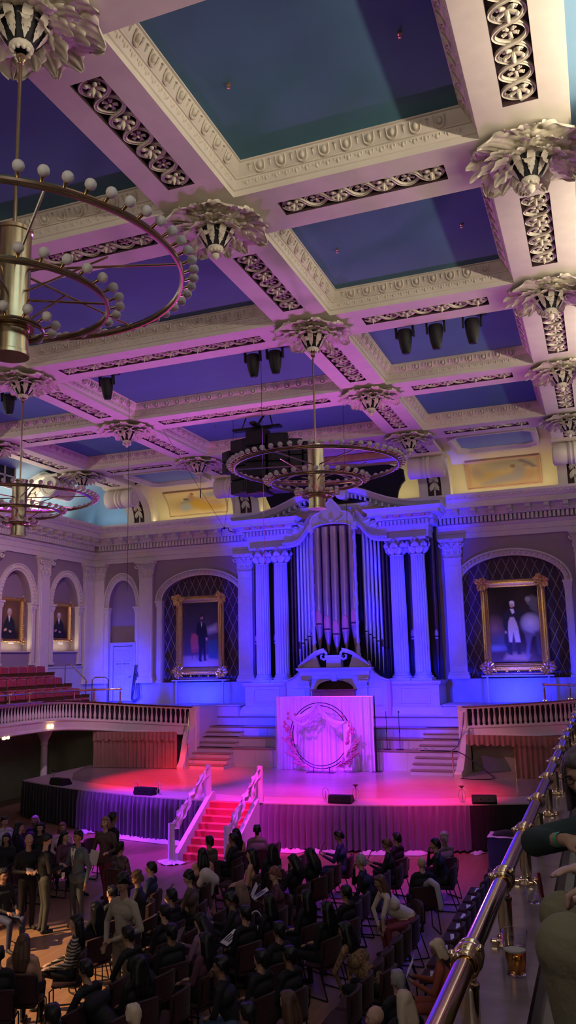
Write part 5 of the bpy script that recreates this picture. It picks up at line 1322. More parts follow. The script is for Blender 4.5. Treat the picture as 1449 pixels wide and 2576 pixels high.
def plume(A,L,R,seed):
    rr=np.random.RandomState(seed); b=MB()
    for i in range(42):
        u=rr.rand(); a=rr.rand()*2*PI; l=R*(1-.6*u)*(.6+.5*rr.rand())
        p0=np.array((0,0,L*u)); p1=p0+np.array((l*math.cos(a),l*math.sin(a),.16+.1*rr.rand())); b.tube([p0,(p0+p1)/2+np.array((0,0,.03)),p1],[.012,.016,.003],4)
    return b,A
for (x,z,rx_,L,R,sd) in ((-.82,.62,-.75,.62,.17,1),(-.60,.35,-1.05,.6,.17,2),(-.35,.20,-1.35,.55,.15,3),(.95,.55,.7,.6,.18,4),(.75,.32,1.0,.62,.2,5),(.55,.20,1.2,.5,.16,6),(1.02,.25,.45,.5,.17,7)):
    b,_=plume(None,L,R,sd); o=MB(); o.merge(b,M=Tr(x,-.15,z)@Ry(rx_)); o.build('pampas_plume',M['pink_flower'],t,smooth=0)
b=MB(); rr=np.random.RandomState(9)
for s in (-1,1):
    for i in range(16):
        a=rr.uniform(-.45,.55); p=np.array((s*1.1*math.cos(a),-.08,1.25+1.1*math.sin(a))); d=np.array((s*rr.uniform(-.1,.25),-.05,rr.uniform(.05,.25)))
        b.tube([p,p+d*.6,p+d],[.01,.008,.004],4); b.ell(p+d,(.05,.03,.06),6,4)
b.build('dried_flowers',mat('dusty rose petals',(.50,.12,.18),.8),t,smooth=50)
# ---- floor monitors, vases, microphones
for i,(x,y,rz,c) in enumerate(((-7.35,23.75,-.3,0),(-3.45,22.62,-.1,1),(2.72,22.55,.05,0),(6.48,23.35,.2,0))):
    t=thing('stage_monitor',['black wedge monitor at the far left end of the stage edge','wedge monitor with a blue lit face left of the red stairs','black wedge monitor with small lights right of the red stairs','black wedge monitor on the right part of the stage edge'][i],'stage monitor',(x,y,ZS),rz,group='wedge monitors along the stage edge')
    b=MB(); b.prism([(-.20,0),(-.24,.06),(-.18,.22),(.10,.20),(.20,.05),(.20,0)],-.32,.32,T=lambda a,c_,h:(h,a,c_)); b.build('cabinet',M['blackgloss'],t,smooth=0)
    b=MB(); b.add([(-.29,-.245,.065),(.29,-.245,.065),(.29,-.19,.205),(-.29,-.19,.205)],[(0,1,2,3)]); b.ell((-.1,-.235,.13),(.02,.01,.02),8,5);b.ell((.1,-.235,.13),(.02,.01,.02),8,5); b.build('grille',M['metalblack'],t,smooth=0)
for i,(x,y,k) in enumerate(((-3.85,22.75,0),(-3.05,22.62,0),(2.25,22.6,0),(3.08,22.75,1),(5.93,23.15,1),(-7.75,23.85,1))):
    t=thing('bud_vase',['clear hoop vase just left of the blue lit monitor','clear hoop vase just right of the blue lit monitor','clear hoop vase left of the black centre monitor','small vase with a dark flower right of the centre monitor','tall vase with a dark flower on the right part of the stage edge','small vase with a dark flower beside the far left monitor'][i],'vase',(x,y,ZS),group='vases along the stage edge')
    b=MB(); b.tube([(.09*math.cos(a),0,.20+.17*math.sin(a)) for a in (2*PI*q/24 for q in range(24))],.008,5,closed=True); b.lathe([(.06,0),(.06,.015),(.02,.03)],12); b.build('hoop_stand',M['pipe_bright'],t)
    b=MB(); b.lathe([(0,.05),(.035,.06),(.045,.12),(.02,.17),(.018,.2)],12); b.build('glass_bulb',M['glass'],t)
    b=MB(); b.tube([(0,0,.08),(.01,0,.25),(.0,0,.40 if k else .28)],.006,5)
    if k:
        for q in range(6): b.grid(leaf(.10,.035,.3,3,.3,6,4,.1),M=Tr(0,0,.40)@Rz(q*PI/3)@Ry(-.4))
    b.build('flower',mat('dark dried flower %d'%i,(.09,.03,.05),.8),t,smooth=50)
for i,(x,y) in enumerate(((2.38,29.25),(2.83,29.3))):
    t=thing('microphone_stand','straight black microphone stand on the lowest riser, %s of the pair'%('left' if i==0 else 'right'),'microphone stand',(x,y,1.88),group='microphone stands')
    b=MB(); b.lathe([(0,.03),(.03,.03),(.14,.015),(.14,0)],16); b.build('base',M['metalblack'],t)
    b=MB(); b.cyl((0,0,.02),(0,0,1.25),.011,n=8); b.cyl((0,0,.6),(0,0,.68),.018,n=8); b.build('pole',M['metalblack'],t)
    b=MB(); b.ell((0,0,1.29),(.028,.028,.04) if i else (.015,.015,.03),8,6); b.build('microphone',M['metalblack'],t)
b=MB()
for k in range(7): b.ell((3.35+.12*k+.03*math.sin(k*9),29.15,1.92),(.05,.04,.04),7,5)
tag(b.build('glass_cluster',M['glass']),'row of small shiny glass pieces on the lowest riser at the right','glassware')
b=MB(); b.tube([(5.05,28.0,2.0),(5.3,27.9,1.9),(5.9,27.75,1.5),(6.25,27.6,1.24),(6.1,27.5,1.22),(5.6,27.4,1.215),(5.2,27.5,1.215)],.016,6); tag(b.build('stage_cable',M['black']),'black cable hanging from the right stair rail to the stage floor','cable')
# music stand left and cable on the left balcony handled; side table with navy cloth
t=thing('cloth_table','small table with navy cloth and white runner below the right stage end','table',(7.25,21.6,0))
b=MB(); P=[]
for i in range(81):
    a=2*PI*i/80; 
    c,s_=math.cos(a),math.sin(a); k=1/max(abs(c),abs(s_)); w=1+.0
    P.append([(c*k*.46*(1+f*.0)+c*.02*math.sin(a*22)*q,s_*k*.36+s_*.02*math.sin(a*22)*q,z) for z,q,f in ((.76,0,0),(.72,.3,0),(.4,1,0),(.02,1.6,0))])
b.grid(P); b.box(-.46,.46,-.36,.36,.74,.76); b.build('table_cloth',M['navy_cloth'],t,smooth=40)
b=MB(); b.grid([[(x,y_,.765+.008*math.sin(x*20+y_*13)) for y_ in np.linspace(-.37,.3,6)] for x in np.linspace(-.46,.42,12)]); b.build('runner',M['white_cloth'],t,smooth=60)
rr=np.random.RandomState(4); b=MB(); b.grid([[(x,y_,.775+max(0,.09*(1-(x/.36)**2)*(1-((y_-.05)/.26)**2))+.015*rr.rand()) for y_ in np.linspace(-.2,.3,9)] for x in np.linspace(-.35,.4,14)])
tag(b.build('dark_coat',M['black_cloth'],loc=(7.25,21.6,.0)),'dark crumpled coat lying on the navy cloth table','coat')
# ------------------------------------------------------------------ audience chairs
def chair_proto():
    t=thing('stacking_chair','x','chair',(0,0,0))
    b=MB(); b.grid([[ (.225*math.sin(a*.9)*1.0,.225-.06*math.cos(a*1.1)+.0-.10*(0 if abs(a)<.9 else (abs(a)-.9)), z) if False else (.24*a/1.2,.20-.075*(abs(a)/1.2)**2.2+.03*(z-.6),z-.03*(abs(a)/1.2)**3) for z in (.50,.53,.7,.82,.86)] for a in np.linspace(-1.2,1.2,11)])
    b.grid([[(.24*a/1.2,.25-.075*(abs(a)/1.2)**2.2+.03*(z-.6),z-.03*(abs(a)/1.2)**3) for z in (.50,.53,.7,.82,.86)] for a in np.linspace(-1.2,1.2,11)])
    for k in (0,4):
        z=(.50,.53,.7,.82,.86)[k]; b.grid([[(.24*a/1.2,.20+.05*q-.075*(abs(a)/1.2)**2.2+.03*(z-.6),z-.03*(abs(a)/1.2)**3) for q in (0,1)] for a in np.linspace(-1.2,1.2,11)])
    for a in (-1.2,1.2): b.grid([[(.24*a/1.2,.20+.05*q-.075+.03*(z-.6),z-.03) for q in (0,1)] for z in (.50,.53,.7,.82,.86)])
    b.build('backrest',M['chair'],t,smooth=50)
    b=MB(); b.bbox(-.235,.235,-.24,.20,.41,.47,.025); b.build('seat',M['chair'],t,smooth=40)
    for s in (-1,1):
        b=MB(); b.tube([(s*.245,.20,.80),(s*.25,.19,.62),(s*.25,.13,.46),(s*.25,-.20,.43),(s*.25,-.26,.38),(s*.255,-.25,.03),(s*.255,-.22,.012),(s*.255,.24,.012)],.011,6)
        b.tube([(s*.25,.10,.44),(s*.255,.25,.012)],.011,6); b.build('leg',M['metalblack'],t)
    b=MB(); b.cyl((-.25,.16,.46),(.25,.16,.46),.010,n=6); b.cyl((-.25,-.1,.42),(.25,-.1,.42),.01,n=6); b.build('cross_bar',M['metalblack'],t)
    return t
CHP=chair_proto(); used=[False]
CHPOS=[]
def place_chair(x,y,rz,label,group):
    CHPOS.append((x,y))
    if not used[0]:
        used[0]=True; CHP.location=(x,y,0); CHP.rotation_euler=(0,0,rz); CHP['label']=label; CHP['group']=group; return CHP
    return dup(CHP,(x,y,0),rz,label=label,group=group)
AUD=[
(-4.72,17.79,'lap',60,'short','dk','greyw','blk','man with short dark hair in a pale grey shirt, seated at the far left edge'),
(-3.29,16.12,'lap',20,'long','dk','blk','blk','woman with long dark hair in a black off shoulder dress at the far left'),
(-3.88,17.31,'lap',120,'long','dk','blk','blk','person with straight black hair seen from behind, left of the headscarf woman'),
(-4.04,18.11,'lap',20,'scarf','mauve','blk','blk','woman in a mauve headscarf smiling in the back of the left audience'),
(-3.32,17.37,'lap',30,'curly','dk','blk','blk','woman with long dark curls looking towards the aisle in the left audience'),
(-2.78,17.52,'lap',40,'long','aub','pinkw','blk','woman with long auburn hair and glasses by the black stage skirt'),
(-2.08,16.65,'lap',80,'long','dk','plum','blk','dark haired woman seated just left of the man in the grey suit'),
(-1.12,13.40,'lap',70,'short','dk','blk','navy','person in black with hands on the knees cut by the left edge'),
(-0.85,16.70,'stand',150,'short','dk','blk','blk','dark haired person in black standing behind the walking woman'),
(-0.20,16.00,'lapw',170,'short','dk','camo','camo','person in a dark patterned jacket on the front row behind the walking woman'),
(1.36,14.60,'lap',-80,'short','dk','navy','blk','man with short dark hair and navy sweater seated by the open floor'),
(1.48,13.89,'read',-70,'curly_s','brn','blk','blk','young man with wavy brown hair looking down, next to the navy sweater man'),
(1.56,12.93,'lap',-100,'short','dk','blk','blk','dark haired person in a black jacket just left of the standing man in beige'),
(1.81,12.07,'lap',-110,'long','dk','blk','blk','woman with straight black hair and bare arm, seated before the beige shirt man'),
(1.92,11.37,'cross',-60,'long','dk','stripe','blk','woman in a black and cream striped sweater with legs crossed'),
(1.72,10.40,'lap',-160,'long','brn','skin','blk','woman with long brown hair and bare shoulders seen from behind at lower left'),
(1.74,9.84,'lap',-150,'short','dk','blk','blk','person in black beside the bare shouldered woman, cut by the left edge'),
(1.42,16.99,'lap',-110,'short','dk','brown','blk','man with dark hair in a brown jacket seated nearest the red stairs'),
(1.77,15.96,'lap',-140,'long','dk','skin','wine','woman with long dark hair and bare shoulders in a dark red dress'),
(1.80,17.40,'lap',-90,'short','dk','blk','blk','dark haired man in profile in front of the red stairs'),
(1.63,17.93,'lap',-130,'long','dk','skin','blk','woman with black hair and thin straps seated before the right stair rail'),
(1.97,18.37,'lap',-160,'crop','dk','mauve','blk','person with cropped hair in a mauve hooded top near the stair foot'),
(2.40,14.17,'read',-80,'curly_s','dk','brown','blk','curly haired man in a brown shirt bending over a phone'),
(3.73,13.12,'read',-80,'short','dk','blk','blk','man with black hair and glasses in profile reading a programme'),
(3.60,13.76,'lap',-110,'long','ltb','plum','blk','woman with very long light brown hair behind the man with glasses'),
(2.65,13.04,'lap',-100,'short','dk','blk','blk','dark haired person in black just behind the beige shirt man'),
(2.78,16.15,'lap',-80,'long','dk','skin','blk','woman in profile with an earring and bare arm in the middle of the audience'),
(3.02,16.66,'lap',-120,'long','dk','blk','blk','person with full dark hair seen from behind next to the woman with the earring'),
(3.78,15.89,'read',-100,'long','dk','blk','blk','woman with long black hair and a sleeveless black top holding a programme'),
(3.93,16.46,'read',-110,'long','dk','blk','blk','dark haired person looking down at a white sheet below the violet skirt'),
(3.83,14.80,'read',-60,'curly_s','red','plum','blk','person with reddish hair bent over a printed programme'),
(3.99,18.24,'read',-85,'short','dk','navy','navy','man in a dark blue suit in profile against the violet skirt'),
(5.07,16.17,'chin',-85,'short','gry','blk','blk','man with glasses in a black jacket resting his chin on his hand'),
(5.21,17.71,'read',-85,'short','brn','blk','blk','man in a black suit with white collar lifting a bright phone'),
(5.27,18.32,'lap',-110,'short','dk','blk','blk','dark haired person close behind the man with the bright phone'),
(5.80,14.84,'lean',-55,'long','brn','cream','wine','woman in a cream off shoulder blouse leaning forward on the aisle chair'),
(6.18,17.96,'chin',-85,'short','dk','blk','blk','man with dark hair and glasses in a black suit near the dark stage end'),
(6.24,18.64,'lap',-130,'curly_s','gry','grey','blk','person with curly grey hair in a grey top beside the suited man'),
(6.23,16.35,'lap',-150,'bald','dk','blk','blk','bald man in a dark jacket seen from behind'),
(4.83,10.39,'chin',-80,'short','dk','blk','denim','man in black with a tattooed forearm resting his face on his hand'),
(6.05,9.62,'lap',-110,'long','brn','plum','blk','woman with long brown hair at the bottom edge near the middle'),
(5.75,9.14,'lap',-110,'short','dk','blk','blk','dark haired person cut by the bottom edge left of the brown haired woman'),
(3.74,11.97,'read',-90,'long','dk','mauve','blk','woman with long dark hair in a mauve sweater holding a programme'),
(5.96,12.20,'lean',-100,'long','dk','fur','blk','person with dark hair bent forward in a tan fringed coat'),
(7.12,10.58,'lap',-130,'short','gry','blk','blk','man with short grey hair seen from behind at lower right'),
(7.33,10.03,'lap',-140,'long','blond','blk','blk','person with long white blond hair at the bottom edge'),
(7.12,9.51,'lap',-60,'bald','brn','blk','blk','balding man cut by the bottom edge beside the blond hair'),
(7.38,11.84,'read',-80,'bob','blond','rust','rust','woman with short blond hair in a rust sweater reading a programme'),
(3.78,10.11,'lap',-120,'long','dk','blk','blk','person with long black hair below the standing man in beige'),
(3.20,9.76,'lean',-100,'short','dk','blk','blk','person in a black coat bending low at lower left'),
(4.54,8.72,'lap',-120,'short','blond','cream','blk','person with blond hair and cream top cut by the bottom edge'),
(3.65,8.46,'lap',-120,'short','dk','blk','blk','dark haired person cut by the bottom edge at lower left'),
(5.38,13.10,'lap',-110,'long','dk','blk','blk','person with dark hair in black in the unlit middle rows'),
(5.04,11.91,'lap',-120,'short','dk','blk','blk','person in black right of the man reading the programme'),
(4.86,13.63,'lap',-110,'long','dk','blk','blk','person with long dark hair in the unlit rows below the sleeveless woman'),
(3.56,11.38,'lap',-120,'short','dk','blk','blk','dark haired person right of the beige shirt man'),
(5.23,10.77,'lap',-110,'short','dk','blk','blk','person in black in the dark row right of the tattooed man'),
(5.42,14.03,'lap',-110,'short','dk','blk','blk','dark haired person in front of the man resting his chin'),
(3.0,12.2,'lap',-110,'short','dk','blk','blk','dark haired person in the unlit second row left of the reading mauve sweater woman'),
(4.35,13.2,'lap',-100,'long','dk','blk','blk','long haired person in black in the unlit front middle of the right audience'),
(4.25,12.5,'lap',-115,'short','dk','blk','blk','short haired person in black one seat nearer than the unlit long haired person'),
(3.0,11.1,'lean',-100,'short','dk','blk','blk','person in black bending forward behind the beige shirt man'),
(4.2,11.2,'lap',-100,'long','dk','plum','blk','long haired person in plum in the dark rows near the tattooed man'),
(5.55,11.0,'lap',-110,'short','dk','blk','blk','person in black next to the tan fringed coat'),
]
# ------------------------------------------------------------------ people
def capsule(b,p0,p1,r0,r1,n=12):
    p0=np.array(p0,float);p1=np.array(p1,float); d=p1-p0; L=np.linalg.norm(d)+1e-9; t=d/L
    pts=[];rs=[]
    for k in range(4): a=PI/2*k/4; pts.append(p0-t*r0*math.cos(a)*.98); rs.append(max(.001,r0*math.sin(a)))
    for u in (0,.33,.66,1): pts.append(p0+d*u); rs.append(r0+(r1-r0)*u)
    for k in range(1,5): a=PI/2*k/4; pts.append(p1+t*r1*math.sin(a)*.98); rs.append(max(.001,r1*math.cos(a)))
    b.tube(pts,rs,n)
def remesh(bm_,name,voxel,smooth=3,keep=None):
    me=bm_.mesh('tmp',M['black'],0); o=bpy.data.objects.new('tmp',me); COL.objects.link(o)
    m=o.modifiers.new('r','REMESH'); m.mode='VOXEL'; m.voxel_size=voxel; m.use_smooth_shade=True
    if smooth: s=o.modifiers.new('s','SMOOTH'); s.iterations=smooth; s.factor=.5
    if keep: d=o.modifiers.new('d','DECIMATE'); d.ratio=keep
    dg=bpy.context.evaluated_depsgraph_get(); dg.update()
    ne=bpy.data.meshes.new_from_object(o.evaluated_get(dg)); ne.name=name
    bpy.data.objects.remove(o); bpy.data.meshes.remove(me)
    ne.polygons.foreach_set('use_smooth',[True]*len(ne.polygons)); return ne
class Body:
    def __init__(s): s.c=[]; s.b=MB()
    def cap(s,p0,p1,r0,r1,reg): s.c.append((np.array(p0,float),np.array(p1,float),r0,r1,reg)); capsule(s.b,p0,p1,r0,r1)
    def ell(s,c,r,reg,R=None):
        s.b.ell(c,r,16,10,R=R); m=float(np.mean(r)); s.c.append((np.array(c,float),np.array(c,float)+1e-4,m,m,reg))
    def mesh(s,name,voxel=.013,mats=None,keep=None,smooth=3):
        me=remesh(s.b,name,voxel,smooth,keep); me.materials.clear()
        for m in mats: me.materials.append(m)
        n=len(me.polygons); C=np.zeros(n*3); me.polygons.foreach_get('center',C); C=C.reshape(-1,3)
        best=np.full(n,1e9); idx=np.zeros(n,int)
        for p0,p1,r0,r1,reg in s.c:
            d=p1-p0; t=np.clip(((C-p0)@d)/(d@d+1e-12),0,1); q=p0+t[:,None]*d; dist=np.linalg.norm(C-q,axis=1)-(r0+(r1-r0)*t)
            w=dist<best; best[w]=dist[w]; idx[w]=reg
        me.polygons.foreach_set('material_index',idx.tolist()); return me
SKIN,TOP,BOT,SHOE=0,1,2,3
def hand(B,w,d,up,side,scale=1.,curl=.5,reg=SKIN):
    # w wrist, d forward, up = back of hand normal, side +1/-1 thumb side
    w=np.array(w,float); d=np.array(d,float); d/=np.linalg.norm(d); up=np.array(up,float); up-=d*(up@d); up/=np.linalg.norm(up); l=np.cross(d,up)*side
    B.cap(w,w+d*.03*scale,.027*scale,.028*scale,reg)
    for k in (-1,0,1): B.cap(w+d*.03*scale+l*k*.018*scale,w+d*.082*scale+l*k*.022*scale,.017*scale,.014*scale,reg)
    for k,L in ((-1.5,.055),(-.5,.068),(.5,.072),(1.5,.066)):
        a=w+d*.085*scale+l*k*.0175*scale; m=a+(d*math.cos(curl*.6)-up*math.sin(curl*.6))*L*.5*scale; e=m+(d*math.cos(curl*1.6)-up*math.sin(curl*1.6))*L*.5*scale
        B.cap(a,m,.0095*scale,.0088*scale,reg); B.cap(m,e,.0088*scale,.0075*scale,reg)
    a=w+d*.03*scale+l*.026*scale; m=a+(d*.6+l*.75-up*.2)*.035*scale; e=m+(d*.95+l*.2-up*.3)*.035*scale; B.cap(a,m,.012*scale,.0105*scale,reg); B.cap(m,e,.0105*scale,.009*scale,reg)
def head(B,c,pitch=0,yaw=0,jaw=1.):
    # faces -y at yaw 0
    c=np.array(c,float); R=np.array((Rz(yaw)@Rx(pitch)).to_3x3())
    f=lambda p: tuple(c+R@np.array(p,float))
    B.b.ell(f((0,.012,.02)),(.077,.096,.098),18,12,R=R); B.c.append((np.array(f((0,.012,.02))),np.array(f((0,.013,.02))),.088,.088,SKIN))
    B.cap(f((0,-.030,-.045)),f((0,-.052,-.085)),.052*jaw,.030*jaw,SKIN)
    B.cap(f((-.028,-.045,-.02)),f((.028,-.045,-.02)),.038,.038,SKIN)
    B.cap(f((0,-.084,.018)),f((0,-.106,-.018)),.009,.014,SKIN)
    B.cap(f((-.03,-.078,.032)),f((.03,-.078,.032)),.014,.014,SKIN)
    B.cap(f((-.016,-.084,-.048)),f((.016,-.084,-.048)),.009,.009,SKIN)
    for s in (-1,1): B.cap(f((s*.078,.005,.02)),f((s*.080,.008,-.012)),.014,.010,SKIN)
    return f,R
def hair_mesh(kind,name,f,R,neck=1.):
    b=MB(); rr=np.random.RandomState(len(kind))
    E=lambda c,r: b.ell(f(c),r,14,9,R=R)
    def C(p0,p1,r0,r1): capsule(b,f(p0),f(p1),r0,r1)
    E((0,.028,.042),(.088,.096,.092))
    E((0,-.035,.085),(.062,.052,.035))
    for s in (-1,1): C((s*.06,.0,.06),(s*.068,.035,.0),.034,.03)
    if kind in('short','crop'):
        C((0,.07,.0),(0,.075,-.04),.06,.05)
        for k in range(14): a=k*.9; E((.05*math.cos(a),.01+.05*math.sin(a),.10+.012*math.sin(k*3)),(.03,.03,.026))
    if kind=='curly_s':
        for k in range(46):
            a=rr.rand()*2*PI; u=rr.rand()*1.3; E((.082*math.cos(a)*math.sin(u),.03+.09*math.sin(a)*math.sin(u),.05+.085*math.cos(u)),(.026,.026,.026))
        C((0,.07,.0),(0,.08,-.05),.06,.045)
    if kind in('long','curly','scarf'):
        L=-.34 if kind!='scarf' else -.20
        for s in (-1,0,1): C((s*.05,.06,0),(s*.075,.085,L*.55),.052,.055); C((s*.075,.085,L*.55),(s*.06,.095,L),.055,.028)
        for s in (-1,1): C((s*.078,.01,.03),(s*.088,.02,-.14),.024,.026); C((s*.088,.02,-.14),(s*.085,.0,-.26),.026,.014)
        if kind=='curly':
            for k in range(60): a=rr.uniform(-.4,PI+.4); z=rr.uniform(-.28,.1); E((.11*math.cos(a),.03+.09*math.sin(a),z),(.03,.03,.03))
    if kind=='bob':
        for s in (-1,0,1): C((s*.055,.05,0),(s*.07,.06,-.11),.05,.045)
        for s in (-1,1): C((s*.08,.0,.03),(s*.088,-.005,-.08),.026,.03)
    return remesh(b,name,.012,2)
def seated(pose):
    B=Body(); lean={'lap':.05,'read':-.06,'chin':-.14,'lean':-.42,'cross':.06,'lapw':.0}[pose]
    hip=np.array((0,.02,.53)); ch=hip+np.array((0,lean*.75,.36)); nk=ch+np.array((0,lean*.35,.17))
    B.cap(hip+np.array((-.07,0,.03)),hip+np.array((.07,0,.03)),.115,.115,BOT)
    B.cap(hip+np.array((0,0,.10)),ch+np.array((0,0,-.1)),.125,.135,TOP); B.cap(ch+np.array((-.09,0,.0)),ch+np.array((.09,0,.0)),.115,.115,TOP)
    B.cap(nk+np.array((-.125,.0,-.03)),nk+np.array((.125,.0,-.03)),.062,.062,TOP)
    for s in (-1,1):
        kn=np.array((s*.13,-.44,.52)); an=np.array((s*.13,-.40,.10))
        if pose=='cross' and s>0: kn=np.array((.02,-.46,.60)); an=np.array((-.16,-.62,.26))
        B.cap(hip+np.array((s*.09,0,0)),kn,.092,.062,BOT); B.cap(kn,an,.060,.040,BOT)
        B.cap(an+np.array((0,.02,-.05)),an+np.array((0,-.15,-.07)),.038,.032,SHOE)
        sh=nk+np.array((s*.175,0,-.055))
        el=sh+np.array((s*.06,-.05,-.27)); wr=np.array((s*.10,-.27,.66)); dd=(-s*.35,-1,-.1); upv=(0,0,1)
        if pose=='read': el=sh+np.array((s*.06,-.10,-.25)); wr=np.array((s*.12,-.40,.84)); dd=(-s*.4,-.8,.35); upv=(0,-.6,-.8)
        if pose=='chin' and s<0: el=sh+np.array((-.02,-.22,-.22)); wr=nk+np.array((-.05,-.17,.03)); dd=(.3,.2,1); upv=(-.6,-.8,0)
        if pose=='lean': el=sh+np.array((s*.07,-.12,-.26)); wr=np.array((s*.13,-.52,.50)); dd=(-s*.1,-.6,-1); upv=(0,-1,.4)
        B.cap(sh,el,.056,.043,TOP); B.cap(el,wr,.042,.028,TOP if pose!='skinarm' else SKIN)
        hand(B,wr+(wr-el)/np.linalg.norm(wr-el)*.02,dd,upv,-s,curl=.9)
    B.cap(nk+np.array((0,0,-.02)),nk+np.array((0,lean*.1-.01,.08)),.054,.052,SKIN)
    hc=nk+np.array((0,lean*.12-.015,.175)); 
    f,R=head(B,hc,pitch={'read':.45,'lean':.2,'chin':.1}.get(pose,.08))
    return B,f,R
CM={'dk':mat('near black hair',(.007,.006,.006),.45),'brn':mat('brown hair',(.10,.05,.03),.5),'aub':mat('auburn hair',(.16,.06,.04),.5),'ltb':mat('light brown hair',(.22,.13,.10),.5),'red':mat('reddish brown hair',(.20,.07,.06),.5),'gry':mat('grey hair',(.28,.25,.25),.5),'blond':mat('blond hair',(.62,.50,.34),.5),'mauve':mat('mauve cloth',(.24,.12,.20),.8),
 'blk':mat('black clothing',(.008,.008,.011),.75),'greyw':mat('pale grey shirt',(.40,.37,.40),.8),'pinkw':mat('pale pink shirt',(.45,.30,.33),.8),'plum':mat('plum clothing',(.10,.035,.06),.8),'navy':mat('navy clothing',(.015,.022,.07),.75),'camo':mat('dark patterned jacket',(.16,.09,.10),.8,col2=(.03,.02,.04),vs=18),
 'brown':mat('brown shirt',(.10,.06,.05),.8),'skin':mat('warm skin',(.50,.27,.18),.5),'wine':mat('wine red trousers',(.20,.03,.05),.8),'cream':mat('cream blouse',(.62,.52,.40),.8),'rust':mat('rust sweater',(.30,.07,.04),.85),'grey':mat('grey top',(.20,.18,.20),.8),'denim':mat('blue denim',(.06,.10,.18),.8),'fur':mat('tan fringed coat',(.30,.18,.09),.9,col2=(.10,.05,.03),vs=30)}
SKINS=[mat('skin tone %d'%i,c,.5) for i,c in enumerate(((.44,.25,.17),(.34,.19,.12),(.52,.33,.24),(.26,.14,.09)))]
def stripe_mat():
    m=bpy.data.materials.new('striped knit'); m.use_nodes=True; nt=m.node_tree; b=nt.nodes['Principled BSDF']
    tc=nt.nodes.new('ShaderNodeTexCoord'); w=nt.nodes.new('ShaderNodeTexWave'); w.bands_direction='Z'; w.inputs['Scale'].default_value=7; w.inputs['Distortion'].default_value=.6
    r=nt.nodes.new('ShaderNodeValToRGB'); r.color_ramp.interpolation='CONSTANT'; r.color_ramp.elements[0].color=(.02,.02,.02,1); r.color_ramp.elements[1].color=(.45,.38,.30,1); r.color_ramp.elements[1].position=.5
    nt.links.new(tc.outputs['Object'],w.inputs['Vector']); nt.links.new(w.outputs['Fac'],r.inputs[0]); nt.links.new(r.outputs[0],b.inputs['Base Color']); return m
CM['stripe']=stripe_mat()
DEF=[SKINS[0],CM['blk'],CM['blk'],M['black']]
bodies={}
HM={}
def get_body(p):
    if p not in bodies:
        B,f,R=seated(p); bodies[p]=(B.mesh('body_'+p,.0145,DEF,smooth=2),f,R)
    return bodies[p]
def get_hair(p,k):
    if (p,k) not in HM:
        me,f,R=get_body(p); HM[p,k]=hair_mesh(k,'hair',f,R)
    return HM[p,k]
def setm(o,ms):
    for i,m in enumerate(ms):
        if i<len(o.material_slots): o.material_slots[i].link='OBJECT'; o.material_slots[i].material=m
papm=MB(); papm.grid([[(x,-.50+.10*v+.0,.90+.20*v+.02*math.cos(x*9)) for v in (0,1)] for x in np.linspace(-.15,.15,7)]); papm=papm.mesh('programme',M['paper'],60)
facem={}
def eyes(f,R,parent,m):
    b=MB()
    for s in (-1,1): b.ell(f((s*.030,-.084,.016)),(.010,.006,.006),8,5,R=R); b.ell(f((s*.031,-.091,.036)),(.017,.005,.0045),7,4,R=R)
    b.ell(f((0,-.094,-.050)),(.020,.004,.0045),8,4,R=R)
    return b.build('face_details',m,parent,smooth=60)
facemat=mat('dark brow and lip tone',(.10,.04,.035),.6)
PLACED=[]
for i,(x,y,pose,rz,hair,hc,tc_,bc,lab) in enumerate(AUD):
    t=None
    if pose=='stand': PLACED.append((x,y,rz,lab)); continue
    dy=0
    me,f,R=get_body(pose)
    # head sits forward of the seat: shift the seat back so that the head stays over (x,y)
    hx,hy,_=f((0,0,0)); a=math.radians(rz)
    ox,oy=x-(hx*math.cos(a)-hy*math.sin(a)),y-(hx*math.sin(a)+hy*math.cos(a))
    t=thing('person',lab,'person',(ox,oy,0),a,group='seated audience')
    o=obj('body',me,t); setm(o,[SKINS[i%4 if i not in (15,)else 2],CM[tc_],CM[bc],M['black']])
    if hair!='bald': h=obj('hair' if hair!='scarf' else 'headscarf',get_hair(pose,hair),t); setm(h,[CM[hc]]) if len(h.material_slots) else None
    if hair=='bald' and hc!='dk': pass
    if abs(((rz+180)%360)-180)<100:
        if pose not in facem: facem[pose]=eyes(f,R,t,facemat)
        else: obj('face_details',facem[pose].data,t)
    if pose=='read':
        p=obj('printed_programme',papm,None,loc=(ox,oy,0),rot=(0,0,a)); tag(p,'white programme held by the '+' '.join(lab.split(',')[0].split()[:11]),'booklet',group='programmes held by the audience')
    place_chair(ox+.03*math.sin(a)*0,oy,a,'burgundy patterned chair under the '+' '.join(lab.split()[:9]),'chairs of the audience')
# fix hair slots
# empty chairs: last row along the right aisle, side row by the wall, dark middle rows
seatw=['first','second','third','fourth','fifth','sixth','seventh','eighth','ninth','tenth','eleventh','twelfth','thirteenth','fourteenth','fifteenth','sixteenth','seventeenth','eighteenth','nineteenth','twentieth','twenty first']
for k in range(7):
    y=14.35-.52*k
    place_chair(6.32-.02*k,y,-PI/2,'empty burgundy chair in the last right row, %s behind the cream bloused woman'%seatw[k],'empty chairs of the last row')
for k in range(9):
    y=17.7-.58*k
    c=place_chair(7.10,y,-PI/2,'empty burgundy chair in the side row under the right balcony, %s from the stage'%seatw[k],'side row chairs')
    p=MB(); p.box(-.10,.12,-.15,.13,0,.004,M=Rz(.1*(k%3))); tag(p.build('folded_paper',M['paper'],smooth=0,loc=(7.10,y,.474)),'white paper lying on the %s side row chair from the stage'%seatw[k],'paper',group='papers on the side row chairs')
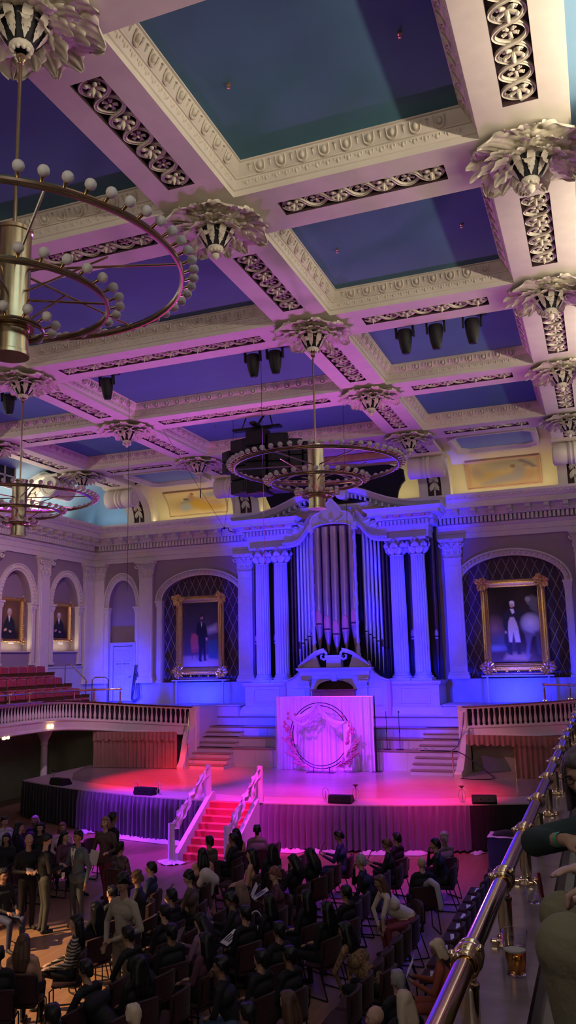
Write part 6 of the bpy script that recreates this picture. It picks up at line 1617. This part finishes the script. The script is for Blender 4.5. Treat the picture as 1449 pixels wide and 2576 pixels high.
for j,(x,ya,yb) in enumerate(((2.0,12.6,19.0),(3.0,9.0,18.6),(4.0,9.5,18.5),(5.15,9.3,18.7))):
    y=yb; k=0
    while y>ya:
        if all((x-a)**2+(y-c)**2>.46**2 for a,c in CHPOS) :
            place_chair(x,y,-PI/2,'empty burgundy chair in the %s row right of the aisle, %s seat from the stage'%(seatw[j],seatw[k]),'empty chairs between the seated audience')
        y-=.53; k+=1
for j,(x,ya,yb) in enumerate(((-2.3,12.5,18.2),(-3.4,14,18.6),(-4.5,15.5,18.8))):
    y=yb; k=0
    while y>ya:
        if all((x-a)**2+(y-c)**2>.46**2 for a,c in CHPOS):
            place_chair(x,y,PI/2,'empty burgundy chair in the %s row left of the aisle, %s seat from the stage'%(seatw[j],seatw[k]),'empty chairs of the left audience')
        y-=.53; k+=1
# ---- standing people
def standing(arms,stride=0.,pitch=.05,yaw=0,hip_z=.93,coat=False):
    B=Body(); H=np.array((0,0,hip_z))
    B.cap(H+np.array((-.06,0,0)),H+np.array((.06,0,0)),.115,.115,BOT)
    B.cap(H+np.array((0,0,.10)),H+np.array((0,.0,.30)),.118,.132,TOP); B.cap(H+np.array((-.085,0,.36)),H+np.array((.085,0,.36)),.118,.118,TOP)
    if coat: B.cap(H+np.array((-.07,0,-.03)),H+np.array((.07,0,-.03)),.128,.128,TOP)
    B.cap(H+np.array((-.13,0,.475)),H+np.array((.13,0,.475)),.062,.062,TOP)
    for s in (-1,1):
        kn=np.array((s*.10,-.03-s*stride*.18,.50)); an=np.array((s*.105,.02-s*stride*.22+ (.06 if stride and s<0 else 0),.09))
        B.cap(H+np.array((s*.085,0,-.04)),kn,.098,.062,BOT); B.cap(kn,an,.060,.048,BOT); B.cap(an+np.array((0,.03,-.05)),an+np.array((s*.02,-.14,-.055)),.040,.034,SHOE)
        sh=H+np.array((s*.185,0,.455)); el,wr,dd,up=arms[0 if s<0 else 1]; el=H+np.array(el); wr=H+np.array(wr)
        B.cap(sh,el,.060,.045,TOP); B.cap(el,wr,.045,.032,TOP); hand(B,wr+(wr-el)/np.linalg.norm(wr-el)*.02,dd,up,-s,curl=.7)
    nk=H+np.array((0,0,.53)); B.cap(nk,nk+np.array((0,-.01,.09)),.055,.052,SKIN)
    f,R=head(B,nk+np.array((0,-.02,.185)),pitch,yaw); return B,f,R
def stand_person(name,label,loc,rz,arms,mats,hair,hcol,face=True,big=1.03,**k):
    B,f,R=standing(arms,**k); t=thing('person',label,'person',loc,rz,sc=(big,)*3)
    o=obj('body',B.mesh('body_stand',.0115,DEF,smooth=2),t); setm(o,mats)
    if hair: h=obj('hair',hair_mesh(hair,'hair',f,R),t); setm(h,[hcol]); 
    if face: eyes(f,R,t,facemat)
    return t,f,R
dn=lambda s:((s*.27,.03,.17),(s*.28,-.06,-.08),(0,-.1,-1),(s,0,0))
fr_=lambda s,z=.12,x=.06:((s*.27,-.02,.18),(s*x,-.30,z),(-s*.6,-.8,.0),(0,-.3,1))
t,f,R=stand_person('s','man in a grey suit and tie standing in the aisle holding a cup',(-.41,14.77,0),-.20,(fr_(-1,.16,.16),dn(1)),[SKINS[1],mat('slate grey suit',(.10,.13,.15),.7),mat('dark slate trousers',(.055,.065,.07),.7),M['black']],'short',CM['dk'],coat=True)
b=MB(); b.add([(-.065,-.125,1.455),(.065,-.125,1.455),(.055,-.145,1.38),(.0,-.148,1.12),(-.055,-.145,1.38)],[(0,4,3,2,1)]); b.build('shirt_front',M['paper'],t,smooth=0,label='white shirt front')
b=MB(); b.add([(-.02,-.135,1.445),(.02,-.135,1.445),(.028,-.156,1.22),(0,-.158,1.16),(-.028,-.156,1.22)],[(0,4,3,2,1)]); b.ell((0,-.135,1.44),(.025,.015,.02),7,5); b.build('tie',mat('mauve tie',(.30,.20,.30),.6),t,smooth=0)
b=MB(); b.lathe([(0,0),(.028,0),(.036,.10),(0,.10)],14); tag(b.build('paper_cup',M['paper'],loc=(-.53,14.45,.98)),'pale cup held by the man in the grey suit','cup')
stand_person('b','man in black standing with his back turned, holding a small tablet',(-.86,14.30,0),2.5,(fr_(-1,.22,.10),fr_(1,.22,.10)),[SKINS[2],CM['blk'],mat('dark olive trousers',(.045,.045,.04),.8),M['black']],'short',CM['dk'],pitch=.45)
b=MB(); b.bbox(-.10,.10,-.07,.07,0,.03,.006,M=Rx(.3)); tag(b.build('tablet_device',M['pipe_bright'],smooth=0,loc=(-1.12,14.18,1.14),rot=(0,0,2.3)),'small silver tablet held between the two men in black','tablet')
stand_person('bb','bald man in black looking down at the tablet beside the man in black',(-1.30,14.35,0),.9,(fr_(-1,.20,.10),fr_(1,.20,.10)),[SKINS[0],CM['blk'],CM['blk'],M['black']],None,None,pitch=.5,hip_z=.90)
t,f,R=stand_person('w','woman with brown bobbed hair walking in a brown blazer and wine trousers',(-.86,16.44,0),.05,(((-.28,.02,.18),(-.27,-.10,-.06),(0,-.3,-1),(-1,0,0)),((.27,-.02,.18),(.22,-.26,.16),(-.1,-1,.2),(0,0,1))),[SKINS[2],mat('brown blazer',(.10,.055,.05),.75),CM['wine'],M['black']],'bob',mat('honey brown hair',(.26,.14,.07),.5),stride=.7,coat=True,hip_z=.88)
b=MB(); b.bbox(-.10,.10,-.012,.012,-.16,.16,.004); tag(b.build('paper_folder',M['paper'],smooth=0,loc=(-1.06,16.30,.92),rot=(.1,.25,.2)),'cream paper folder under the arm of the walking woman','folder')
stand_person('g','young man with dark hair in a beige long sleeved shirt standing and looking down',(2.66,11.55,0),-.25,(((-.31,-.02,.18),(-.05,-.28,.02),(.4,-.8,-.4),(0,-.6,1)),((.33,.0,.17),(.10,-.27,.08),(-.7,-.7,0),(0,-.4,1))),[SKINS[1],mat('beige shirt',(.34,.29,.23),.8),mat('khaki trousers',(.26,.20,.13),.8),M['black']],'curly_s',CM['dk'],pitch=.5,big=1.10)
for x,y,rz,lab in PLACED: stand_person('d',lab,(x,y,0),math.radians(rz),(dn(-1),dn(1)),[SKINS[3],CM['blk'],CM['blk'],M['black']],'short',CM['dk'],hip_z=.92)
# ---- two people beside the photographer on the right balcony
hairg=mat('ash grey brown hair',(.12,.092,.09),.45,var=.5,vs=60,stretch=(1,1,.08))
B=Body(); H=np.array((10.05,4.62,3.80))
B.cap(H+np.array((-.02,-.1,0)),H+np.array((.0,.1,0)),.13,.13,BOT); B.cap(H+np.array((-.05,0,.1)),np.array((9.86,4.56,4.14)),.14,.14,TOP); B.cap((9.83,4.46,4.22),(9.83,4.64,4.22),.12,.12,TOP)
for s in (-1,1):
    B.cap(H+np.array((-.02,s*.1,-.02)),H+np.array((-.44,s*.13,-.02)),.09,.07,BOT); B.cap(H+np.array((-.44,s*.13,-.02)),H+np.array((-.42,s*.13,-.40)),.06,.05,BOT); B.cap(H+np.array((-.42,s*.13,-.44)),H+np.array((-.52,s*.13,-.46)),.04,.035,SHOE)
sh=np.array((9.77,4.36,4.34)); el=np.array((9.435,4.14,4.285)); wr=np.array((9.565,3.93,4.345)); B.cap(sh,el,.075,.066,TOP); B.cap(el,wr-(wr-el)*.35,.066,.050,TOP); B.cap(wr-(wr-el)*.4,wr,.033,.027,SKIN)
hand(B,wr,(1,-.25,-.03),(0,-.3,1),1,scale=1.05,curl=.6)
sh2=np.array((9.80,4.70,4.30)); el2=np.array((9.62,4.80,4.12)); wr2=np.array((9.66,4.5,4.0)); B.cap(sh2,el2,.06,.05,TOP); B.cap(el2,wr2,.046,.034,TOP); hand(B,wr2,(.3,-.9,0),(0,0,1),-1)
nk=np.array((9.75,4.48,4.36)); B.cap(nk+np.array((.03,.02,-.06)),nk+np.array((-.03,-.02,.10)),.056,.05,SKIN)
f,R=head(B,nk+np.array((-.09,-.06,.195)),.35,-.35)
t=thing('person','woman with grey brown hair and glasses leaning on the brass rail in dark green','person',(0,0,0))
grn=mat('dark green knit',(.018,.035,.035),.85)
o=obj('body',B.mesh('body_woman',.009,DEF,smooth=2),t); setm(o,[SKINS[1],grn,CM['blk'],M['black']])
h=obj('hair',hair_mesh('bob','hair',f,R),t); setm(h,[hairg])
b=MB(); C=lambda p0,p1,r0,r1: capsule(b,f(p0),f(p1),r0,r1)
for s in (-1,1):
    for k in range(6): C((s*(.06+.006*k),-.03+.022*k,.06),(s*(.088+.004*k),-.045+.028*k,-.17-.01*k),.018,.013)
h2=obj('hair_strands',remesh(b,'hair_strands',.009,2),t); h2.data.materials.clear(); h2.data.materials.append(hairg); eyes(f,R,t,facemat)
b=MB()
for s in (-1,1): b.tube([f((s*.033+.026*math.cos(a),-.098,.014+.020*math.sin(a))) for a in (2*PI*k/18 for k in range(18))],.0025,5,closed=True); b.tube([f((s*.058,-.097,.02)),f((s*.082,-.03,.022)),f((s*.080,.02,.015))],.0022,5)
b.tube([f((-.008,-.100,.018)),f((.008,-.100,.018))],.0022,5); b.build('glasses',M['metalblack'],t)
b=MB(); d=(wr-el)/np.linalg.norm(wr-el); b.tube([wr-d*.015,wr+d*.010],[.032,.031],20,cap=False); b.build('green_wristband',mat('green paper wristband',(.05,.42,.20),.5),t,label='bright green wristband')
# second person: knee in khaki trousers and hands
B=Body(); H=np.array((10.16,2.85,4.08))
B.cap(H+np.array((0,-.1,0)),H+np.array((0,.1,0)),.14,.14,BOT); B.cap(H+np.array((.02,0,.1)),H+np.array((.0,0,.4)),.15,.16,TOP); B.cap(H+np.array((0,-.13,.5)),H+np.array((0,.13,.5)),.08,.08,TOP)
for s,kn,r in ((-1,(9.64,2.74,4.28),.105),(1,(9.60,3.16,4.25),.085)):
    kn=np.array(kn); B.cap(H+np.array((-.02,s*.1,0)),kn,.11,r,BOT); B.cap(kn+np.array((0,0,.0)),kn+np.array((.05,.0,-.50)),r*.92,.065,BOT); B.cap(kn+np.array((.05,0,-.52)),kn+np.array((-.08,.02,-.56)),.045,.04,SHOE)
sh=H+np.array((0,.17,.5)); el=np.array((10.02,3.08,4.42)); wr=np.array((9.75,3.04,4.44)); B.cap(sh,el,.06,.048,TOP); B.cap(el,wr,.046,.032,SKIN); hand(B,wr,(-1,-.12,.02),(0,.15,1),1,scale=1.12,curl=.35)
el=np.array((10.0,2.70,4.42)); wr=np.array((9.77,2.82,4.43)); B.cap(H+np.array((0,-.17,.5)),el,.06,.048,TOP); B.cap(el,wr,.044,.03,SKIN); hand(B,wr,(-.85,.3,-.08),(0,.1,1),-1,scale=1.12,curl=.8)
nk=H+np.array((0,0,.58)); B.cap(nk,nk+np.array((0,0,.09)),.055,.05,SKIN); f,R=head(B,nk+np.array((-.03,0,.19)),.1,-1.2)
t=thing('person','seated man in khaki trousers with clasped hands at the right edge of the photo','person',(0,0,0))
o=obj('body',B.mesh('body_man',.008,DEF,smooth=2),t); setm(o,[SKINS[2],CM['navy'],mat('khaki olive trousers',(.19,.17,.095),.85,bump=.3,bs=30),M['black']])
h=obj('hair',hair_mesh('short','hair',f,R),t); setm(h,[CM['gry']])
b=MB(); b.tube([(9.655,2.865+.0115*math.cos(a),4.41+.0115*math.sin(a)) for a in (2*PI*k/16 for k in range(16))],.0018,5,closed=True); b.build('ring',M['gold'],t)
b=MB(); b.cyl((9.385,4.92,3.84),(9.375,4.90,3.97),.010,.009,n=10); tag(b.build('red_pen',mat('dark red plastic',(.25,.01,.03),.4)),'dark red stick standing on the ledge by the seated woman','stick')
# benches the two sit on
for i,(x,y,z) in enumerate(((10.05,4.62,3.32),(10.16,2.85,3.55))):
    t=dup(proto,(x,y,z),-PI/2,label=['crimson balcony seat under the woman leaning on the brass rail','crimson balcony seat under the man in khaki trousers'][i],group='crimson seats of the right balcony')

b=MB(); b.box(9.85,12.3,-6,3.6,3.3,3.56); b.build('floor_step_3',M['dark_carpet'],smooth=0,kind='structure',label='dark raised step of the right balcony')

# ---- small belongings in the audience
def blob(name,parts,m,label,cat,vox=.012):
    b=MB()
    for q in parts: capsule(b,*q)
    me=remesh(b,name,vox,2); me.materials.clear(); me.materials.append(m); return obj(name,me,label=label,cat=cat)
blob('white_jacket',[((2.10,15.45,.98),(2.22,15.55,.86),.13,.12),((2.2,15.5,.85),(2.16,15.52,.62),.09,.06),((2.08,15.42,.95),(2.0,15.4,.82),.08,.07)],mat('cream white jacket cloth',(.62,.58,.54),.8),'rumpled cream white jacket hung over a chair beside the bare shouldered woman','jacket')
blob('pale_coat_sleeve',[((6.28,16.3,.86),(6.42,16.18,.97),.05,.06),((6.42,16.18,.97),(6.55,16.1,.92),.06,.055),((6.55,16.1,.92),(6.62,16.05,.55),.055,.05)],CM['greyw'],'pale coat sleeve draped over a chair back beside the bald man','coat')
t=thing('handbag','shiny silver handbag with a white strap held in the middle of the audience','handbag',(4.15,13.15,.78),.4)
b=MB(); b.ell((0,0,0),(.14,.05,.10),16,8); b.build('bag_body',M['pipe_bright'],t); b=MB(); b.tube([(.12*math.cos(a),0,.06+.26*math.sin(a)) for a in np.linspace(0,PI,12)],.010,5); b.build('strap',M['paper'],t)
for i,(x,y,z,rz,lab) in enumerate(((4.0,12.5,.88,-.6,'printed sheet with dark marks held out by the woman with light brown hair'),(3.65,14.55,.97,-1.0,'tilted printed sheet with a dark figure held by the reddish haired person'))):
    t=thing('printed_sheet',lab,'booklet',(x,y,z),rot=(.5,0,rz)); b=MB(); b.box(-.11,.11,-.15,.15,-.002,.002); b.build('sheet',M['paper'],t,smooth=0)
    b=MB()
    for q in range(3): b.box(-.08+.055*q,-.045+.055*q,-.09,.06+.02*q,.003,.004)
    b.build('dark_marks',M['metalblack'],t,smooth=0)
# ------------------------------------------------------------------ lights (lamps of the hall, plus added fills)
def light(kind,name,loc,col,W_,target=None,size=.1,sy=None,spot=None,blend=.5,spread=None):
    l=bpy.data.lights.new(name,kind); l.color=col; l.energy=W_
    if kind=='AREA':
        l.size=size
        if sy: l.shape='RECTANGLE'; l.size_y=sy
        if spread: l.spread=math.radians(spread)
    else: l.shadow_soft_size=size
    if kind=='SPOT': l.spot_size=math.radians(spot); l.spot_blend=blend
    o=bpy.data.objects.new(name,l); COL.objects.link(o); o.location=loc
    if target is not None:
        d=Vector(target)-Vector(loc); o.rotation_euler=d.to_track_quat('-Z','Y').to_euler()
    return o
WARM=(1,.74,.46)
# cove strips hidden behind the cornice lip
EL=[210,210,190,130]; ER=[540,540,380,160]
for s in (-1,1):
    for k,(y0,y1) in enumerate(((-8,1),(1,11),(11,21),(21,30.5))):
        o=light('AREA','cove_strip_%s'%('left' if s<0 else 'right'),(s*11.75,(y0+y1)/2,11.34),(1,.84,.62),(EL if s<0 else ER)[k],size=.12,sy=y1-y0); o.rotation_euler=(PI,-s*.35,0)
for x0,x1 in ((-9,-4.8),(-3.4,3.4),(4.8,9)):
    o=light('AREA','cove_strip_back',((x0+x1)/2,32.2,11.32),(1,.84,.50),13*(x1-x0)/4.2,size=x1-x0,sy=.1); o.rotation_euler=(PI,0,0)
for s in (-1,1):
    o=light('AREA','cove_strip_corner',(s*11,32.2,11.34),(.9,.95,1),6,size=1.8,sy=.1); o.rotation_euler=(PI,0,0)
# added magenta spots standing in for stage light bounced onto the ceiling
light('SPOT','ceiling_bounce_left',(-2.5,25.5,3.2),(.74,.17,1),1900,target=(-2.5,19,12.6),size=.3,spot=110,blend=1)
light('SPOT','ceiling_bounce_right',(2.5,25.5,3.2),(.85,.22,.9),1700,target=(3.5,17,12.6),size=.3,spot=110,blend=1)
# blue floods
BL=(.004,.007,1)
for x in (-10.4,-6.6,6.6,10.4):
    light('SPOT','blue_flood_wall',(x,31.2,3.45),BL,1700,target=(x,YB,4.1),size=.12,spot=110,blend=.9)
for s in (-1,1):
    light('SPOT','blue_flood_organ',(s*3.2,28.6,3.4),(.010,.012,1),4200,target=(s*3.1,31.6,9.2),size=.12,spot=40,blend=.7)
    light('SPOT','blue_flood_columns',(s*3.0,28.6,3.4),(.006,.008,1),2500,target=(s*3.0,31.6,6.0),size=.12,spot=60,blend=.9)
    light('SPOT','blue_flood_base',(s*3.6,28.2,4.4),BL,1500,target=(s*3.2,31.6,3.2),size=.12,spot=75,blend=.9)
light('SPOT','blue_flood_centre',(0,28.9,4.2),(.012,.012,1),2300,target=(0,31.3,8.0),size=.12,spot=75,blend=.9)
for s in (-1,1): light('SPOT','blue_flood_console',(s*1.5,29.7,2.75),(.006,.01,1),420,target=(s*.4,30.8,4.7),size=.1,spot=120,blend=.9)
# stage spots from the ceiling bars
light('SPOT','stage_red_left',(-5.4,17.85,12.02),(1,.004,.05),17000,target=(-4.4,25.6,1.2),size=.1,spot=24,blend=.7)
light('SPOT','stage_magenta',(2.75,17.85,12.02),(1,.006,.50),11000,target=(.6,22.9,1.2),size=.1,spot=24,blend=.9)
light('SPOT','stage_red_right',(6.05,17.85,12.02),(1,.006,.12),15000,target=(4.7,24.6,1.2),size=.1,spot=24,blend=.8)
light('SPOT','backdrop_violet',(-2.15,17.85,12.02),(.20,.005,1),17000,target=(.3,28.6,2.4),size=.1,spot=20,blend=.8)
light('SPOT','backdrop_uplight',(.2,26.9,1.35),(.34,.015,1),110,target=(.3,28.6,2.3),size=.1,spot=110,blend=.9)
light('SPOT','stage_violet',(-2.15,17.85,12.02),(.34,.004,1),12000,target=(.8,26.3,1.2),size=.1,spot=26,blend=.9)
light('SPOT','riser_violet',(2.15,17.85,12.02),(.5,.06,1),4500,target=(2.5,28.9,1.8),size=.1,spot=30,blend=1)
light('SPOT','skirt_violet',(-6.1,17.85,12.02),(.34,.02,1),19000,target=(-3.0,21.0,.3),size=.1,spot=36,blend=.9)
light('SPOT','stairs_violet',(2.15,17.85,12.02),(.60,.03,1),8000,target=(-.3,21.2,.8),size=.1,spot=17,blend=.8)
light('SPOT','floor_magenta',(7.6,17.85,12.02),(.8,.02,.85),5200,target=(3.8,20.9,.2),size=.1,spot=36,blend=.9)
light('SPOT','floor_blue',(11.6,21,9.0),(.10,.08,1),1200,target=(7.0,16.3,0),size=.1,spot=26,blend=.4)
light('SPOT','riser_wash_left',(7.6,17.85,12.02),(.85,.14,.62),4500,target=(-4.3,28.6,1.9),size=.1,spot=18,blend=.9)
light('SPOT','riser_wash_right',(-6.1,17.85,12.02),(1,.28,.50),4000,target=(4.5,28.6,1.9),size=.1,spot=18,blend=.9)
light('SPOT','left_balcony_fill',(-2.15,17.85,12.02),(.85,.50,.90),3000,target=(-11.6,27,5.5),size=.1,spot=52,blend=1)  # added fill, brightens the balcony seats and the left wall
# warm aisle spot
light('SPOT','aisle_warm',(-9.3,4.5,10.8),(1,.60,.30),24000,target=(-.25,12.3,0),size=.1,spot=18,blend=.35)
# picture lights
light('AREA','picture_lamp_left',(-6.62,YB-.50,4.44),WARM,3,target=(-6.62,YB-.2,6.6),size=1.7,sy=.06)
light('AREA','picture_lamp_right',(6.72,YB-.50,4.44),WARM,5,target=(6.72,YB-.2,6.6),size=1.7,sy=.06)
light('SPOT','portrait_fill_right',(6.4,22.4,12.3),(1,.80,.60),650,target=(6.72,YB-.1,6.2),size=.05,spot=16,blend=.5)  # added far spot, evens the light over the portrait
light('SPOT','portrait_fill_left',(-6.0,22.4,12.3),(.6,.50,1),420,target=(-6.62,YB-.1,6.2),size=.05,spot=16,blend=.5)  # added too, bluish fill on the left portrait
for y in (30.55,27.27):
    light('AREA','niche_lamp',(-HW-.0,y,5.72),(1,.86,.58),7,target=(-HW-.30,y,7.0),size=1.4,sy=.05)
# added fills from the rear, for the ceiling and the near rail
light('AREA','rear_ceiling_fill',(6,-7.5,9.0),(1,.84,.66),110,target=(3,12,13),size=6,sy=1.5,spread=90)
light('AREA','rear_balcony_fill',(11.4,-2.5,8.6),(.85,.72,.92),42,target=(9.4,4,4),size=1.2,sy=1.2)  # added overhead fill for the rail and the people beside it
light('POINT','under_balcony_left',(-11.2,22.0,2.0),(1,.75,.5),4,size=.15)
light('POINT','under_balcony_right',(8.6,29.0,2.3),(1,.8,.5),2,size=.15)
# ------------------------------------------------------------------ camera
cam=bpy.data.cameras.new('camera'); co=bpy.data.objects.new('camera',cam); COL.objects.link(co)
yaw,pit,rol=-.3586,.17628,-.02362
cy,sy=math.cos(yaw),math.sin(yaw); cp,sp=math.cos(pit),math.sin(pit)
fw=Vector((sy*cp,cy*cp,sp)); rt=Vector((cy,-sy,0)); up=rt.cross(fw)
r2=rt*math.cos(rol)+up*math.sin(rol); u2=-rt*math.sin(rol)+up*math.cos(rol)
co.matrix_world=Matrix(((r2.x,u2.x,-fw.x,9.805),(r2.y,u2.y,-fw.y,0),(r2.z,u2.z,-fw.z,5.15),(0,0,0,1)))
cam.sensor_fit='VERTICAL'; cam.sensor_height=36; cam.lens=36*2060.8/2576; cam.clip_start=.05; cam.clip_end=200
S.camera=co
w=bpy.data.worlds.new('world'); S.world=w; w.use_nodes=True; w.node_tree.nodes['Background'].inputs[0].default_value=(.02,.015,.03,1)
S.view_settings.view_transform='Standard'; S.view_settings.look='None'; S.view_settings.gamma=1; S.view_settings.exposure=0
S.view_settings.use_curve_mapping=False
S.cycles.use_denoising=True
S.cycles.max_bounces=7; S.cycles.diffuse_bounces=3; S.cycles.glossy_bounces=4; S.cycles.transmission_bounces=6
S.cycles.sample_clamp_indirect=4
S.cycles.use_adaptive_sampling=True; S.cycles.adaptive_threshold=.03
S.cycles.max_bounces=8; S.cycles.glossy_bounces=4
